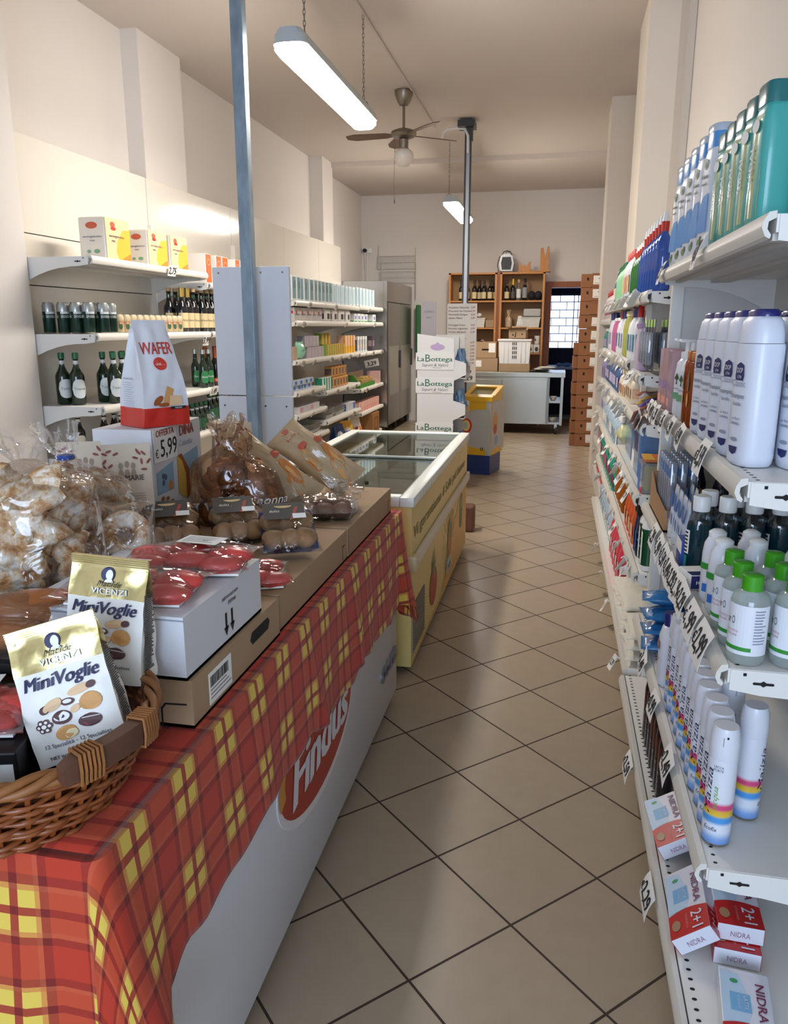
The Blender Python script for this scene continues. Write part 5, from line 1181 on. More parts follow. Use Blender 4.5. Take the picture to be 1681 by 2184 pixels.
pk_ = setcat(simple('pink_napkin_pack', .085, .10, .115, mat('pink_pack', '#dca596', .5), ((.1, .4, .1, .9, mat('pink_pale', '#ecd2c8', .5)), (.5, .8, .0, .5, mat('pink_red', '#cb6b5c', .5)))), 'napkins')
row(pk_, [(BX, 9.40+.095*k, .452) for k in range(12)], 'pink napkin pack', 'on the lower shelf by the fridge', 'pink napkin packs')
# base: pet food sacks and carton
def sack(y, c1, c2, lab, rz):
    t = thing('pet_food_sack', lab, 'sack', (BX-.02, y, .123), rz)
    g, fy = gusset(.19, .11, .275, lambda k, a, v: c2 if .25 < v < .6 and k == 'f' else c1, .05, 2, y); g.build('sack', t, smooth=50)
    g = G(); g.disc((0, 0, .14), X, Z, .05, .06, PW2, 14); g.text('MIAO', (0, -.0005, .13), X, Z, .025, NAVY, 'c', .02, width=.07); warp(g, 0, fy); g.build('print', t)
sack(8.62, mat('sack_navy', '#1d3f78', .4), mat('sack_blue', '#3f79b5', .4), 'blue sack with a white badge on the base shelf', radians(70)); sack(8.98, mat('sack_yellow', '#d7a528', .4), mat('sack_cobalt', '#2b4aa0', .4), 'yellow sack with a cobalt band on the base shelf', radians(60)); sack(9.36, mat('sack_white', '#d5d0cc', .4), mat('sack_orange', '#cf7a45', .4), 'white sack with an orange band on the base shelf', radians(60))
g = G(); g.b(-.12, -.19, 0, .12, .19, .27, mat('kraft_box', '#9a6a38', .6), .003); g.b(.12, -.12, .04, .1206, .12, .22, mat('kraft_print', '#7f5427', .6)); g.disc((.1212, 0, .13), Y, Z, .07, .06, MATS['kraft_box'], 14); o = g.build('brown_carton', loc=(BX, 9.98, .123)); tag(o, 'brown printed carton on the base shelf in front of the steel fridge', 'carton')
g = G(); g.prism([(-.10, -.05), (.10, -.05), (.10, .05), (-.10, .05)], (0, 0, 0), X, Z, (0, -.001, 0), PAPER); g.text('3,29', (0, -.002, -.03), X, Z, .055, INK, 'c', .02); o = g.build('price_card', loc=(-2.52, 10.598, 1.0), rot=(0, radians(-12), 0)); tag(o, 'handwritten 3,29 card stuck on the side of the steel fridge', 'price card')
for z, nm, ys in ((1.72, 'top shelf', (7.3, 8.2, 9.7)), (1.54, 'second shelf', (7.1, 8.6, 10.0)), (1.185, 'third shelf', (7.05, 7.4, 8.0, 8.35, 8.75, 9.15, 9.5, 9.9, 10.4)), (.9, 'fourth shelf, near part', (7.3,)), (.835, 'fourth shelf, middle part', (8.2, 8.6, 9.0)), (.745, 'fourth shelf, far part', (9.4, 9.55, 10.1)), (.685, 'fifth shelf, near part', (7.3, 7.75)), (.525, 'fifth shelf, middle part', (8.9,)), (.44, 'lowest shelf', (7.5, 10.1))):
    for k, y in enumerate(ys):
        g = G(); g.prism([(-.045, -.03), (.045, -.03), (.045, .025), (-.045, .025)], (0, 0, 0), Y, (.45, 0, .89), (.001, 0, 0), PAPER); g.text(random.choice(['1,99', '2,49', '0,99', '1,59']), (.002, 0, -.016), Y, (.45, 0, .89), .028, INK, 'c', .02)
        o = g.build('price_ticket', loc=(B_F+.026, y, z-.025), rot=(random.uniform(-.25, .25), 0, 0))
        tag(o, f'{ORD[k]} small white price ticket along the {nm} of the middle wall shelving', 'price ticket', 'tickets on the middle wall shelves')
# ================================================================== REAR OF THE SHOP
random.seed(9)
STL2 = mat('fridge_steel', '#a8a49c', .28, 1, noise=.12, nscale=2.5, stretch=(2, 2, .08))
t = thing('steel_fridge', 'tall two-door stainless steel fridge by the left wall', 'fridge')
fx0, fx1, fy0, fy1 = -2.93, -2.30, 10.60, 12.42
g = G(); g.b(fx0, fy0, .12, fx1-.05, fy1, 2.09, STL2, .004); g.b(fx1-.05, fy0, 1.82, fx1, fy1, 2.09, STL2, .003); g.b(fx1-.05, fy0, .12, fx1-.005, fy0+.05, 1.82, STL2)
g.build('cabinet', t)
for a, b_ in ((fy0+.05, 11.48), (11.50, fy1-.02)):
    g = G(); g.b(fx1-.048, a, .14, fx1-.001, b_, 1.805, STL2, .004); d_ = g.build('door', t)
    g = G(); g.b(fx1, a+.09, .55, fx1+.003, b_-.12, 1.22, mat('steel_inset', '#c2bdb2', .3, .8)); g.b(fx1-.001, b_-.05, .9, fx1+.02, b_-.02, 1.15, DK); g.build('door_panel', d_)
g = G(); g.b(fx1-.001, fy0+.0, .12, fx1+.001, fy0+.045, 1.82, DK); g.build('hinge_gap', t)
for sx in (fx0+.06, fx1-.08):
    for sy in (fy0+.08, 11.5, fy1-.08): g = G(); g.lathe([(.025, 0), (.025, .12)], DK, 10, o=(sx, sy, 0)); g.build('foot', t)
# wire shelving racks stored against the rear wall
WW = mat('grey_white_wire', '#c9c6c0', .5)
def wire_rack(label, x0, x1, z0, z1, y, rz=0, dep=.03):
    g = G(); g.tube([(x0, y, z0), (x1, y, z0), (x1, y, z1), (x0, y, z1)], .006, WW, 5, closed=True)
    for k in range(24): xx = x0+(x1-x0)*(k+.5)/24; g.tube([(xx, y, z0), (xx, y, z1)], .0028, WW, 4)
    g.tube([(x0, y, (z0+z1)/2), (x1, y, (z0+z1)/2)], .004, WW, 5)
    g.tube([(x1, y, z0-.25), (x1, y, z1+.12)], .007, WW, 5); g.tube([(x0+.02, y, z0), (x0+.02, y, z1+.16)], .006, WW, 5)
    o = g.build('wire_rack', rot=(0, 0, rz)); tag(o, label, 'wire rack')
wire_rack('pale wire rack leaning on the rear wall above the fridge, upper one', -2.86, -2.25, 2.37, 2.56, 12.47); wire_rack('pale wire rack above the fridge, lower one in front of the other', -2.80, -2.24, 2.16, 2.33, 12.44)
g = G(); g.b(-.065, -.02, -.035, .065, .0, .035, PAPER, .003); o_ = g.build('socket_box', loc=(-3.02, 12.498, 2.65)); tag(o_, 'white wall socket with a black plug high in the rear left corner', 'socket')
g = G(); g.lathe([(.03, 0), (.03, .05)], BLK, 12); g.T = Matrix(); p_ = g.build('plug', o_, loc=(-.04, -.02, 0), rot=(radians(90), 0, 0))
g = G(); g.tube([(-3.06, 12.47, 2.61), (-3.055, 12.48, 2.3), (-3.05, 12.48, 1.9)], .006, PAPER, 6); g.tube([(-3.03, 12.47, 2.61), (-3.035, 12.48, 2.3), (-3.03, 12.48, 1.9)], .006, PAPER, 6); o = g.build('cable_run'); tag(o, 'pair of white cables hanging from the corner socket', 'cable')
g = G(); g.b(-2.20, 12.40, .05, -2.14, 12.49, 1.08, mat('ivory_board', '#ddd9cd', .5)); o = g.build('ivory_upright'); tag(o, 'narrow ivory board standing right of the steel fridge', 'board')
g = G(); g.b(-2.225, 12.34, 1.085, -2.15, 12.44, 1.82, mat('leaf_green', '#2d6e35', .5), .02); o = g.build('green_case'); tag(o, 'tall narrow green case right of the steel fridge', 'case')
# bookcase
t = thing('wooden_bookcase', 'open pine bookcase with wine bottles against the rear wall', 'bookcase')
y0, y1 = 12.14, 12.46
for x0, x1 in ((-1.68, -.955), (-.91, -.25)):
    g = G(); g.b(x0, y0, 0, x0+.03, y1, 2.27, WOOD); g.b(x1-.03, y0, 0, x1, y1, 2.27, WOOD); g.build('side_panel', t)
    g = G(); g.b(x0, y0, 2.25, x1, y1, 2.275, WOOD); g.build('top', t)
    g = G(); g.b(x0+.03, y1-.01, 0, x1-.03, y1, 2.25, mat('bookcase_back', '#a07c50', .6)); g.build('back_panel', t)
    for z in (1.87, 1.475, 1.10, .72): g = G(); g.b(x0+.03, y0+.01, z-.022, x1-.03, y1-.01, z, WOOD); g.build('shelf', t)
g = G(); g.b(-.955, y0+.02, 0, -.91, y0+.05, 2.3, WOODD); g.build('middle_post', t)
wnr = make_bottle('dark_red_wine', 'x', 'wine bottle', .038, .30, BLACKG, mat('wine_foil', '#3c1c1c', .4), LC, None, (.10, .42), None, face=-pi/2, foil=.80)
row(wnr, [(-1.50, 12.24, 1.872), (-1.41, 12.24, 1.872), (-1.30, 12.24, 1.872), (-1.235, 12.34, 1.872)], 'dark wine bottle', 'in the left bay of the bookcase', 'wine bottles, left end')
row(wnr, [(-1.155, 12.24, 1.872), (-1.065, 12.24, 1.872), (-1.03, 12.34, 1.872), (-.81, 12.24, 1.872)], 'dark wine bottle', 'about the middle post of the bookcase', 'wine bottles, middle')
wg = make_bottle('gold_topped_bottle', 'x', 'bottle', .038, .31, BLACKG, mat('gold_foil2', '#d6b02c', .35, .5), mat('label_dark', '#4b4a44', .5), None, (.1, .4), None, foil=.68); place(wg, (-.72, 12.25, 1.872), 0, 'dark bottle with a bright gold neck in the bookcase')
wc = make_bottle('clear_spirit_bottle', 'x', 'bottle', .036, .30, mat('grey_glass', '#6e6a62', .1, coat=.4), mat('cork_cap', '#c9a77a', .5), LW, None, (.12, .55), None, foil=.86); place(wc, (-.635, 12.25, 1.872), 0, 'greyish clear spirit bottle with a cork coloured top in the bookcase')
wd_ = make_bottle('tall_dark_spirit_bottle', 'x', 'bottle', .038, .315, BLACKG, BLK, mat('label_grey', '#8f9296', .5), None, (.12, .60), None, foil=.84); place(wd_, (-.545, 12.25, 1.872), 0, 'tall dark spirit bottle with a grey label in the bookcase')
CLO = mat('black_cloth', '#1d1f22', .8)
for k, (x, lab) in enumerate(((-.44, 'left'), (-.345, 'right'))): vs, fs = lump(.075, 5+k, (.8, 1, .9), .1, sub=2); g = G(); g.add(vs, fs, CLO); o = g.build('black_bundle', loc=(x, 12.28, 1.945), smooth=80); tag(o, f'{lab} black bundle at the right end of the upper bookcase shelf', 'bundle')
def boxy(name, label, cat, x0, y0, z0, x1, y1, z1, m, bev=.003, extra=None, kind=None):
    g = G(); g.b(x0, y0, z0, x1, y1, z1, m, bev)
    if extra: extra(g)
    o = g.build(name); return tag(o, label, cat)
OWH = mat('off_white_plastic', '#dcd9cf', .45)
def tub(x, z, w, d, h, lab, name='white_tub'):
    g = G(); vs = [(-w*.42, -d*.42, 0), (w*.42, -d*.42, 0), (w*.42, d*.42, 0), (-w*.42, d*.42, 0), (-w*.5, -d*.5, h), (w*.5, -d*.5, h), (w*.5, d*.5, h), (-w*.5, d*.5, h)]
    g.add(vs, [(3, 2, 1, 0), (4, 5, 6, 7), (0, 1, 5, 4), (1, 2, 6, 5), (2, 3, 7, 6), (3, 0, 4, 7)], OWH); g.b(-w*.53, -d*.53, h-.012, w*.53, d*.53, h, OWH); o = g.build(name, loc=(x, 12.27, z)); return tag(o, lab, 'tub')
tub(-1.22, 1.477, .20, .2, .14, 'small white tub in the left bay of the bookcase')
vs, fs = lump(.045, 3, (1, .9, .8), .15, sub=2); g = G(); g.add(vs, fs, OWH); o = g.build('white_paper_ball', loc=(-1.22, 12.27, 1.655), smooth=80); tag(o, 'white crumpled ball resting in the small tub of the bookcase', 'paper')
boxy('brown_box', 'small brown box in the left bay of the bookcase', 'box', -1.115, 12.18, 1.478, -.99, 12.38, 1.585, CARD)
tub(-.435, 1.477, .28, .24, .15, 'white tub with a raised lid in the right bay of the bookcase')
boxy('grey_storage_box', 'grey-white box on the white tub in the bookcase', 'box', -.55, 12.17, 1.632, -.29, 12.37, 1.75, mat('grey_plastic', '#b3b2ab', .5), .02)
t_ = thing('pasta_bag', 'clear bag of pasta with a silver tie on the middle bookcase shelf', 'bag', (-.77, 12.22, 1.477)); cello(.05, .04, .25, mat('pasta_bag_film', '#b59a76', .3, noise=.5, nscale=30, coat=.4), .25, .28, (0, 0), .12, 3, .5).build('bag', t_, smooth=50)
g, fy = gusset(.10, .06, .17, lambda k, a, v: mat('paper_bag_white', '#dfdfda', .4, bump=.2, bscale=20), .05, 2, 4, top_w=.5); o = g.build('white_bag', loc=(-.605, 12.24, 1.477), smooth=50); tag(o, 'small crumpled white bag on the middle bookcase shelf', 'bag')
t_ = thing('brown_jug', 'dark brown jug with a white handle mark, lower left bay of the bookcase', 'jug', (-1.20, 12.26, 1.102)); g = G(); g.lathe([(.05, 0), (.065, .04), (.06, .12), (.035, .17), (.04, .20)], mat('jug_brown', '#3b2018', .3), 18); g.build('jug_body', t_, smooth=60); g = G(); g.tube([(.02, -.055, .18), (.05, -.06, .19), (.075, -.05, .16), (.06, -.05, .12)], .006, OWH, 6); g.build('handle', t_)
for k in range(6): 
    g = G(); g.b(-.008, -.08, 0, .008, .08, .12+.01*(k % 2), [mat('folder_navy', '#1c2748', .5), mat('folder_blue', '#2c4275', .5), mat('folder_white', '#c9cdd4', .5)][k % 3]); o = g.build('booklet', loc=(-1.13+.020*k, 12.27, 1.108), rot=(0, radians(12), 0)); tag(o, f'{ORD[k]} leaning booklet from the left, beside the brown jug', 'booklet', 'booklets in the bookcase')
t_ = thing('cream_mug', 'cream mug on top of two glass jars in the lower right bay', 'mug', (-.33, 12.24, 1.235)); g = G(); g.lathe([(.038, 0), (.042, .05), (.042, .12)], OWH, 18); g.build('mug_body', t_, smooth=50); g = G(); g.disc((-.02, -.038, .06), X, Z, .017, .02, DK, 12); g.build('dark_mark', t_)
for k, x in enumerate((-.43, -.335)): t_ = thing('lidded_jar', ['left', 'right'][k]+' white framed jar on the lower right bookcase shelf', 'jar', (x, 12.22, 1.102)); g = G(); g.b(-.045, -.04, 0, .045, .04, .125, OWH, .01); g.build('jar_body', t_); g = G(); g.disc((0, -.0408, .055), X, Z, .025, .035, mat('jar_dark', '#3a2d28', .4), 14); g.build('window', t_)
# on top of the bookcase
t_ = thing('fan_heater', 'silver and black fan heater with its cord on top of the bookcase', 'heater', (-.83, 12.28, 2.277))
g = G(); g.prism([(-.09, .02), (.09, .02), (.11, .13), (.085, .24), (.04, .265), (-.04, .265), (-.085, .24), (-.11, .13)], (0, -.06, 0), X, Z, (0, .13, 0), mat('silver_plastic', '#a9a9a6', .35, .3)); g.b(-.11, -.07, 0, .11, .08, .02, DK); g.build('housing', t_)
g = G(); g.prism([(-.065, .04), (.065, .04), (.08, .13), (.062, .22), (-.062, .22), (-.08, .13)], (0, -.061, 0), X, Z, (0, -.004, 0), BLK); 
for k in range(8): g.b(-.06, -.068, .055+k*.02, .06, -.065, .059+k*.02, DK)
g.build('grille', t_)
g = G(); g.tube([(-.06, -.02, .26), (-.11, -.03, .22), (-.135, -.05, .10), (-.11, -.06, .0+.01), (-.08, -.07, .01)], .006, DK, 6); g.tube([(-.07, 0, .255), (-.05, 0, .30), (.0, 0, .315), (.05, 0, .30), (.07, 0, .25)], .007, DK, 6); g.tube([(-.02, 0, .26), (-.01, 0, .30), (.05, 0, .29), (.09, -.02, .22), (.1, -.03, .12)], .005, DK, 6); g.build('cord', t_)
boxy('wooden_board', 'thin wooden board lying on top of the bookcase', 'board', -.66, 12.16, 2.277, -.18, 12.36, 2.292, WOOD)
g = G(); g.prism([(-.085, 0), (.085, 0), (.085, .14), (.055, .12), (.03, .06), (.0, .10), (-.03, .06), (-.06, .13), (-.085, .115)], (-.56, 12.24, 2.293), X, Z, (0, .03, 0), WOOD); o = g.build('wooden_rack_end'); tag(o, 'short notched wooden rack end on the bookcase board', 'wood piece')
g = G(); g.prism([(-.07, 0), (.05, 0), (.06, .34), (.03, .345), (.0, .19), (-.03, .33), (-.07, .32)], (-.265, 12.24, 2.293), X, Z, (0, .03, 0), WOOD); o = g.build('wooden_rack_end'); tag(o, 'tall forked wooden rack end on the bookcase board', 'wood piece')
# steel work table
t = thing('steel_work_table', 'stainless steel work table on castors with closed doors', 'table')
SG = mat('work_steel', '#a8a79c', .3, .9, noise=.14, nscale=2.2, stretch=(1.5, 1, .15))
x0, x1, y0, y1 = -1.62, .085, 11.20, 11.95
g = G(); g.b(x0, y0-.02, .80, x1+.02, y1, .865, SG, .003); g.build('worktop', t)
g = G(); g.b(x0, y0+.02, .14, -.14, y1, .795, SG); g.build('cabinet', t)
for a, b_ in ((x0+.01, -.775), (-.765, -.145)):
    g = G(); g.b(a, y0, .145, b_, y0+.019, .765, SG, .002); g.build('door', t)
g = G(); g.b(-.14, y0, .14, -.105, y0+.03, .795, mat('dull_steel', '#8c8d88', .4, .8)); g.build('door_edge', t)
for (a, b_) in ((x1-.035, y0), (x1-.035, y1-.035)): g = G(); g.b(a, b_, .13, a+.035, b_+.035, .80, SG); g.build('leg', t)
for z in (.14, .44): g = G(); g.b(-.14, y0+.035, z, x1, y1-.04, z+.03, SG); g.build('shelf', t)
for cx, cy in ((-.0, y0+.06), (-.0, y1-.1), (-1.5, y0+.06)):
    g = G(); g.lathe([(.052, -.014), (.052, .014)], DK, 20); w_ = g.build('castor', t, loc=(cx, cy, .052), rot=(0, radians(90), radians(20)), smooth=40)
    g = G(); g.lathe([(.03, -.017), (.03, .017)], STEEL, 16); g.build('wheel_hub', w_); 
    g = G(); g.b(cx-.02, cy-.02, .08, cx+.02, cy+.03, .14, STEEL); g.build('castor_fork', t)
vs, fs = lump(.04, 8, (1, .8, .8), .1, sub=2)
for z in (.21, .51): g = G(); g.lathe([(.03, 0), (.045, .03), (.05, .06)], OWH, 14); o = g.build('small_bowl', loc=(-.05, 11.30, z-.038), smooth=40); tag(o, ('upper' if z > .4 else 'lower')+' small pale bowl inside the open end of the steel table', 'bowl')
def hole(x, y, z): return lambda g: g.prism([(-.045, -.012), (.045, -.012), (.055, 0), (.045, .012), (-.045, .012), (-.055, 0)], (x, y-.001, z), X, Z, (0, .0008, 0), DARK)
def bx_(g): hole(-1.03, 11.35, 1.17)(g); g.b(-.985, 11.349, 1.13, -.89, 11.3495, 1.26, PAPER)
boxy('brown_carton', 'brown carton with a hand hole and white label on the steel table, left', 'carton', -1.25, 11.35, 1.055, -.875, 11.68, 1.275, CARD, 0, bx_)
boxy('brown_carton', 'lower brown carton under the one with the hand hole', 'carton', -1.30, 11.33, .867, -.85, 11.70, 1.05, CARD, 0, lambda g: g.b(-1.2, 11.329, .93, -1.08, 11.3295, 1.02, PAPER))
boxy('brown_carton', 'brown carton under the white plastic crate', 'carton', -.835, 11.36, .867, -.40, 11.70, .975, CARD, 0)
t = thing('white_crate', 'white ventilated plastic crate on the steel table', 'crate', (-.62, 11.50, .977))
g = G(); CRT = mat('crate_white', '#e4e4e2', .4); w, d, h = .225, .15, .34
b0 = [(-w*.93, -d*.93), (w*.93, -d*.93), (w*.93, d*.93), (-w*.93, d*.93)]; b1_ = [(-w, -d), (w, -d), (w, d), (-w, d)]
vs = [(a, b_, 0) for a, b_ in b0]+[(a, b_, h) for a, b_ in b1_]; g.add(vs, [(3, 2, 1, 0), (0, 1, 5, 4), (1, 2, 6, 5), (2, 3, 7, 6), (3, 0, 4, 7)], CRT); g.b(-w-.012, -d-.012, h-.025, w+.012, -d+.008, h, CRT, .003); g.b(-w-.012, d-.008, h-.025, w+.012, d+.012, h, CRT, .003); g.b(-w-.012, -d, h-.025, -w+.008, d, h, CRT); g.b(w-.008, -d, h-.025, w+.012, d, h, CRT)
for xx in (-.15, -.09, .09, .15): g.b(xx-.004, -d-.004, .03, xx+.004, -d+.006, h-.03, CRT)
g.build('crate_body', t)
g = G()
for i in range(4):
    for k in range(3): g.b(-.005+k*.024-.024, -d*(.94+.06*(i+1)/5)-.003, .07+i*.062, .005+k*.024-.024+.002, -d*.9, .112+i*.062, DARK)
g.build('vent_slots', t)
t = thing('open_brown_box', 'small open brown box with side holes sitting on the white crate', 'box', (-.58, 11.50, 1.325), radians(-6))
g = G(); g.b(-.12, -.10, 0, .12, .10, .006, CARD); g.b(-.12, -.10, 0, .12, -.094, .12, CARD); g.b(-.12, .094, 0, .12, .1, .12, CARD); g.b(-.12, -.094, 0, -.114, .094, .12, CARD); g.b(.114, -.094, 0, .12, .094, .12, CARD); g.build('box_body', t)
g = G(); g.add([(-.12, -.10, .12), (.12, -.10, .12), (.14, -.15, .155), (-.13, -.16, .15)], [(0, 1, 2, 3)], CARDI); g.add([(-.12, .10, .12), (.12, .10, .12), (.12, .16, .17), (-.12, .16, .17)], [(0, 1, 2, 3)], CARD); g.build('flap', t)
g = G(); g.disc((.07, -.1008, .06), X, Z, .012, .01, DARK, 12); g.disc((-.06, -.1008, .05), X, Z, .012, .01, DARK, 12); g.poly([(-.03, .02), (-.01, .02), (-.005, .09), (-.015, .09), (-.02, .05)], (-.01, -.1008, 0), X, Z, DARK); g.build('holes', t)
for k in range(3):
    g, fz = pillow(.30-.03*k, .20, .03, lambda u, v: [mat('bag_dull', '#4a4644', .5), mat('bag_pale', '#c9c6be', .5), mat('bag_pale', '#c9c6be', .5)][k], 14, 12, .04, .6, k+2); o = g.build('folded_bag', loc=(-.26+.05*k, 11.42, .868+.022*k), rot=(0, 0, .2*k), smooth=60); tag(o, f'{["lowest", "middle", "topmost"][k]} of the flattened bags at the right end of the steel table', 'bag')
g, fz = pillow(.34, .16, .05, lambda u, v: mat('blue_cloth', '#5d86c9', .7), 18, 12, .02, .9, 6); o = g.build('blue_cloth', loc=(.10, 13.5, .845), smooth=70); tag(o, 'blue cloth heap on the store room table beyond the doorway', 'cloth')
# stack of brown boxes
def fruit_box(k, z, x0, w, dy):
    t = thing('produce_box', f'{"bottom" if k == 0 else ("top" if k == 12 else ORD[k]+" from the floor")} brown cardboard box of the tall stack by the doorway', 'box', (x0, 10.15+dy, z), random.uniform(-.02, .02), 'stacked brown boxes')
    h = .162
    g = G(); g.b(0, 0, 0, w, .36, h-.003, CARD2, .002); g.b(w*.45, -.006, h-.01, w*.75, -.001, h+.006, CARD2); g.b(-.06, .04, .004, -.0, .34, h-.012, CARD2) if k < 8 else None; g.build('box_body', t)
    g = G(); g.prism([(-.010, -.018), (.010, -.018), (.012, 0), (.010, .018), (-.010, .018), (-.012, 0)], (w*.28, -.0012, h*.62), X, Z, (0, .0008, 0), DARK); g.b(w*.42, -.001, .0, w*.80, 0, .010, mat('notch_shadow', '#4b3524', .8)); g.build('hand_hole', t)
    if k not in (5, 10):
        g = G(); g.T = Matrix.Rotation(random.uniform(-.06, .06), 4, 'Y'); g.b(w*.50, -.0018, h*.24, w*.90, -.0006, h*.88, PAPER); g.b(w*.72, -.0022, h*.64, w*.84, -.0017, h*.71, INK); g.b(w*.55, -.0022, h*.33, w*.75, -.0017, h*.36, mat('label_text_grey', '#8a8a8a', .6)); g.build('paper_label', t, label='white paper label')
CARD2 = mat('produce_cardboard', '#976541', .75, noise=.1, nscale=8)
zz_ = .0
for k in range(13): fruit_box(k, zz_+k*.163, (.245-.0015*k), .285, random.uniform(-.01, .01))
# small ice cream freezer
YP = mat('bright_yellow', '#e3b21c', .35); GRY = mat('pale_grey_panel', '#b9bbb6', .4); DBL = mat('deep_blue', '#1f3a78', .4)
t = thing('ice_cream_freezer', 'small yellow, grey and blue ice cream freezer with a sloping glass lid', 'freezer', (-.645, 7.93, 0), radians(-12))
w, d = .30, .38
g = G(); g.b(-w, 0, .0, 0, d, .20, DBL, .004); g.build('base', t, label='deep blue base')
g = G(); g.prism([(0, .20), (d, .20), (d, .86), (0, .76)], (-w, 0, 0), Y, Z, (w, 0, 0), YP); g.build('body', t)
g = G(); g.prism([(-.15+.15*cos(a)*1.05, .47+.20*sin(a)) for a in [pi*.5+k*pi/24 for k in range(25)]]+[(-.05+.05*cos(a), .47+.20*sin(a)) for a in [-pi*.5+k*pi/12 for k in range(13)]], (0, -.0015, 0), X, Z, (0, .001, 0), GRY)
g.disc((-.255, -.0022, .50), X, Z, .055, .075, RED, 20); g.disc((-.262, -.0028, .50), X, Z, .042, .058, mat('pale_yellow', '#e6d58a', .4), 20); g.disc((-.27, -.0034, .50), X, Z, .025, .035, GRY, 16)
g.disc((-.09, -.003, .265), X, Z, .016, .016, BLK, 16); g.disc((-.09, -.0036, .265), X, Z, .007, .007, PAPER, 10)
g.b(-.05, -.003, .20, 0, -.0008, .76, GRY); g.build('front_print', t)
g = G(); g.b(.0005, .02, .22, .003, .48, .75, GRY); g.disc((.0035, .15, .52), Y, Z, .09, .12, mat('cone_print', '#c79a62', .5), 18); g.disc((.004, .15, .46), Y, Z, .06, .05, mat('cone_red', '#b2523e', .5), 14); g.disc((.0038, .2, .34), Y, Z, .06, .05, mat('cone_blue', '#7fa3c4', .5), 14); g.poly([(.02, .2), (.46, .2), (.3, .26), (.1, .25)], (.0042, 0, 0), Y, Z, YP); g.build('side_print', t)
g = G()
def sl(a, b_, c, d_, hh=.03): # sloping frame bars
    zz1 = .76+.10*(b_/d)+.0; zz2 = .76+.10*(d_/d); g.add([(a, b_, zz1), (c, b_, zz1), (c, d_, zz2), (a, d_, zz2), (a, b_, zz1+hh), (c, b_, zz1+hh), (c, d_, zz2+hh), (a, d_, zz2+hh)], [(3, 2, 1, 0), (4, 5, 6, 7), (0, 1, 5, 4), (1, 2, 6, 5), (2, 3, 7, 6), (3, 0, 4, 7)], YP)
sl(-w-.012, -.02, .012, .06, .045); sl(-w-.012, d-.04, .012, d+.01); sl(-w-.012, .06, -w+.035, d-.04); sl(-.035, .06, .012, d-.04); g.build('lid_frame', t)
g = G(); g.add([(-w+.035, .06, .79), (-.035, .06, .79), (-.035, d-.04, .87), (-w+.035, d-.04, .87)], [(0, 1, 2, 3)], GL); g.build('glass_lid', t)
# handwritten price list board on the second post
t = thing('price_list_board', 'white board of handwritten prices hanging on the slotted post', 'price list', (0, 0, 0))
g = G(); g.b(-1.178, 8.440, .91, -.865, 8.450, 1.73, PAPER); g.build('board', t)
g = G(); BR_ = mat('brown_pen', '#8c6f66', .7); RP_ = mat('red_pen', '#b8504c', .7)
rows_ = ['Prosciutto Nazionale', 'Prosciutto San Daniele', 'Mortadella Bologna', 'Salame Milano', '', 'Formaggio fresco', 'Pecorino stagionato', 'Provola affumicata', '', 'GELATI', 'Gelato panna', 'Ghiaccioli', 'Coppette crema', 'Cornetti', 'Biscotto', 'Stecco', 'Sorbetto']
for k, s_ in enumerate(rows_):
    z = 1.68-k*.036
    if s_ == 'GELATI': g.text(s_, (-1.02, 8.4385, z), X, Z, .020, RP_, 'c', .0, .2)
    elif s_: g.text(s_, (-1.165, 8.4385, z), X, Z, .018, BR_, 'l', .02, .2); g.text('%d,%d9' % (2+k % 4, (k*3) % 9+0), (-.885, 8.4385, z), X, Z, .018, RP_, 'r', .02, .2)
g.text('2,99', (-.96, 8.4385, 1.00), X, Z, .04, INK, 'c', .02); g.text('3,29', (-.955, 8.4385, .93), X, Z, .05, INK, 'c', .02); g.build('handwriting', t)
# cardboard display stand
t = thing('cardboard_display', 'white cardboard display stand with green-lettered sleeves and a lilac emblem', 'display stand', (0, 0, 0))
DW = mat('display_white', '#dfe1e0', .5); DG = mat('display_green_ink', '#2e6a55', .5); DGK = mat('display_script', '#6b6460', .5)
def sidep(zs):  # stepped side wall
    return zs
g = G(); g.b(-1.243, 6.995, 0, -.912, 7.005, 1.36, DW); g.prism([(-1.243, 1.36), (-.912, 1.36), (-.912, 1.388), (-1.243, 1.432)], (0, 6.995, 0), X, Z, (0, .01, 0), DW)
for zt, zb in ((1.21, 1.02), (.845, .665), (.48, .30)):
    g.prism([(-.912, zt), (-.802, zt-.035), (-.802, zb+.055), (-.912, zb)], (0, 6.995, 0), X, Z, (0, .01, 0), DW)
g.build('side_wall', t)
g = G(); g.b(-1.243, 7.32, 0, -.91, 7.33, 1.40, DW); 
for zt, zb in ((1.21, 1.02), (.845, .665), (.48, .30)): g.prism([(-.912, zt), (-.802, zt-.035), (-.802, zb+.055), (-.912, zb)], (0, 7.32, 0), X, Z, (0, .01, 0), DW)
g.build('far_side_wall', t)
g = G(); g.b(-1.243, 7.005, 0, -1.235, 7.32, 1.42, DW); g.build('back_wall', t)
for zb in (1.04, .68, .32):
    g = G(); g.b(-1.235, 7.006, zb, -.81, 7.319, zb+.008, GREYP); g.b(-.812, 7.006, zb, -.804, 7.319, zb+.10, mat('clear_lip', '#b9a3a3', .2, coat=.3)); g.build('tray', t)
for z in (1.055, .84+.0, .50, .14):
    pass
for z0 in (1.058, .842, .43):
    pass
g = G()
for z0, z1 in ((1.056, 1.268), (.846, 1.058) , (.44, .655)): pass
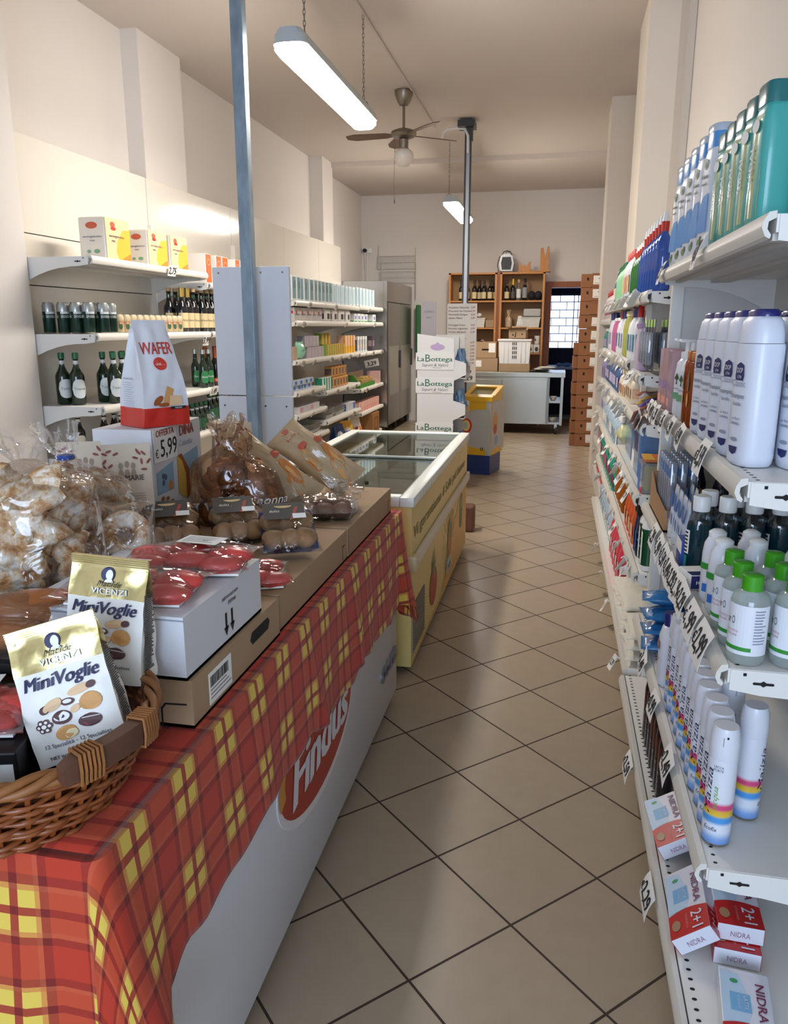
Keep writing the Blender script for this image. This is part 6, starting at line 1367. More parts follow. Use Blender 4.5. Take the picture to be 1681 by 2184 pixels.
for zc, hh in ((1.192, .075), (.975, .066), (.575, .066), (.20, .066)):
    g.b(-1.255, 6.989, zc-hh, -.908, 6.994, zc+hh, mat('sleeve_white', '#e6e8e6', .5))
    g.text('La', (-1.24, 6.988, zc+.0), X, Z, .040, DG, 'l', .012, width=.062); g.text('B', (-1.168, 6.988, zc-.004), X, Z, .064, DG, 'l', .0, width=.046); g.text('ottega', (-1.118, 6.988, zc), X, Z, .040, DG, 'l', .012, width=.195)
    g.text('Sapori & Valori', (-1.08, 6.988, zc-.045), X, Z, .026, DGK, 'c', 0, .3, width=.24); g.prism([(-.04, 0), (.04, -.004), (.04, -.002), (-.04, .0025)], (-1.06, 6.988, zc-.056), X, Z, (0, -.0004, 0), DGK)
g.build('lettered_sleeve', t, label='white sleeves with dark green lettering')
g = G(); LIL = mat('lilac_print', '#b9a3cc', .5); g.disc((-1.06, 6.9945, 1.315), X, Z, .065, .028, LIL, 18); g.disc((-1.06, 6.994, 1.345), X, Z, .015, .012, LIL, 10); g.build('lilac_emblem', t)
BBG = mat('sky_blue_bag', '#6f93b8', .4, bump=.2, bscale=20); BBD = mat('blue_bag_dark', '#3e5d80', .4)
for k, (zb, n) in enumerate(((1.05, 3), (.69, 3), (.33, 3))):
    for q in range(n):
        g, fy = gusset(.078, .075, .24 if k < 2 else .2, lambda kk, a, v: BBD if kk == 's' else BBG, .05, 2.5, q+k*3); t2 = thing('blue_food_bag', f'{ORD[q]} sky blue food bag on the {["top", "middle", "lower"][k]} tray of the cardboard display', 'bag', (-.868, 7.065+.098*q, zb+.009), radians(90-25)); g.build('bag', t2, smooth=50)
        g = G(); g.disc((0, 0, .07), X, Z, .035, .022, BIS, 12); g.text('PANE', (0, 0, .12), X, Z, .014, PAPER, 'c', .01); warp(g, 0, fy); g.build('print', t2)
g = G(); g.b(-1.275, 7.36, 0, -1.135, 7.37, 1.72, mat('mauve_grey_card', '#a8a2a6', .5)); g.text('Listino', (-1.20, 7.358, 1.62), X, Z, .022, DGK, 'c', 0, .2); g.text('pane', (-1.20, 7.358, 1.57), X, Z, .018, DGK, 'c'); o = g.build('tall_grey_card'); tag(o, 'tall mauve-grey card standing behind the cardboard display', 'card')
g = G(); g.b(-1.13, 7.345, .0, -.86, 7.355, 1.42, GREYP); o = g.build('grey_backing_board'); tag(o, 'pale grey board behind the cardboard display, right of the mauve card', 'board')
boxy('brown_sack', 'brown object on the floor just beyond the yellow chest freezer', 'bag', -.66, 5.60, 0, -.56, 5.72, .20, mat('leather_brown', '#6b4636', .6), .02)
# ================================================================== TOILETRIES, NEAREST UNIT
random.seed(21)
FC = radians(180+58)   # print turned to the aisle and the viewer
def oval(name, H, sx, sy, body, cap, capz, shoulder=.86, sq=3, capr=.62, n=24, caph=None, domed=False):
    t = thing(name, 'x', name.replace('_', ' ').split()[-1])
    g = G(); g.lathe([(.92, 0), (1, .008), (1, capz*shoulder), (.95, capz*(shoulder+.06)), (.82, capz*.985), (capr*.98, capz)], body, n, sx, sy, sq=sq); g.build('bottle', t, smooth=50)
    g = G(); g.lathe([(capr, capz, cap), (capr*1.0, H-.006), (capr*.9, H)], cap, n, sx, sy, sq=sq if capr > .7 else 0); g.build('cap', t, smooth=50)
    return t
def flatprint(t, items, sx, sy, name='print', mul=1.0):
    """prints on the -x face: (kind, y, z, ...)"""
    g = G(); x = -sx-.0012
    for it in items:
        k = it[0]
        if k == 't': g.text(it[1], (x-.0006, it[2], it[3]), NY, Z, it[4], it[5], 'c', it[7] if len(it) > 7 else .015, 0, it[6])
        elif k == 'd': g.disc((x-.0003*(len(it) > 6), it[1], it[2]), NY, Z, it[3], it[4], it[5], 16)
        elif k == 'b': g.b(x, it[1], it[3], x+.0006, it[2], it[4], it[5])
        elif k == 'p': g.poly(it[1], (x-.0002, 0, 0), NY, Z, it[2])
    g.build(name, t)
LGT = mat('leaf_green2', '#5d7f45', .5); LGD = mat('leaf_green_dark', '#36502f', .5)
# aqua bottles: label on the aisle face, plain flank to the viewer
AQ = mat('aqua_plastic', '#3fa39c', .3, coat=.3); AQD = mat('aqua_cap', '#11686a', .25, coat=.4); LEAFM = mat('leaf_label', '#8a9a5f', .3, noise=.55, nscale=60, stretch=(1, 1, .25), coat=.3)
aq = oval('aqua_shampoo_bottle', .264, .033, .040, AQ, AQD, .224, sq=4.5, capr=.90)
g = G(); 
vs = []; fs = []
for j, z in enumerate((.02, .09, .16, .205)):
    for i in range(5): y = -.030+.060*i/4; vs.append((-.0342+.003*abs(i-2)/2*1.2, y*(1-.15*(j > 1)), z))
for j in range(3):
    for i in range(4): q = j*5+i; fs.append((q, q+1, q+6, q+5))
g.add(vs, fs, LEAFM); g.text('VIDAL', (-.0365, 0, .12), Z, Y, .016, PAPER, 'c', .02, width=.07); g.disc((-.0362, .0, .188), NY, Z, .018, .012, PAPER, 12); g.build('leaf_label', aq, label='leaf-patterned label')
row(aq, [(.389, y, 1.687) for y in (1.75, 1.85, 1.95, 2.05, 2.15)], 'aqua shampoo bottle with a leaf label', 'on the top right shelf, front row', 'aqua bottles, front row', rz=radians(10))
row(aq, [(.462, y, 1.687) for y in (1.78, 1.88, 1.98, 2.08)], 'aqua shampoo bottle', 'in the row behind, on the top right shelf', 'aqua bottles, hind row', rz=radians(10))
WBP = mat('white_bottle', '#dfe3ea', .32, coat=.2); SKB = mat('sky_blue_print', '#2a87d0', .4); CAPB = mat('cap_blue', '#4a93d2', .3, coat=.4); CAPC = mat('cap_clear', '#b9c4d2', .2, coat=.4)
ws = oval('white_blue_bottle', .315, .034, .044, WBP, CAPB, .262, sq=3, capr=.86)
g = G(); g.lathe([(.87, .300), (.88, .316), (.80, .320)], CAPC, 24, .034, .044, sq=3); g.build('cap_top', ws, smooth=50)
flatprint(ws, [('p', [(.03, .055), (.03, .15), (.0, .145), (-.02, .12), (-.03, .08), (-.032, .055)], SKB), ('d', .0, .225, .014, .014, mat('grey_badge', '#9aa896', .5)), ('d', -.004, .222, .007, .008, LGD, 1), ('t', 'delicato', 0, .19, .010, INK, .045), ('t', 'zero%', 0, .172, .008, INK, .03), ('d', .01, .03, .012, .010, LGT), ('d', .0, .038, .007, .009, LGD, 1)], .034, .044)
row(ws, [(.389, y, 1.687) for y in (2.32, 2.46, 2.60, 2.74, 2.88)], 'white bottle with a blue panel and blue cap', 'on the top right shelf, front row', 'white and blue bottles, front row', rz=radians(14))
row(ws, [(.455, y, 1.687) for y in (2.39, 2.55, 2.71)], 'white and blue bottle', 'in the row behind, on the top right shelf', 'white and blue bottles, hind row', rz=radians(14))
# big white shampoo bottles
WH2 = mat('shampoo_white', '#dde2ee', .35, coat=.15); NCAP = mat('navy_cap', '#23286e', .25, coat=.4)
sh = thing('white_shampoo_bottle', 'x', 'shampoo bottle')
g = G(); g.lathe([(.86, 0), (.95, .006), (1, .02), (1, .235), (.97, .242)], WH2, 28, .036, .049, sq=3.2); g.build('bottle', sh, smooth=50)
g = G(); g.lathe([(.985, .243), (.96, .26), (.86, .285), (.70, .294)], WH2, 28, .036, .049, sq=2.6); g.build('shoulder_cap', sh, smooth=50)
g = G(); g.lathe([(.70, .294), (.70, .303), (.60, .308)], NCAP, 24, .036, .049, sq=2.4); g.build('cap', sh, smooth=50, label='navy blue cap')
flatprint(sh, [('p', [(-.014, .170), (.014, .170), (.017, .178), (.014, .200), (.0, .206), (-.014, .200), (-.017, .178)], NAVY), ('t', 'DOP', 0, .185, .010, PAPER, .022), ('t', '174', 0, .174, .006, PAPER, .014), ('t', 'Classic', .0, .158, .013, mat('grey_script', '#8f95a8', .5), .05, 0), ('t', 'shampoo', 0, .135, .010, mat('grey_ink', '#6e7280', .5), .05), ('t', 'lucido', 0, .12, .008, MATS['grey_ink'], .03), ('t', 'ai fiori', .0, .092, .005, MATS['grey_ink'], .03), ('t', 'CAMOMILLA', .0, .082, .005, MATS['grey_ink'], .034), ('d', 0, .052, .014, .004, MATS['grey_script']), ('p', [(-.017, .038), (.017, .038), (.013, .026), (.0, .021), (-.013, .026)], NAVY)], .036, .049)
row(sh, [(.392, y, 1.224) for y in (1.69, 1.81, 1.93, 2.05, 2.17)], 'large white shampoo bottle with a navy cap', 'on the second right shelf, front row', 'large white shampoo bottles, front row', jr=.03, rz=radians(17))
row(sh, [(.478, y, 1.224) for y in (1.66, 1.79, 1.92, 2.05)], 'large white shampoo bottle', 'in the row behind, on the second right shelf', 'large white shampoo bottles, hind row', jr=.03, rz=radians(17))
AMBL = film('amber_liquid', '#e07a18', .75, .06, .05, body='#b4500c', bodyw=.45)
t = ob_ = thing('amber_shower_gel', 'x', 'shower gel')
g = G(); g.lathe([(.85, 0), (1, .012), (1, .165), (.93, .178), (.80, .182)], AMBL, 22, .029, .033, sq=2.4); g.build('bottle', t, smooth=50)
g = G(); g.lathe([(.82, .182), (.84, .205), (.78, .207)], mat('amber_cap', '#b5682a', .25, .4), 22, .029, .033, sq=2.4); g.build('cap', t, smooth=50)
flatprint(t, [('d', 0, .075, .011, .020, BIS), ('p', [(-.010, .10), (.010, .10), (.012, .13), (0, .155), (-.012, .13)], mat('olive_label', '#6a5a35', .4))], .029, .033)
row(ob_, [(.385, 2.30, 1.224), (.385, 2.38, 1.224)], 'amber shower gel bottle', 'between the white shampoos and the pump bottles', 'amber gel bottles')
t = pu = thing('pump_soap_bottle', 'x', 'soap bottle')
g = G(); g.lathe([(.85, 0), (1, .01), (1, .13), (.85, .165), (.55, .178)], WBP, 22, .030, .036, sq=2.3); g.build('bottle', t, smooth=50)
g = G(); g.lathe([(.019, .178), (.019, .198), (.008, .20), (.008, .225), (.006, .23)], WPLA, 16); g.b(-.045, -.009, .228, .012, .009, .238, WPLA, .003); g.build('pump', t, smooth=50, label='white pump head')
flatprint(t, [('p', [(-.004, .10), (.004, .10), (.002, .112), (.012, .118), (0, .135), (-.012, .118), (-.002, .112)], LGD), ('b', -.02, .02, .055, .075, mat('green_band', '#6a9a76', .5)), ('t', 'neutro', 0, .085, .006, MATS['grey_ink'], .03)], .030, .036)
row(pu, [(.39, 2.48, 1.224), (.39, 2.58, 1.224)], 'white pump soap bottle with a green leaf', 'on the second right shelf', 'pump soap bottles', rz=radians(22))
PKF = film('pink_blister', '#ffe9ec', .86, .07, .10, body='#e6c4cc', bodyw=.35)
t = pb = thing('pink_blister_box', 'x', 'blister pack')
g = G(); g.b(-.03, -.045, 0, .03, .045, .20, PKF, .003); g.build('box', t); g = G(); g.lathe([(.018, .01), (.022, .03), (.018, .09), (.008, .11)], mat('pink_bottle', '#e8a7a2', .4), 14); g.build('inner_bottle', t, smooth=50)
g = G(); g.b(-.0306, -.03, .07, -.0302, .03, .095, mat('violet_label', '#8d6fae', .5)); g.b(-.0306, -.035, .02, -.0302, .035, .045, mat('coral_label', '#e59c86', .5)); g.build('print', t)
row(pb, [(.385, 2.69, 1.224), (.385, 2.80, 1.224), (.385, 2.91, 1.224)], 'translucent pink blister box', 'at the far end of the second right shelf', 'pink blister boxes')
# third shelf
CLQ = film('clear_liquid_bottle', '#f4fbf9', .92, .05, .05, body='#dfe8e4', bodyw=.30); GCP = mat('lime_green_cap', '#3f9e1e', .3, coat=.3)
t = mc = thing('micellar_water_bottle', 'x', 'bottle')
g = G(); g.lathe([(.85, 0), (1, .008), (1, .125), (.90, .138), (.5, .148), (.45, .150)], CLQ, 26, .036, .036); g.build('bottle', t, smooth=50)
g = G(); g.lathe([(.0195, .146), (.0195, .176), (.017, .178)], GCP, 20); g.build('cap', t, smooth=40, label='bright green cap')
g = G(); g.pcyl((0, 0), .0365, FC-1.35, FC+1.5, .022, .122, mat('label_pearl', '#e3e8ef', .4), 16); g.pcyl((0, 0), .0369, FC-1.2, FC+.5, .030, .038, GREEN, 10)
g.tcyl('air O', (0, 0), .0372, FC-.75, .082, .016, mat('slate_ink', '#4a5560', .5), bold=.0, width=.022); g.tcyl('ACQUA DETOX', (0, 0), .0372, FC-.62, .066, .0045, mat('rose_ink', '#c87b84', .5), bold=0, width=.030); g.tcyl('MICELLARE', (0, 0), .0372, FC-.62, .058, .0045, MATS['rose_ink'], bold=0, width=.026)
for k in range(12): g.pcyl((0, 0), .0370, FC+.55, FC+.95+.3*random.random(), .112-k*.006, .1145-k*.006, MATS['grey_script'], 4)
g.build('label', t)
for c, (x, lab) in enumerate(((.376, 'left file'), (.456, 'right file'))): row(mc, [(x+.014, y, .855) for y in (1.545, 1.63, 1.715)], 'clear bottle with a green cap', 'in the '+lab+' on the third right shelf', 'green-capped bottles, '+lab, jr=.12)
place(mc, (.552, 1.57, .855), 0, 'clear bottle with a green cap at the right edge of the photo')
t = lo = thing('white_lotion_bottle', 'x', 'lotion bottle')
g = G(); g.lathe([(.8, 0), (1, .01), (1, .12), (.9, .145), (.65, .160)], mat('pearl_plastic', '#e4e7ee', .25, coat=.4), 24, .030, .033); g.build('bottle', t, smooth=60); g = G(); g.lathe([(.65, .160), (.66, .172), (.4, .178)], WPLA, 20, .030, .033); g.build('cap', t, smooth=50)
g = G(); g.pcyl((0, 0), .0335, FC-.9, FC+.9, .085, .10, GREEN, 8); g.pcyl((0, 0), .0335, FC-.5, FC+.1, .03, .05, BLUE, 6); g.build('print', t)
row(lo, [(.388, 1.81, .855), (.388, 1.89, .855), (.462, 1.82, .855), (.465, 1.90, .855), (.54, 1.80, .855)], 'pearl white lotion bottle with a green band', 'behind the green-capped bottles', 'pearl lotion bottles')
MWL = film('teal_mouthwash', '#1f8f98', .6, .07, .05, body='#0e4250', bodyw=.55)
t = mw = thing('mouthwash_bottle', 'x', 'mouthwash')
g = G(); g.lathe([(.85, 0), (1, .01), (1, .118), (.93, .132)], MWL, 24, .032, .032, sq=2.6, cap=True); g.lathe([(.93, .132), (.86, .150), (.55, .162), (.5, .17)], CLEARS, 24, .032, .032, sq=2.4, cap=False); g.build('bottle', t, smooth=50)
g = G(); g.lathe([(.0215, .166), (.0225, .170), (.0225, .204), (.020, .207)], WPLA, 22); g.build('cap', t, smooth=40, label='white screw cap')
g = G(); g.pcyl((0, 0), .0345, FC-1.0, FC-.35, .05, .115, PAPER, 6)
for k in range(6): g.pcyl((0, 0), .0349, FC-.95, FC-.5, .105-k*.010, .110-k*.010, INK, 4)
g.pcyl((0, 0), .0345, FC-1.0, FC-.5, .01, .045, mat('teal_label', '#2a8a86', .5), 5); g.build('label', t)
for k, x in enumerate((.392, .458, .524, .590)): place(mw, (x, 2.14, .855), random.uniform(-.1, .1), f'{ORD[k]} teal mouthwash bottle from the shelf edge, white cap', 'mouthwash bottles')
row(mw, [(.425, 2.215, .855), (.495, 2.215, .855), (.565, 2.215, .855)], 'teal mouthwash bottle', 'in the file behind the first four', 'mouthwash bottles behind')
DKB = film('dark_plum_bottle', '#4a2740', .5, .08, .05, body='#1d1320', bodyw=.7)
t = db = thing('dark_plum_bottle', 'x', 'bottle'); g = G(); g.lathe([(.9, 0), (1, .01), (1, .15), (.6, .19), (.5, .21)], DKB, 18, .026, .026); g.build('bottle', t, smooth=50); g = G(); g.lathe([(.014, .208), (.015, .235)], CLEARS, 12); g.build('cap', t)
row(db, [(.46+.06*k, 2.62-.07*(k % 2), .855) for k in range(5)], 'dark plum bottle', 'at the back of the third right shelf', 'dark plum bottles')
# plasters boxes
for k, (x, y, z, rz, rx, lab) in enumerate(((.40, 2.015, .856, .25, 0, 'navy and white plaster box lying in front of the mouthwash'), (.485, 2.035, .898, -.5, .45, 'white and navy plaster box leaning on the mouthwash'), (.60, 1.99, .857, .1, 0, 'navy and white plaster box under the right-hand bottles'))):
    t = thing('plaster_box', lab, 'plaster box', (x, y, z), rot=(rx, 0, rz)); g = G(); g.b(-.06, -.04, 0, .06, .04, .038, PAPER, .002); g.build('box', t)
    g = G(); g.b(-.0606, -.0406, .002, .02, -.0398, .036, NAVY); g.text('Hansaplast', (-.02, -.0412, .014), X, Z, .009, PAPER, 'c', .02, width=.055); g.b(-.06, -.04, .0381, .0, -.01, .0386, NAVY); g.prism([(-.02, -.005), (.045, .01), (.045, .018), (-.02, .003)], (0, 0, .0386), X, Y, (0, 0, .0002), BISL); g.build('print', t)
# toothpaste and toothbrush area
TPB = mat('toothpaste_white', '#d8dfe8', .35)
t = tpb = thing('toothpaste_tube', 'x', 'toothpaste'); g = G(); g.lathe([(.020, 0), (.021, .02), (.020, .03)], mat('tube_cap', '#e6e9ee', .3), 16); g.build('cap', t, smooth=40)
g = G(); vs = []; n = 16
for j, (z, kx) in enumerate(((.03, 1), (.07, .9), (.12, .5), (.165, .08))):
    for i in range(n): a = 2*pi*i/n; vs.append((.021*cos(a)*max(kx, .06), .023*sin(a)*(1.0+.25*(1-kx)), z))
g.add(vs, [(j*n+i, j*n+(i+1) % n, (j+1)*n+(i+1) % n, (j+1)*n+i) for j in range(3) for i in range(n)], TPB); g.build('tube', t, smooth=60)
g = G(); g.poly([(-.02, .10), (.02, .10), (.022, .15), (-.022, .15)], (-.0165, 0, 0), NY, Z, BLUE); g.disc((-.024, 0, .075), NY, Z, .012, .018, mat('blue_deep', '#1f56a0', .4), 12); g.build('print', t)
row(tpb, [(.382, y, .855) for y in (2.26, 2.33, 2.41, 2.49)]+[(.43, y, .855) for y in (2.36, 2.44, 2.52)], 'white and blue toothpaste tube', 'beside the mouthwash', 'toothpaste tubes')
g = G(); g.b(-.03, -.05, 0, .03, .05, .075, mat('blue_box', '#2347a0', .4), .002); g.b(-.0306, -.05, .04, -.03, .05, .075, PAPER); g.text('L', (-.0312, .0, .012), NY, Z, .022, PAPER, 'c', .03); o = g.build('blue_cotton_box', loc=(.375, 2.185, .855)); o.scale = (.8, .8, 1); tag(o, 'royal blue and white box squeezed before the toothpaste', 'box')
KRD = mat('kraft_display', '#a9835c', .7)
t = thing('toothbrush_display', 'brown card holder of toothbrush packs on the third right shelf', 'display box', (.405, 2.74, .855)); g = G(); g.b(-.05, -.20, 0, .06, .20, .006, KRD); g.prism([(-.20, 0), (.20, 0), (.20, .13), (.05, .08), (-.20, .07)], (-.05, 0, 0), Y, Z, (.004, 0, 0), KRD); g.b(.056, -.2, 0, .06, .2, .14, KRD); g.b(-.046, -.2, 0, .056, -.196, .07, KRD); g.b(-.046, .196, 0, .056, .2, .13, KRD); g.build('holder', t)
BLF = film('blister_film', '#eef2f8', .85, .10, .08, body='#c9cfdb', bodyw=.25)
t = tb = thing('toothbrush_pack', 'x', 'toothbrush'); g = G(); g.b(-.012, -.014, 0, .010, .014, .215, BLF, .005); g.build('blister', t, smooth=40); g = G(); g.b(-.004, -.005, .01, .004, .005, .15, mat('brush_handle', '#7a2c56', .4), .002); g.b(-.006, -.006, .15, .006, .006, .18, PAPER, .002); g.build('toothbrush', t); g = G(); g.b(-.0125, -.012, .165, -.012, .012, .195, BLUE); g.build('card', t)
for r_, x in enumerate((.377, .410, .442)): row(tb, [(x, 2.575+.052*k+.01*r_, .862) for k in range(6)], 'toothbrush blister pack', f'in the {["front", "middle", "hind"][r_]} line of the brown holder', f'toothbrush packs, {["front", "middle", "hind"][r_]} line')
# fourth shelf: spray cans
CANW = mat('can_white', '#e2e5ee', .3, coat=.2)
m, nt, N, L, B = nodes_mat('rainbow_can')
tc = N.new('ShaderNodeTexCoord'); sp = N.new('ShaderNodeSeparateXYZ'); L.new(tc.outputs['Object'], sp.inputs[0])
mp = N.new('ShaderNodeMapRange'); mp.inputs[1].default_value = 0; mp.inputs[2].default_value = .2; L.new(sp.outputs[2], mp.inputs[0])
r = N.new('ShaderNodeValToRGB'); L.new(mp.outputs[0], r.inputs[0]); e = r.color_ramp.elements
st_ = [(0, '#5b86c6'), (.09, '#86a9dc'), (.17, '#dfe5f0'), (.25, '#dfe5f0'), (.29, '#4d9bdc'), (.34, '#4d9bdc'), (.37, '#e7c23c'), (.42, '#e3b33c'), (.45, '#d8487c'), (.49, '#d8487c'), (.53, '#e0e4ec'), (1, '#dfe3ec')]
for k, (p, c) in enumerate(st_):
    q = e[k] if k < 2 else e.new(p); q.position = p; q.color = (*lin(c), 1)
L.new(r.outputs[0], B.inputs['Base Color']); B.inputs['Roughness'].default_value = .3; RBW = m
t = sc_ = thing('spray_can', 'x', 'spray can')
g = G(); g.lathe([(.0278, 0, STEEL), (.0295, .003, STEEL), (.0295, .006, RBW), (.0295, .200, RBW), (.0283, .204, RBW)], RBW, 26); g.build('can', t, smooth=40)
g = G(); g.lathe([(.0295, .203), (.0303, .207), (.0303, .235), (.0278, .262), (.0245, .274)], CANW, 26, cap=False); g.lathe([(.0245, .274), (.022, .270), (.021, .260), (.004, .258)], CANW, 26); g.build('cap', t, smooth=45)
g = G(); g.disc((.0295*cos(FC+.5), .0295*sin(FC+.5), .258), (-sin(FC+.5), cos(FC+.5), .0), (.1, .1, 1), .0022, .0028, DARK, 10); g.pcyl((0, 0), .0305, FC+.22, FC+.26, .238, .258, mat('slot_grey', '#7d8290', .5), 2); g.build('nozzle', t)
g = G(); g.tcyl('Malizia', (0, 0), .0301, FC-.28, .128, .017, mat('malizia_ink', '#1d1c46', .4), vertical=True, bold=.02, shear=.25, width=.105); g.tcyl('acqua', (0, 0), .0301, FC+.20, .115, .011, mat('lime_ink', '#6fae4a', .4), vertical=True, bold=0, shear=.4, width=.055)
g.tcyl('LACCA', (0, 0), .0301, FC+.10, .186, .0055, MATS['malizia_ink'], bold=.01, width=.020); g.tcyl('FORTE', (0, 0), .0301, FC+.10, .178, .0055, MATS['malizia_ink'], bold=.01, width=.020)
g.tcyl('Ecofix', (0, 0), .0301, FC-.1, .036, .010, MATS['malizia_ink'], bold=0, shear=.2, width=.030); g.build('lettering', t)
row(sc_, [(.385+.002*(k % 3), 1.60+.0655*k, .407) for k in range(11)], 'rainbow-banded white spray can', 'in front on the fourth right shelf', 'rainbow spray cans, front row', jr=.12)
place(sc_, (.468, 1.71, .407), 1.9, 'shaded spray can standing alone behind the nearest one, turned away', 'rainbow spray cans, hind row')
place(sc_, (.448, 1.85, .407), .4, 'spray can with an open cap seen just behind the front row', 'rainbow spray cans, hind row'); place(sc_, (.448, 1.92, .407), .9, 'hindmost spray can of the second row', 'rainbow spray cans, hind row')
t = thing('white_gel_bottle', 'white bottle with a navy cap and red mark beyond the spray cans', 'bottle', (.378, 2.375, .407))
g = G(); g.lathe([(.85, 0), (1, .01), (1, .16), (.75, .19), (.6, .195)], WBP, 22, .030, .036, sq=2.4); g.build('bottle', t, smooth=50); g = G(); g.lathe([(.019, .193), (.020, .235), (.018, .238)], NCAP, 18); g.build('cap', t, smooth=40); flatprint(t, [('b', -.018, .018, .12, .145, mat('crimson_label', '#a02c3c', .5)), ('t', 'FOR', .0, .125, .014, PAPER, .026), ('t', 'neutral', 0, .085, .010, NAVY, .04)], .030, .036)
BWP = mat('blue_wipes', '#2f78b4', .25, coat=.5, bump=.3, bscale=22)
for k in range(4):
    g, fz = pillow(.12, .24, .05, lambda u, v: BWP, 16, 22, .07, .55, k+4); o = g.build('blue_wipes_pack', loc=(.445, 2.62+.02*k, .414+.050*k), rot=(.0, .04*(k % 2), radians(84+6*(k % 3))), smooth=60)
    tag(o, f'{["lowest", "second", "third", "topmost"][k]} crinkled blue wipes pack of the pile beyond the white bottle', 'wipes')
# base shelf: dark spray cans and pad boxes
t = dc = thing('dark_spray_can', 'x', 'spray can'); BKR = mat('can_dark', '#1c1416', .3, coat=.3); g = G(); g.lathe([(.022, 0, BKR), (.0235, .01, BKR), (.0235, .11, mat('can_maroon', '#4a1712', .35, coat=.3)), (.0235, .175, BKR), (.0215, .19, BKR), (.018, .215), (.006, .222)], BKR, 22); g.build('can', t, smooth=50)
g = G(); g.tcyl('Libera', (0, 0), .024, FC-.5, .06, .012, mat('can_grey_ink', '#a9a2a8', .5), vertical=True, bold=.0, shear=.2, width=.075); g.build('lettering', t)
row(dc, [(.360, 2.135+.062*k, .147) for k in range(7)], 'dark maroon and black spray can', 'on the base shelf under the rail', 'dark spray cans')
NW = mat('pad_box_white', '#dcdfea', .35, coat=.15); NRD = mat('pad_box_red', '#bf1f22', .35, coat=.15); NBL = mat('pad_box_blue', '#79b2dc', .4); NLB = mat('pad_box_paleblue', '#bcd6ec', .4); PLM = mat('plum_ink', '#7b3054', .4)
def pad_box(label, loc, rot, L_=.215, w=.095, h=.040):
    """box lying flat, long axis y, red end towards -y, lettering along the length"""
    t = thing('pad_box', label, 'box', loc, rot=rot); g = G(); a = w/2
    g.b(-a, 0, 0, a, L_, h, NW, .0015); g.build('box', t)
    g = G(); e = .0006
    P = [(-a, 0), (a, 0), (a, .070)]+[(a-w*k/8, .070+.012*sin(k*pi/8*.9)-.004*k/8) for k in range(1, 9)]
    g.poly(P, (0, 0, h+e), X, Y, NRD); g.b(-a-e, 0, .001, -a, .066, h-.001, NRD); g.b(a, 0, .001, a+e, .072, h-.001, NRD)
    g.poly([(-a*.95, .075), (.0, .082), (.012, .12), (-.01, .20), (-a*.95, .205)], (0, 0, h+e), X, Y, NLB); g.poly([(-.030, .105), (.008, .105), (.008, .150), (-.030, .150)], (0, 0, h+2*e), X, Y, NBL)
    g.disc((-.02, .180, h+2*e), X, Y, .008, .006, mat('pad_green', '#3f9a6a', .4), 12)
    g.text('NIDRA', (.020, .135, h+3*e), NY, X, .017, PLM, 'c', .012, width=.095); g.text('LATTE', (-.004, .128, h+3*e), NY, X, .007, NW, 'c', .02, width=.034); g.text('DETERGENTE', (-.016, .128, h+3*e), NY, X, .004, NW, 'c', .0, width=.034)
    g.text('2+1', (.008, .036, h+3*e), NY, X, .027, NW, 'c', .015, width=.050); g.text('CONVENIENZA', (-.006, .040, h+3*e), NY, X, .005, mat('pad_pink', '#d98a86', .4), 'c', 0, width=.045); g.disc((-.030, .035, h+3*e), X, Y, .011, .016, mat('pad_taupe', '#a3805f', .4), 14)
    g.text('NIDRA', (.0, -e, .012), X, Z, .013, mat('plum_soft', '#9a6c84', .4), 'c', .0, width=.040)
    g.text('2+1', (a+2*e, .036, .010), Y, Z, .018, NW, 'c', .015, width=.045); g.build('print', t, label='plum lettering above a red 2+1 end')
    return t
pad_box('red, white and blue pad box on top of another on the base shelf', (.448, 1.555, .190), (0, 0, radians(-3)))
pad_box('red and white pad box underneath another, only its near end showing', (.440, 1.530, .147), (0, 0, radians(-5)))
pad_box('red and white pad box lying nearest the viewer on the base shelf', (.412, 1.265, .147), (0, 0, radians(-7)))
pad_box('red, white and blue pad box leaning against the stack on the base shelf', (.366, 1.535, .178), (0, radians(-38), radians(-3)))
pad_box('red, white and blue pad box farther along, under the shelf rail', (.372, 1.86, .173), (0, radians(-30), radians(4)), .20)
pad_box('white pad box seen from its side between the two leaning ones', (.445, 1.79, .154), (0, radians(-8), radians(2)), .17, .07)
# ---- handwritten price cards on the right rails
def rcard(y, z, txt, label, w=.075, h=.052, x=None, roll=0, bend=.5):
    w *= 1.2; h *= 1.3
    """card bent round the rail, lettering running towards the viewer"""
    g = G(); n = 6; vs = []; x0 = -.003
    def P(u, v):   # u along -y, v up the card (-.5...5)
        a = radians(62-70*bend*(.5-v)); 
        return (-.006-.010*sin((v+.5)*2.2), -u*w, v*h)
    for i in range(n+1):
        v = -.5+i/n; vs += [P(-.5, v), P(.5, v)]
    g.add(vs, [(2*i, 2*i+1, 2*i+3, 2*i+2) for i in range(n)], PAPER)
    b = len(g.v); g.text('€', (0, w*.40, -h*.20), NY, Z, h*.30, INK, 'c', .02); g.text(txt, (0, -w*.06, -h*.27), NY, Z, h*.58, INK, 'c', .02, width=w*.74)
    for i in range(b, len(g.v)): q = g.v[i]; g.v[i] = (P(0, max(-.5, min(.5, q[2]/h)))[0]-.0012, q[1], q[2])
    o = g.build('price_card', loc=((x or R_F-.018), y, z-.016), rot=(roll, radians(24), 0)); md = o.modifiers.new('s', 'SOLIDIFY'); md.thickness = .0006
    tag(o, label, 'price card')
rcard(2.12, 1.69, '3,29', 'curled price card on the top right shelf rail below the aqua bottles', .05, .07); rcard(2.86, 1.685, '1,79', 'curled price card at the far end of the top right shelf rail', .06, .06)
rcard(1.83, 1.226, '2,59', 'price card 2,59 on the second right rail below the white shampoos', .075, .062)
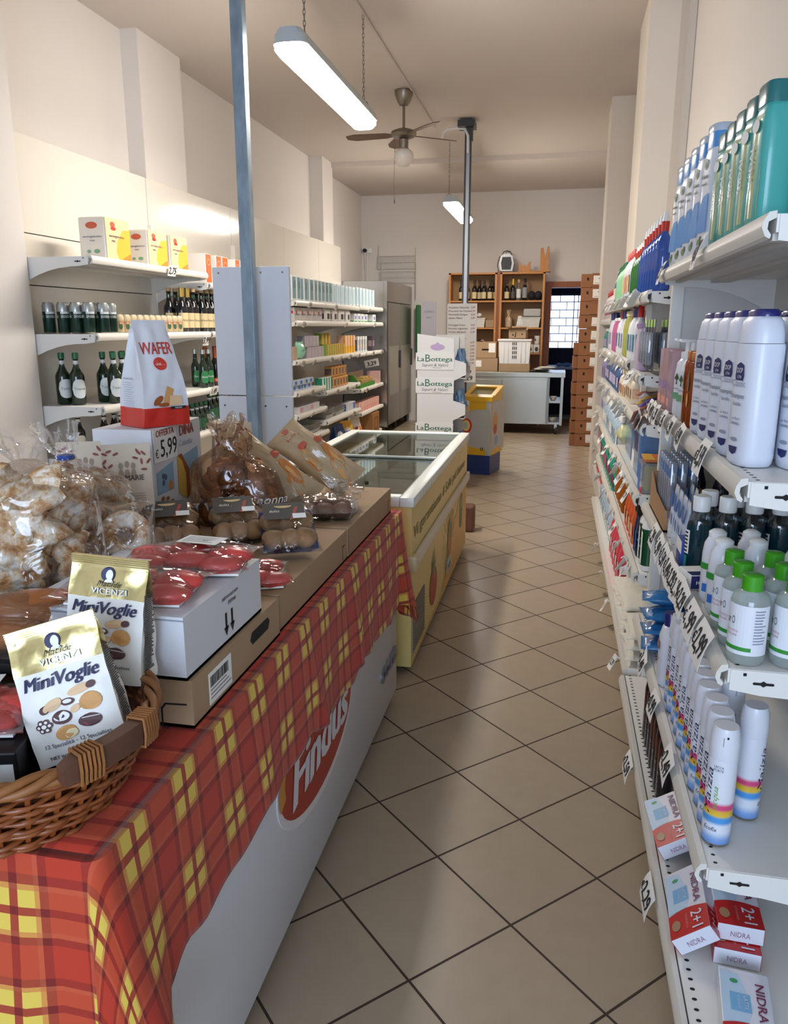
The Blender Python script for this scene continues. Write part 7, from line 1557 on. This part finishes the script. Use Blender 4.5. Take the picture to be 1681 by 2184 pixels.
for k, (y, tx) in enumerate(((2.16, '2,99'), (2.34, '1,99'), (2.52, '1,45'), (2.70, '1,39'), (2.80, '0,99'), (2.9, '1,19'))): rcard(y, 1.226, tx, f'price card {tx} on the second right rail, {ORD[k+1]} from the viewer', .065, .052, roll=random.uniform(-.1, .1))
rcard(1.64, .856, '2,99', 'large price card 2,99 on the third right rail, nearest the viewer', .095, .066); rcard(1.775, .856, '1,99', 'large price card 1,99 on the third right rail next to the 2,99 one', .095, .062)
for k, (y, tx) in enumerate(((1.91, '2,29'), (2.00, '2,19'), (2.08, '2,29'), (2.17, '2,49'), (2.27, '2,59'), (2.38, '1,99'), (2.52, '1,29'))): rcard(y, .858, tx, f'price card {tx} on the third right rail, {ORD[k+2]} from the viewer', .078, .058, roll=random.uniform(-.12, .12))
rcard(1.915, .405, '2,49', 'price card 2,49 on the fourth right rail beside the spray cans', .085, .060, roll=.1); rcard(2.235, .41, '0,99', 'price card 0,99 on the fourth right rail by the dark cans', .08, .06, roll=-.05); rcard(2.545, .41, '3,49', 'price card 3,49 sticking out at the fourth right rail by the blue wipes', .085, .06, roll=.2)
rcard(1.76, .125, '2,29', 'price card 2,29 on the base shelf rail', .09, .055, x=.29); rcard(2.36, .125, '2,59', 'price card 2,59 on the base shelf rail, farther', .09, .055, x=.29)
# ================================================================== CLEANING GOODS, SECOND AND THIRD UNIT
random.seed(33)
RX = .394
def liq(name, H, sx, sy, body, cap, ch=.05, neck=.35, lab=None, lz=(.2, .6), trig=False, labm=PAPER):
    t = thing(name, 'x', 'bottle'); h = H-ch
    g = G(); g.lathe([(.88, 0), (1, .01), (1, h*.66), (.8, h*.86), (neck, h*.97), (neck, h)], body, 16, sx, sy, sq=2.5); g.build('bottle', t, smooth=50)
    g = G()
    if trig: g.lathe([(.45, h), (.5, h+ch*.5)], cap, 12, sx, sy); g.lathe([(.42, h+ch*.5, WPLA), (.30, h+ch*.9, WPLA), (.28, H)], WPLA, 12, sx, sy)
    else: g.lathe([(neck*1.25, h), (neck*1.25, H-.004), (neck, H)], cap, 14, sx, sy)
    g.build('cap', t, smooth=45)
    if lab: g = G(); g.b(-sx-.001, -sy*.62, h*lz[0], -sx+.0005, sy*.62, h*lz[1], lab); g.b(-sx*.7, -sy-.001, h*lz[0], sx*.7, -sy+.0005, h*lz[1], lab); g.build('label', t)
    return t
BLQ = film('blue_liquid', '#3f86e8', .7, .08, .05, body='#2f74e0', bodyw=.4); GLQ = film('green_liquid', '#7cc06a', .7, .08, .05, body='#3f8f46', bodyw=.5)
bq = liq('blue_glass_cleaner', .305, .033, .036, BLQ, RED, .075, .42, None, trig=True)
row(bq, [(RX, 3.44+.112*k, 1.638) for k in range(7)], 'blue cleaner bottle with a red collar', 'on the top shelf of the second right unit', 'blue cleaner bottles', jr=.1)
place(bq, (RX+.10, 3.46, 1.638), 0, 'blue cleaner bottle standing behind the nearest blue one')
gq = liq('green_cleaner', .27, .036, .042, GLQ, RED, .06, .42, None, trig=True)
row(gq, [(RX, 4.20+.11*k, 1.638) for k in range(4)], 'green cleaner bottle', 'on the top shelf of the second right unit', 'green cleaner bottles')
wq = liq('white_detergent', .27, .038, .045, WBP, RED, .04, .4, mat('peach_label', '#e2b48c', .5))
row(wq, [(RX, 4.66+.11*k, 1.638) for k in range(4)], 'white detergent bottle with a peach label', 'on the top shelf of the second right unit', 'white detergent bottles')
mq = liq('mint_refill', .24, .036, .05, mat('mint_plastic', '#8fd09a', .35), mat('dark_green_cap2', '#1f6b48', .4), .03, .5, None)
row(mq, [(RX, 5.15+.12*k, 1.638) for k in range(5)], 'mint green bottle with a dark green cap', 'on the top shelf of the second right unit', 'mint bottles')
nq = liq('blue_capped_jug', .25, .036, .05, mat('royal_plastic', '#3457a0', .35), NCAP, .04, .4, PAPER)
row(nq, [(RX+.02, 5.78+.12*k, 1.638) for k in range(4)], 'royal blue bottle', 'on the top shelf, far end of the second unit', 'royal blue bottles')
rq = liq('red_topped_bottle', .25, .034, .042, mat('rose_white', '#e4d5d4', .35), RED, .05, .42, mat('pink_lbl', '#d06c86', .5))
row(rq, [(RX+.04, 6.5+.125*k, 1.552) for k in range(10)], 'pale bottle with a red top', 'on the top shelf of the farthest right unit', 'red-topped bottles')
# hanging accessories at 1.30
t = hp = thing('hook_pack', 'x', 'hanging pack'); g = G(); g.b(-.004, -.045, 0, .0, .045, .20, mat('charcoal_card', '#3f4246', .5)); g.b(-.0046, -.045, .17, -.004, .045, .20, mat('lime_strip', '#a9cf6a', .5)); g.build('card', t)
g = G(); g.b(-.03, -.038, .02, -.0045, .038, .15, BLF, .008); g.build('blister', t, smooth=40); g = G(); g.tube([(-.018, .02*cos(a), .105+.035*sin(a)) for a in [k*pi/6 for k in range(12)]], .004, PAPER, 5, closed=True); g.tube([(-.018, .012*cos(a), .05+.012*sin(a)) for a in [k*pi/5 for k in range(10)]], .005, mat('teal_bead', '#4c7f88', .4), 5, closed=True); g.build('contents', t)
for r_, (x, nm) in enumerate(((.372, 'front'), (.43, 'middle'), (.50, 'hind'))): row(hp, [(x, 3.33+.10*k+.02*r_, 1.325) for k in range(3 if r_ else 4)], 'grey blister pack with white wire ring', f'in the {nm} line behind the column post', f'hook packs, {nm} line', rz=0)
lk = liq('lilac_pack', .21, .030, .038, mat('lilac_plastic', '#c9b6cc', .3, coat=.3), mat('lilac_dark2', '#9a7fa6', .4), .02, .8, None)
row(lk, [(.372, 3.72+.075*k, 1.302 if k < 2 else 1.332) for k in range(2)], 'lilac ribbed pack', 'beyond the hanging blister packs', 'lilac packs')
rpb = liq('red_pump_bottle', .27, .034, .042, WBP, RED, .06, .35, mat('aqua_label', '#5d9fae', .5))
row(rpb, [(.392, 4.16, 1.332), (.392, 4.45, 1.332), (.392, 5.3, 1.332)], 'white bottle with a red pump', 'on the second shelf of the second right unit', 'red pump bottles')
bcb = liq('blue_dome_bottle', .26, .034, .042, WBP, NCAP, .05, .6, mat('pale_lilac_label', '#c8bfe0', .5))
row(bcb, [(.39, 4.28, 1.332), (.40, 4.36, 1.332), (.39, 4.9, 1.332), (.39, 5.05, 1.332)], 'white bottle with a domed blue cap', 'on the second shelf of the second right unit', 'blue-domed bottles')
yq = liq('olive_bottle', .25, .034, .042, mat('olive_plastic', '#a9a84a', .35), mat('cream_cap', '#d9cfae', .4), .03, .5, None)
row(yq, [(.392, 4.58+.1*k, 1.332) for k in range(3)], 'olive yellow bottle', 'on the second shelf of the second right unit', 'olive bottles')
mgq = liq('magenta_bottle', .22, .032, .04, mat('magenta_plastic', '#c25a92', .3, coat=.3), PAPER, .02, .5, None)
row(mgq, [(.392, 5.45+.11*k, 1.332) for k in range(4)], 'magenta bottle', 'on the second shelf, far part of the second right unit', 'magenta bottles')
row(bcb, [(.39, 5.95, 1.332), (.39, 6.1, 1.332), (.40, 6.25, 1.332)], 'white and blue domed bottle', 'at the far end of the second unit, second shelf', 'blue-domed bottles, far end')
g = G(); g.b(-.04, -.20, 0, .06, .20, .045, mat('grass_green_pack', '#2c7a2c', .4), .01); o = g.build('green_sponge_cloths', loc=(.41, 3.55, 1.12+.145)); o.location = (.50, 3.66, 1.209); tag(o, 'dark green pack just under the short hook shelf', 'pack')
g = G(); g.b(-.045, -.2, 0, .05, .2, .088, mat('ivory_carton', '#d8d4ca', .5), .004); o = g.build('ivory_carton', loc=(.535, 3.66, 1.121)); tag(o, 'ivory carton supporting the dark green pack', 'carton')
# colourful foil packs at 1.118
cols = ['#4a3790', '#c79a2c', '#b9b6c0', '#8f3f38', '#4e3fa0', '#c9a844', '#a8a4b0', '#d3cfc8']
for k in range(12):
    c = cols[k % 8]
    g, fz = pillow(.10, .13, .035, lambda u, v: mat('foil_pack'+c, c, .3, .2, coat=.3, bump=.2, bscale=20), 12, 14, .06, .6, k)
    o = g.build('foil_sponge_pack', loc=(.43, 3.26+.114*(k % 6), 1.128+.040*(k//6)), rot=(0, random.uniform(-.03, .03), radians(90)+random.uniform(-.08, .08)), smooth=60)
    tag(o, f'{["lower", "upper"][k//6]} layer foil sponge pack, {ORD[k % 6]} from the near end of the third shelf', 'sponge pack', 'foil sponge packs')
for k in range(9):
    g = G(); g.prism([(-.05, -.028), (.05, -.028), (.05, .028), (-.05, .028)], (0, 0, 0), NY, Z, (-.0008, 0, 0), mat('leaflet%d' % (k % 3), ['#d9d3cf', '#c98f86', '#b4b7bd'][k % 3], .5)); g.text(random.choice(['1,29', '0,99', '1,49']), (-.002, 0, -.014), NY, Z, .03, INK, 'c', .02)
    o = g.build('price_card', loc=(.325+.002*k, 3.24+.034*k, 1.125), rot=(random.uniform(-.3, .3), radians(20), random.uniform(-.5, .1))); tag(o, f'{ORD[k]} of the fanned price leaflets at the near end of the third shelf', 'price card', 'fanned price leaflets')
cr = liq('cream_cleaner_bottle', .165, .034, .045, mat('ivory_plastic', '#e0d4bd', .35), mat('cream_cap', '#d9cfae', .4), .04, .45, mat('peach_label', '#e2b48c', .5))
row(cr, [(.392, 4.10+.12*k, 1.12 if 4.10+.12*k < 4.46 else 1.102) for k in range(7)], 'ivory cleaner bottle with a peach label', 'on the third shelf of the second right unit', 'ivory cleaner bottles')
dbq = liq('deep_blue_bottle', .178, .034, .045, mat('deep_blue_plastic', '#2b4f86', .3, coat=.3), PAPER, .03, .45, mat('pale_lilac_label', '#c8bfe0', .5))
row(dbq, [(.392, 5.0+.12*k, 1.102) for k in range(11)], 'deep blue bottle', 'on the third shelf, far part of the second right unit', 'deep blue bottles')
# 0.822 shelf: big blue pack, sponge boxes
t = thing('blue_paper_pack', 'tall misty blue pack standing under the foil sponge packs', 'paper pack', (.43, 3.74, .824)); g = G(); g.b(-.06, -.16, 0, .09, .16, .245, mat('misty_blue_film', '#5d86b6', .25, noise=.5, nscale=9, coat=.5), .02); g.build('pack', t); g = G(); g.b(-.0612, -.10, .12, -.060, .05, .20, NAVY); g.b(-.0612, .04, .02, -.06, .14, .10, PAPER); g.build('print', t)
t = thing('blue_paper_pack', 'second misty blue pack farther along the same shelf', 'paper pack', (.43, 4.23, .824)); g = G(); g.b(-.05, -.18, 0, .09, .18, .22, MATS['misty_blue_film'], .02); g.build('pack', t)
t = thing('sponge_box', 'clear box with a yellow sponge near the end of the fourth shelf', 'sponge box', (.40, 3.365, .824)); g = G(); g.b(-.04, -.075, 0, .06, .075, .125, BLF, .002); g.build('box', t); g = G(); g.b(-.03, -.07, .005, .05, -.02, .115, mat('yellow_sponge', '#d8c233', .8, bump=.6, bscale=90), .015); g.build('sponge', t, label='bright yellow sponge'); g = G(); g.b(-.041, .0, .0, -.0402, .075, .11, BLUE); g.b(-.041, -.075, 0, -.0402, .0, .02, RED); g.build('card', t)
t = thing('orange_sponge_tray', 'flat orange and yellow pack lying on the clear sponge box', 'pack', (.41, 3.39, .951)); g = G(); g.b(-.04, -.08, 0, .06, .08, .012, mat('orange_flat', '#d8743a', .5), .003); g.build('pack', t); g = G(); g.b(-.041, -.08, .012, .0, .08, .0128, YLW); g.build('print', t)
g, fz = pillow(.12, .2, .10, lambda u, v: mat('pale_lime_pack', '#c9cf9a', .3, coat=.4), 12, 14, .05, .5, 3); o = g.build('lime_cloth_pack', loc=(.395, 4.46, .87), rot=(0, 0, radians(5)), smooth=60); tag(o, 'pale lime pack on the fourth shelf of the second right unit', 'pack')
pbq = liq('pale_cleaner', .20, .034, .045, mat('pale_blue_plastic', '#a8bfd0', .35), PAPER, .04, .4, PAPER)
row(pbq, [(.392, 4.78+.125*k, .782) for k in range(12)], 'pale blue cleaner bottle', 'on the fourth shelf of the second right unit', 'pale blue cleaner bottles')
# 0.535 shelf
t = dg = thing('green_descaler_bottle', 'x', 'bottle'); DGN = mat('bottle_green_plastic', '#14512f', .3, coat=.3)
g = G(); g.lathe([(.92, 0, WPLA), (1, .012, WPLA), (1, .022, DGN), (1, .17, DGN), (1, .172, WPLA), (.9, .19, WPLA), (.6, .205, WPLA), (.6, .235), (.5, .238)], WPLA, 20, .032, .040, sq=2.6); g.build('bottle', t, smooth=45); flatprint(t, [('b', -.030, -.004, .03, .16, PAPER), ('t', 'anti', .016, .12, .010, mat('leaf_lime', '#9fc06a', .5), .02), ('t', 'calcare', .014, .09, .007, PAPER, .024)], .032, .040)
row(dg, [(.394, 3.17, .537), (.394, 3.265, .537), (.46, 3.18, .537)], 'dark green and white bottle', 'at the near end of the fifth shelf', 'green and white bottles')
bk2 = liq('black_can', .25, .03, .034, mat('can_navy_black', '#182c50', .3, coat=.3), BLK, .07, .85, mat('steel_blue_label', '#3f6ea8', .4)); row(bk2, [(.39, 3.36, .537), (.39, 3.44, .537)], 'navy can with a black cap', 'beside the dark green bottles', 'navy cans')
orl = liq('orange_softener_bottle', .235, .036, .05, mat('orange_plastic2', '#d9531f', .3, coat=.4), mat('orange_cap', '#e0802c', .35), .07, .6, mat('peach_label', '#e2b48c', .5), (.25, .55))
row(orl, [(.394, 3.56+.115*k, .537) for k in range(4)], 'orange softener bottle', 'on the fifth shelf of the second right unit', 'orange softener bottles')
amq = liq('amber_cleaner_bottle', .22, .034, .045, film('amber_liquid2', '#e89a3a', .7, .06, .05, body='#c8701c', bodyw=.5), PAPER, .03, .4, None)
row(amq, [(.394, 4.18+.11*k, .537) for k in range(5)], 'amber cleaner bottle', 'on the fifth shelf of the second right unit', 'amber cleaner bottles')
tlq = liq('teal_bottle', .23, .034, .045, mat('teal_plastic', '#1f9c84', .3, coat=.3), PAPER, .03, .45, mat('pink_lbl', '#d06c86', .5))
row(tlq, [(.39, 4.8+.13*k, .502) for k in range(12)], 'teal bottle with a pink label', 'on the fifth shelf, far part of the second right unit', 'teal bottles')
# base
rdq = liq('coral_red_bottle', .27, .037, .052, mat('coral_plastic', '#d83f55', .3, coat=.4), mat('coral_cap', '#e0607a', .35), .05, .5, PAPER, (.35, .55))
row(rdq, [(.394, 4.10+.13*k, .153) for k in range(6)], 'coral red bottle', 'on the base shelf of the second right unit', 'coral bottles')
CLW = mat('folded_cotton', '#dcd8cb', .85, noise=.04, nscale=60, bump=.2, bscale=200)
for s_, (y, n) in enumerate(((3.215, 3), (3.555, 3), (3.885, 2))):
    for k in range(n):
        g, fz = pillow(.34, .30, .042, lambda u, v: CLW, 24, 18, .01, .5, s_*5+k, 7)
        o = g.build('folded_cloth', loc=(.49+.006*random.random(), y,   .158+k*.046), rot=(0, 0, random.uniform(-.03, .03)), smooth=60); tag(o, f'{["bottom", "middle", "top"][k+(n == 2)*k]} folded off-white cloth of the {["nearest", "middle", "farthest"][s_]} low pile on the base shelf', 'cloth', 'folded off-white cloths')
g = G(); g.b(-.05, -.09, 0, .07, .09, .03, mat('photo_card', '#a9b98f', .5), .002); g.b(-.0506, -.09, .0, -.05, .09, .03, mat('photo_card_blue', '#7f9fc0', .5)); o = g.build('cloth_label_card', loc=(.50, 3.24, .31)); o.rotation_euler = (0, .02, .05); tag(o, 'small green and blue picture card lying on the nearer folded cloth pile', 'card')
row(pbq, [(.40, 4.75+.13*k, .152) for k in range(12)], 'pale blue cleaner bottle', 'on the base shelf, far part of the second right unit', 'pale blue cleaners below')
# farthest unit
pal = [('teal_flask', '#2f8f8a'), ('lavender_flask', '#a99acb'), ('white_flask', '#dcdcd8'), ('amber_flask', '#c88436')]
for q, (z, (nm, c)) in enumerate(zip((1.282, 1.022, .742, .442), pal)):
    pr_ = liq(nm, .20, .034, .042, mat(nm+'_plastic', c, .35, coat=.2), PAPER, .03, .45, mat('pale_lilac_label', '#c8bfe0', .5))
    row(pr_, [(RX+.05, 6.5+.125*k, z) for k in range(11)], nm.replace('_', ' '), f'on the {["second", "third", "fourth", "fifth"][q]} shelf of the farthest right unit', nm+' bottles')
row(rdq, [(RX+.05, 6.5+.13*k, .152) for k in range(10)], 'coral red bottle', 'on the base of the farthest right unit', 'coral bottles, farthest unit')
# clear card holders clipped along the rails
for z, nm, ys in ((1.635, 'top shelf of the second unit', (3.6, 3.85, 4.2, 4.6, 5.0, 5.5, 6.0)), (1.30, 'short hook shelf', (3.45, 3.6)), (1.33, 'second shelf of the second unit', (4.2, 4.4, 4.7, 5.2, 5.9)), (1.118, 'third shelf, near part', (3.9, 4.1, 4.3)), (1.10, 'third shelf, far part', (4.7, 5.2, 5.8)), (.822, 'fourth shelf, near part', (3.35, 3.55, 3.75, 4.0, 4.3)), (.78, 'fourth shelf, far part', (4.9, 5.4, 6.0)), (.535, 'fifth shelf, near part', (3.2, 3.3, 3.6, 3.9, 4.2)), (.50, 'fifth shelf, far part', (4.9, 5.5)), (.125, 'base shelf of the second unit', (3.2, 3.9, 4.4, 5.0)), (1.02, 'third shelf of the farthest unit', (6.7, 7.2)), (.74, 'fourth shelf of the farthest unit', (6.7, 7.3)), (.44, 'fifth shelf of the farthest unit', (6.6, 7.1))):
    for k, y in enumerate(ys):
        g = G(); xo = .308 if z > .2 else .290
        if y > 6.4: xo += .045
        w = random.uniform(.026, .036)
        g.prism([(-w, -.034), (w, -.034), (w, .034), (-w, .034)], (0, 0, 0), NY, Z, (-.001, 0, 0), PAPER); g.text(random.choice(['2,19', '1,69', '3,29', '0,89']), (-.002, 0, -.012), NY, Z, .026, INK, 'c', .02, width=w*1.6)
        g.tube([(.012, -w*.6, .03), (-.006, -w*.6, .036), (-.012, -w*.6, .02)], .003, WPLA, 5)
        o = g.build('price_ticket', loc=(xo-.004, y, z-.02), rot=(random.uniform(-.5, .5), radians(28), random.uniform(-.6, .3)))
        tag(o, f'{ORD[k]} white price ticket along the {nm} on the right', 'price ticket', 'tickets on the cleaning goods rails')
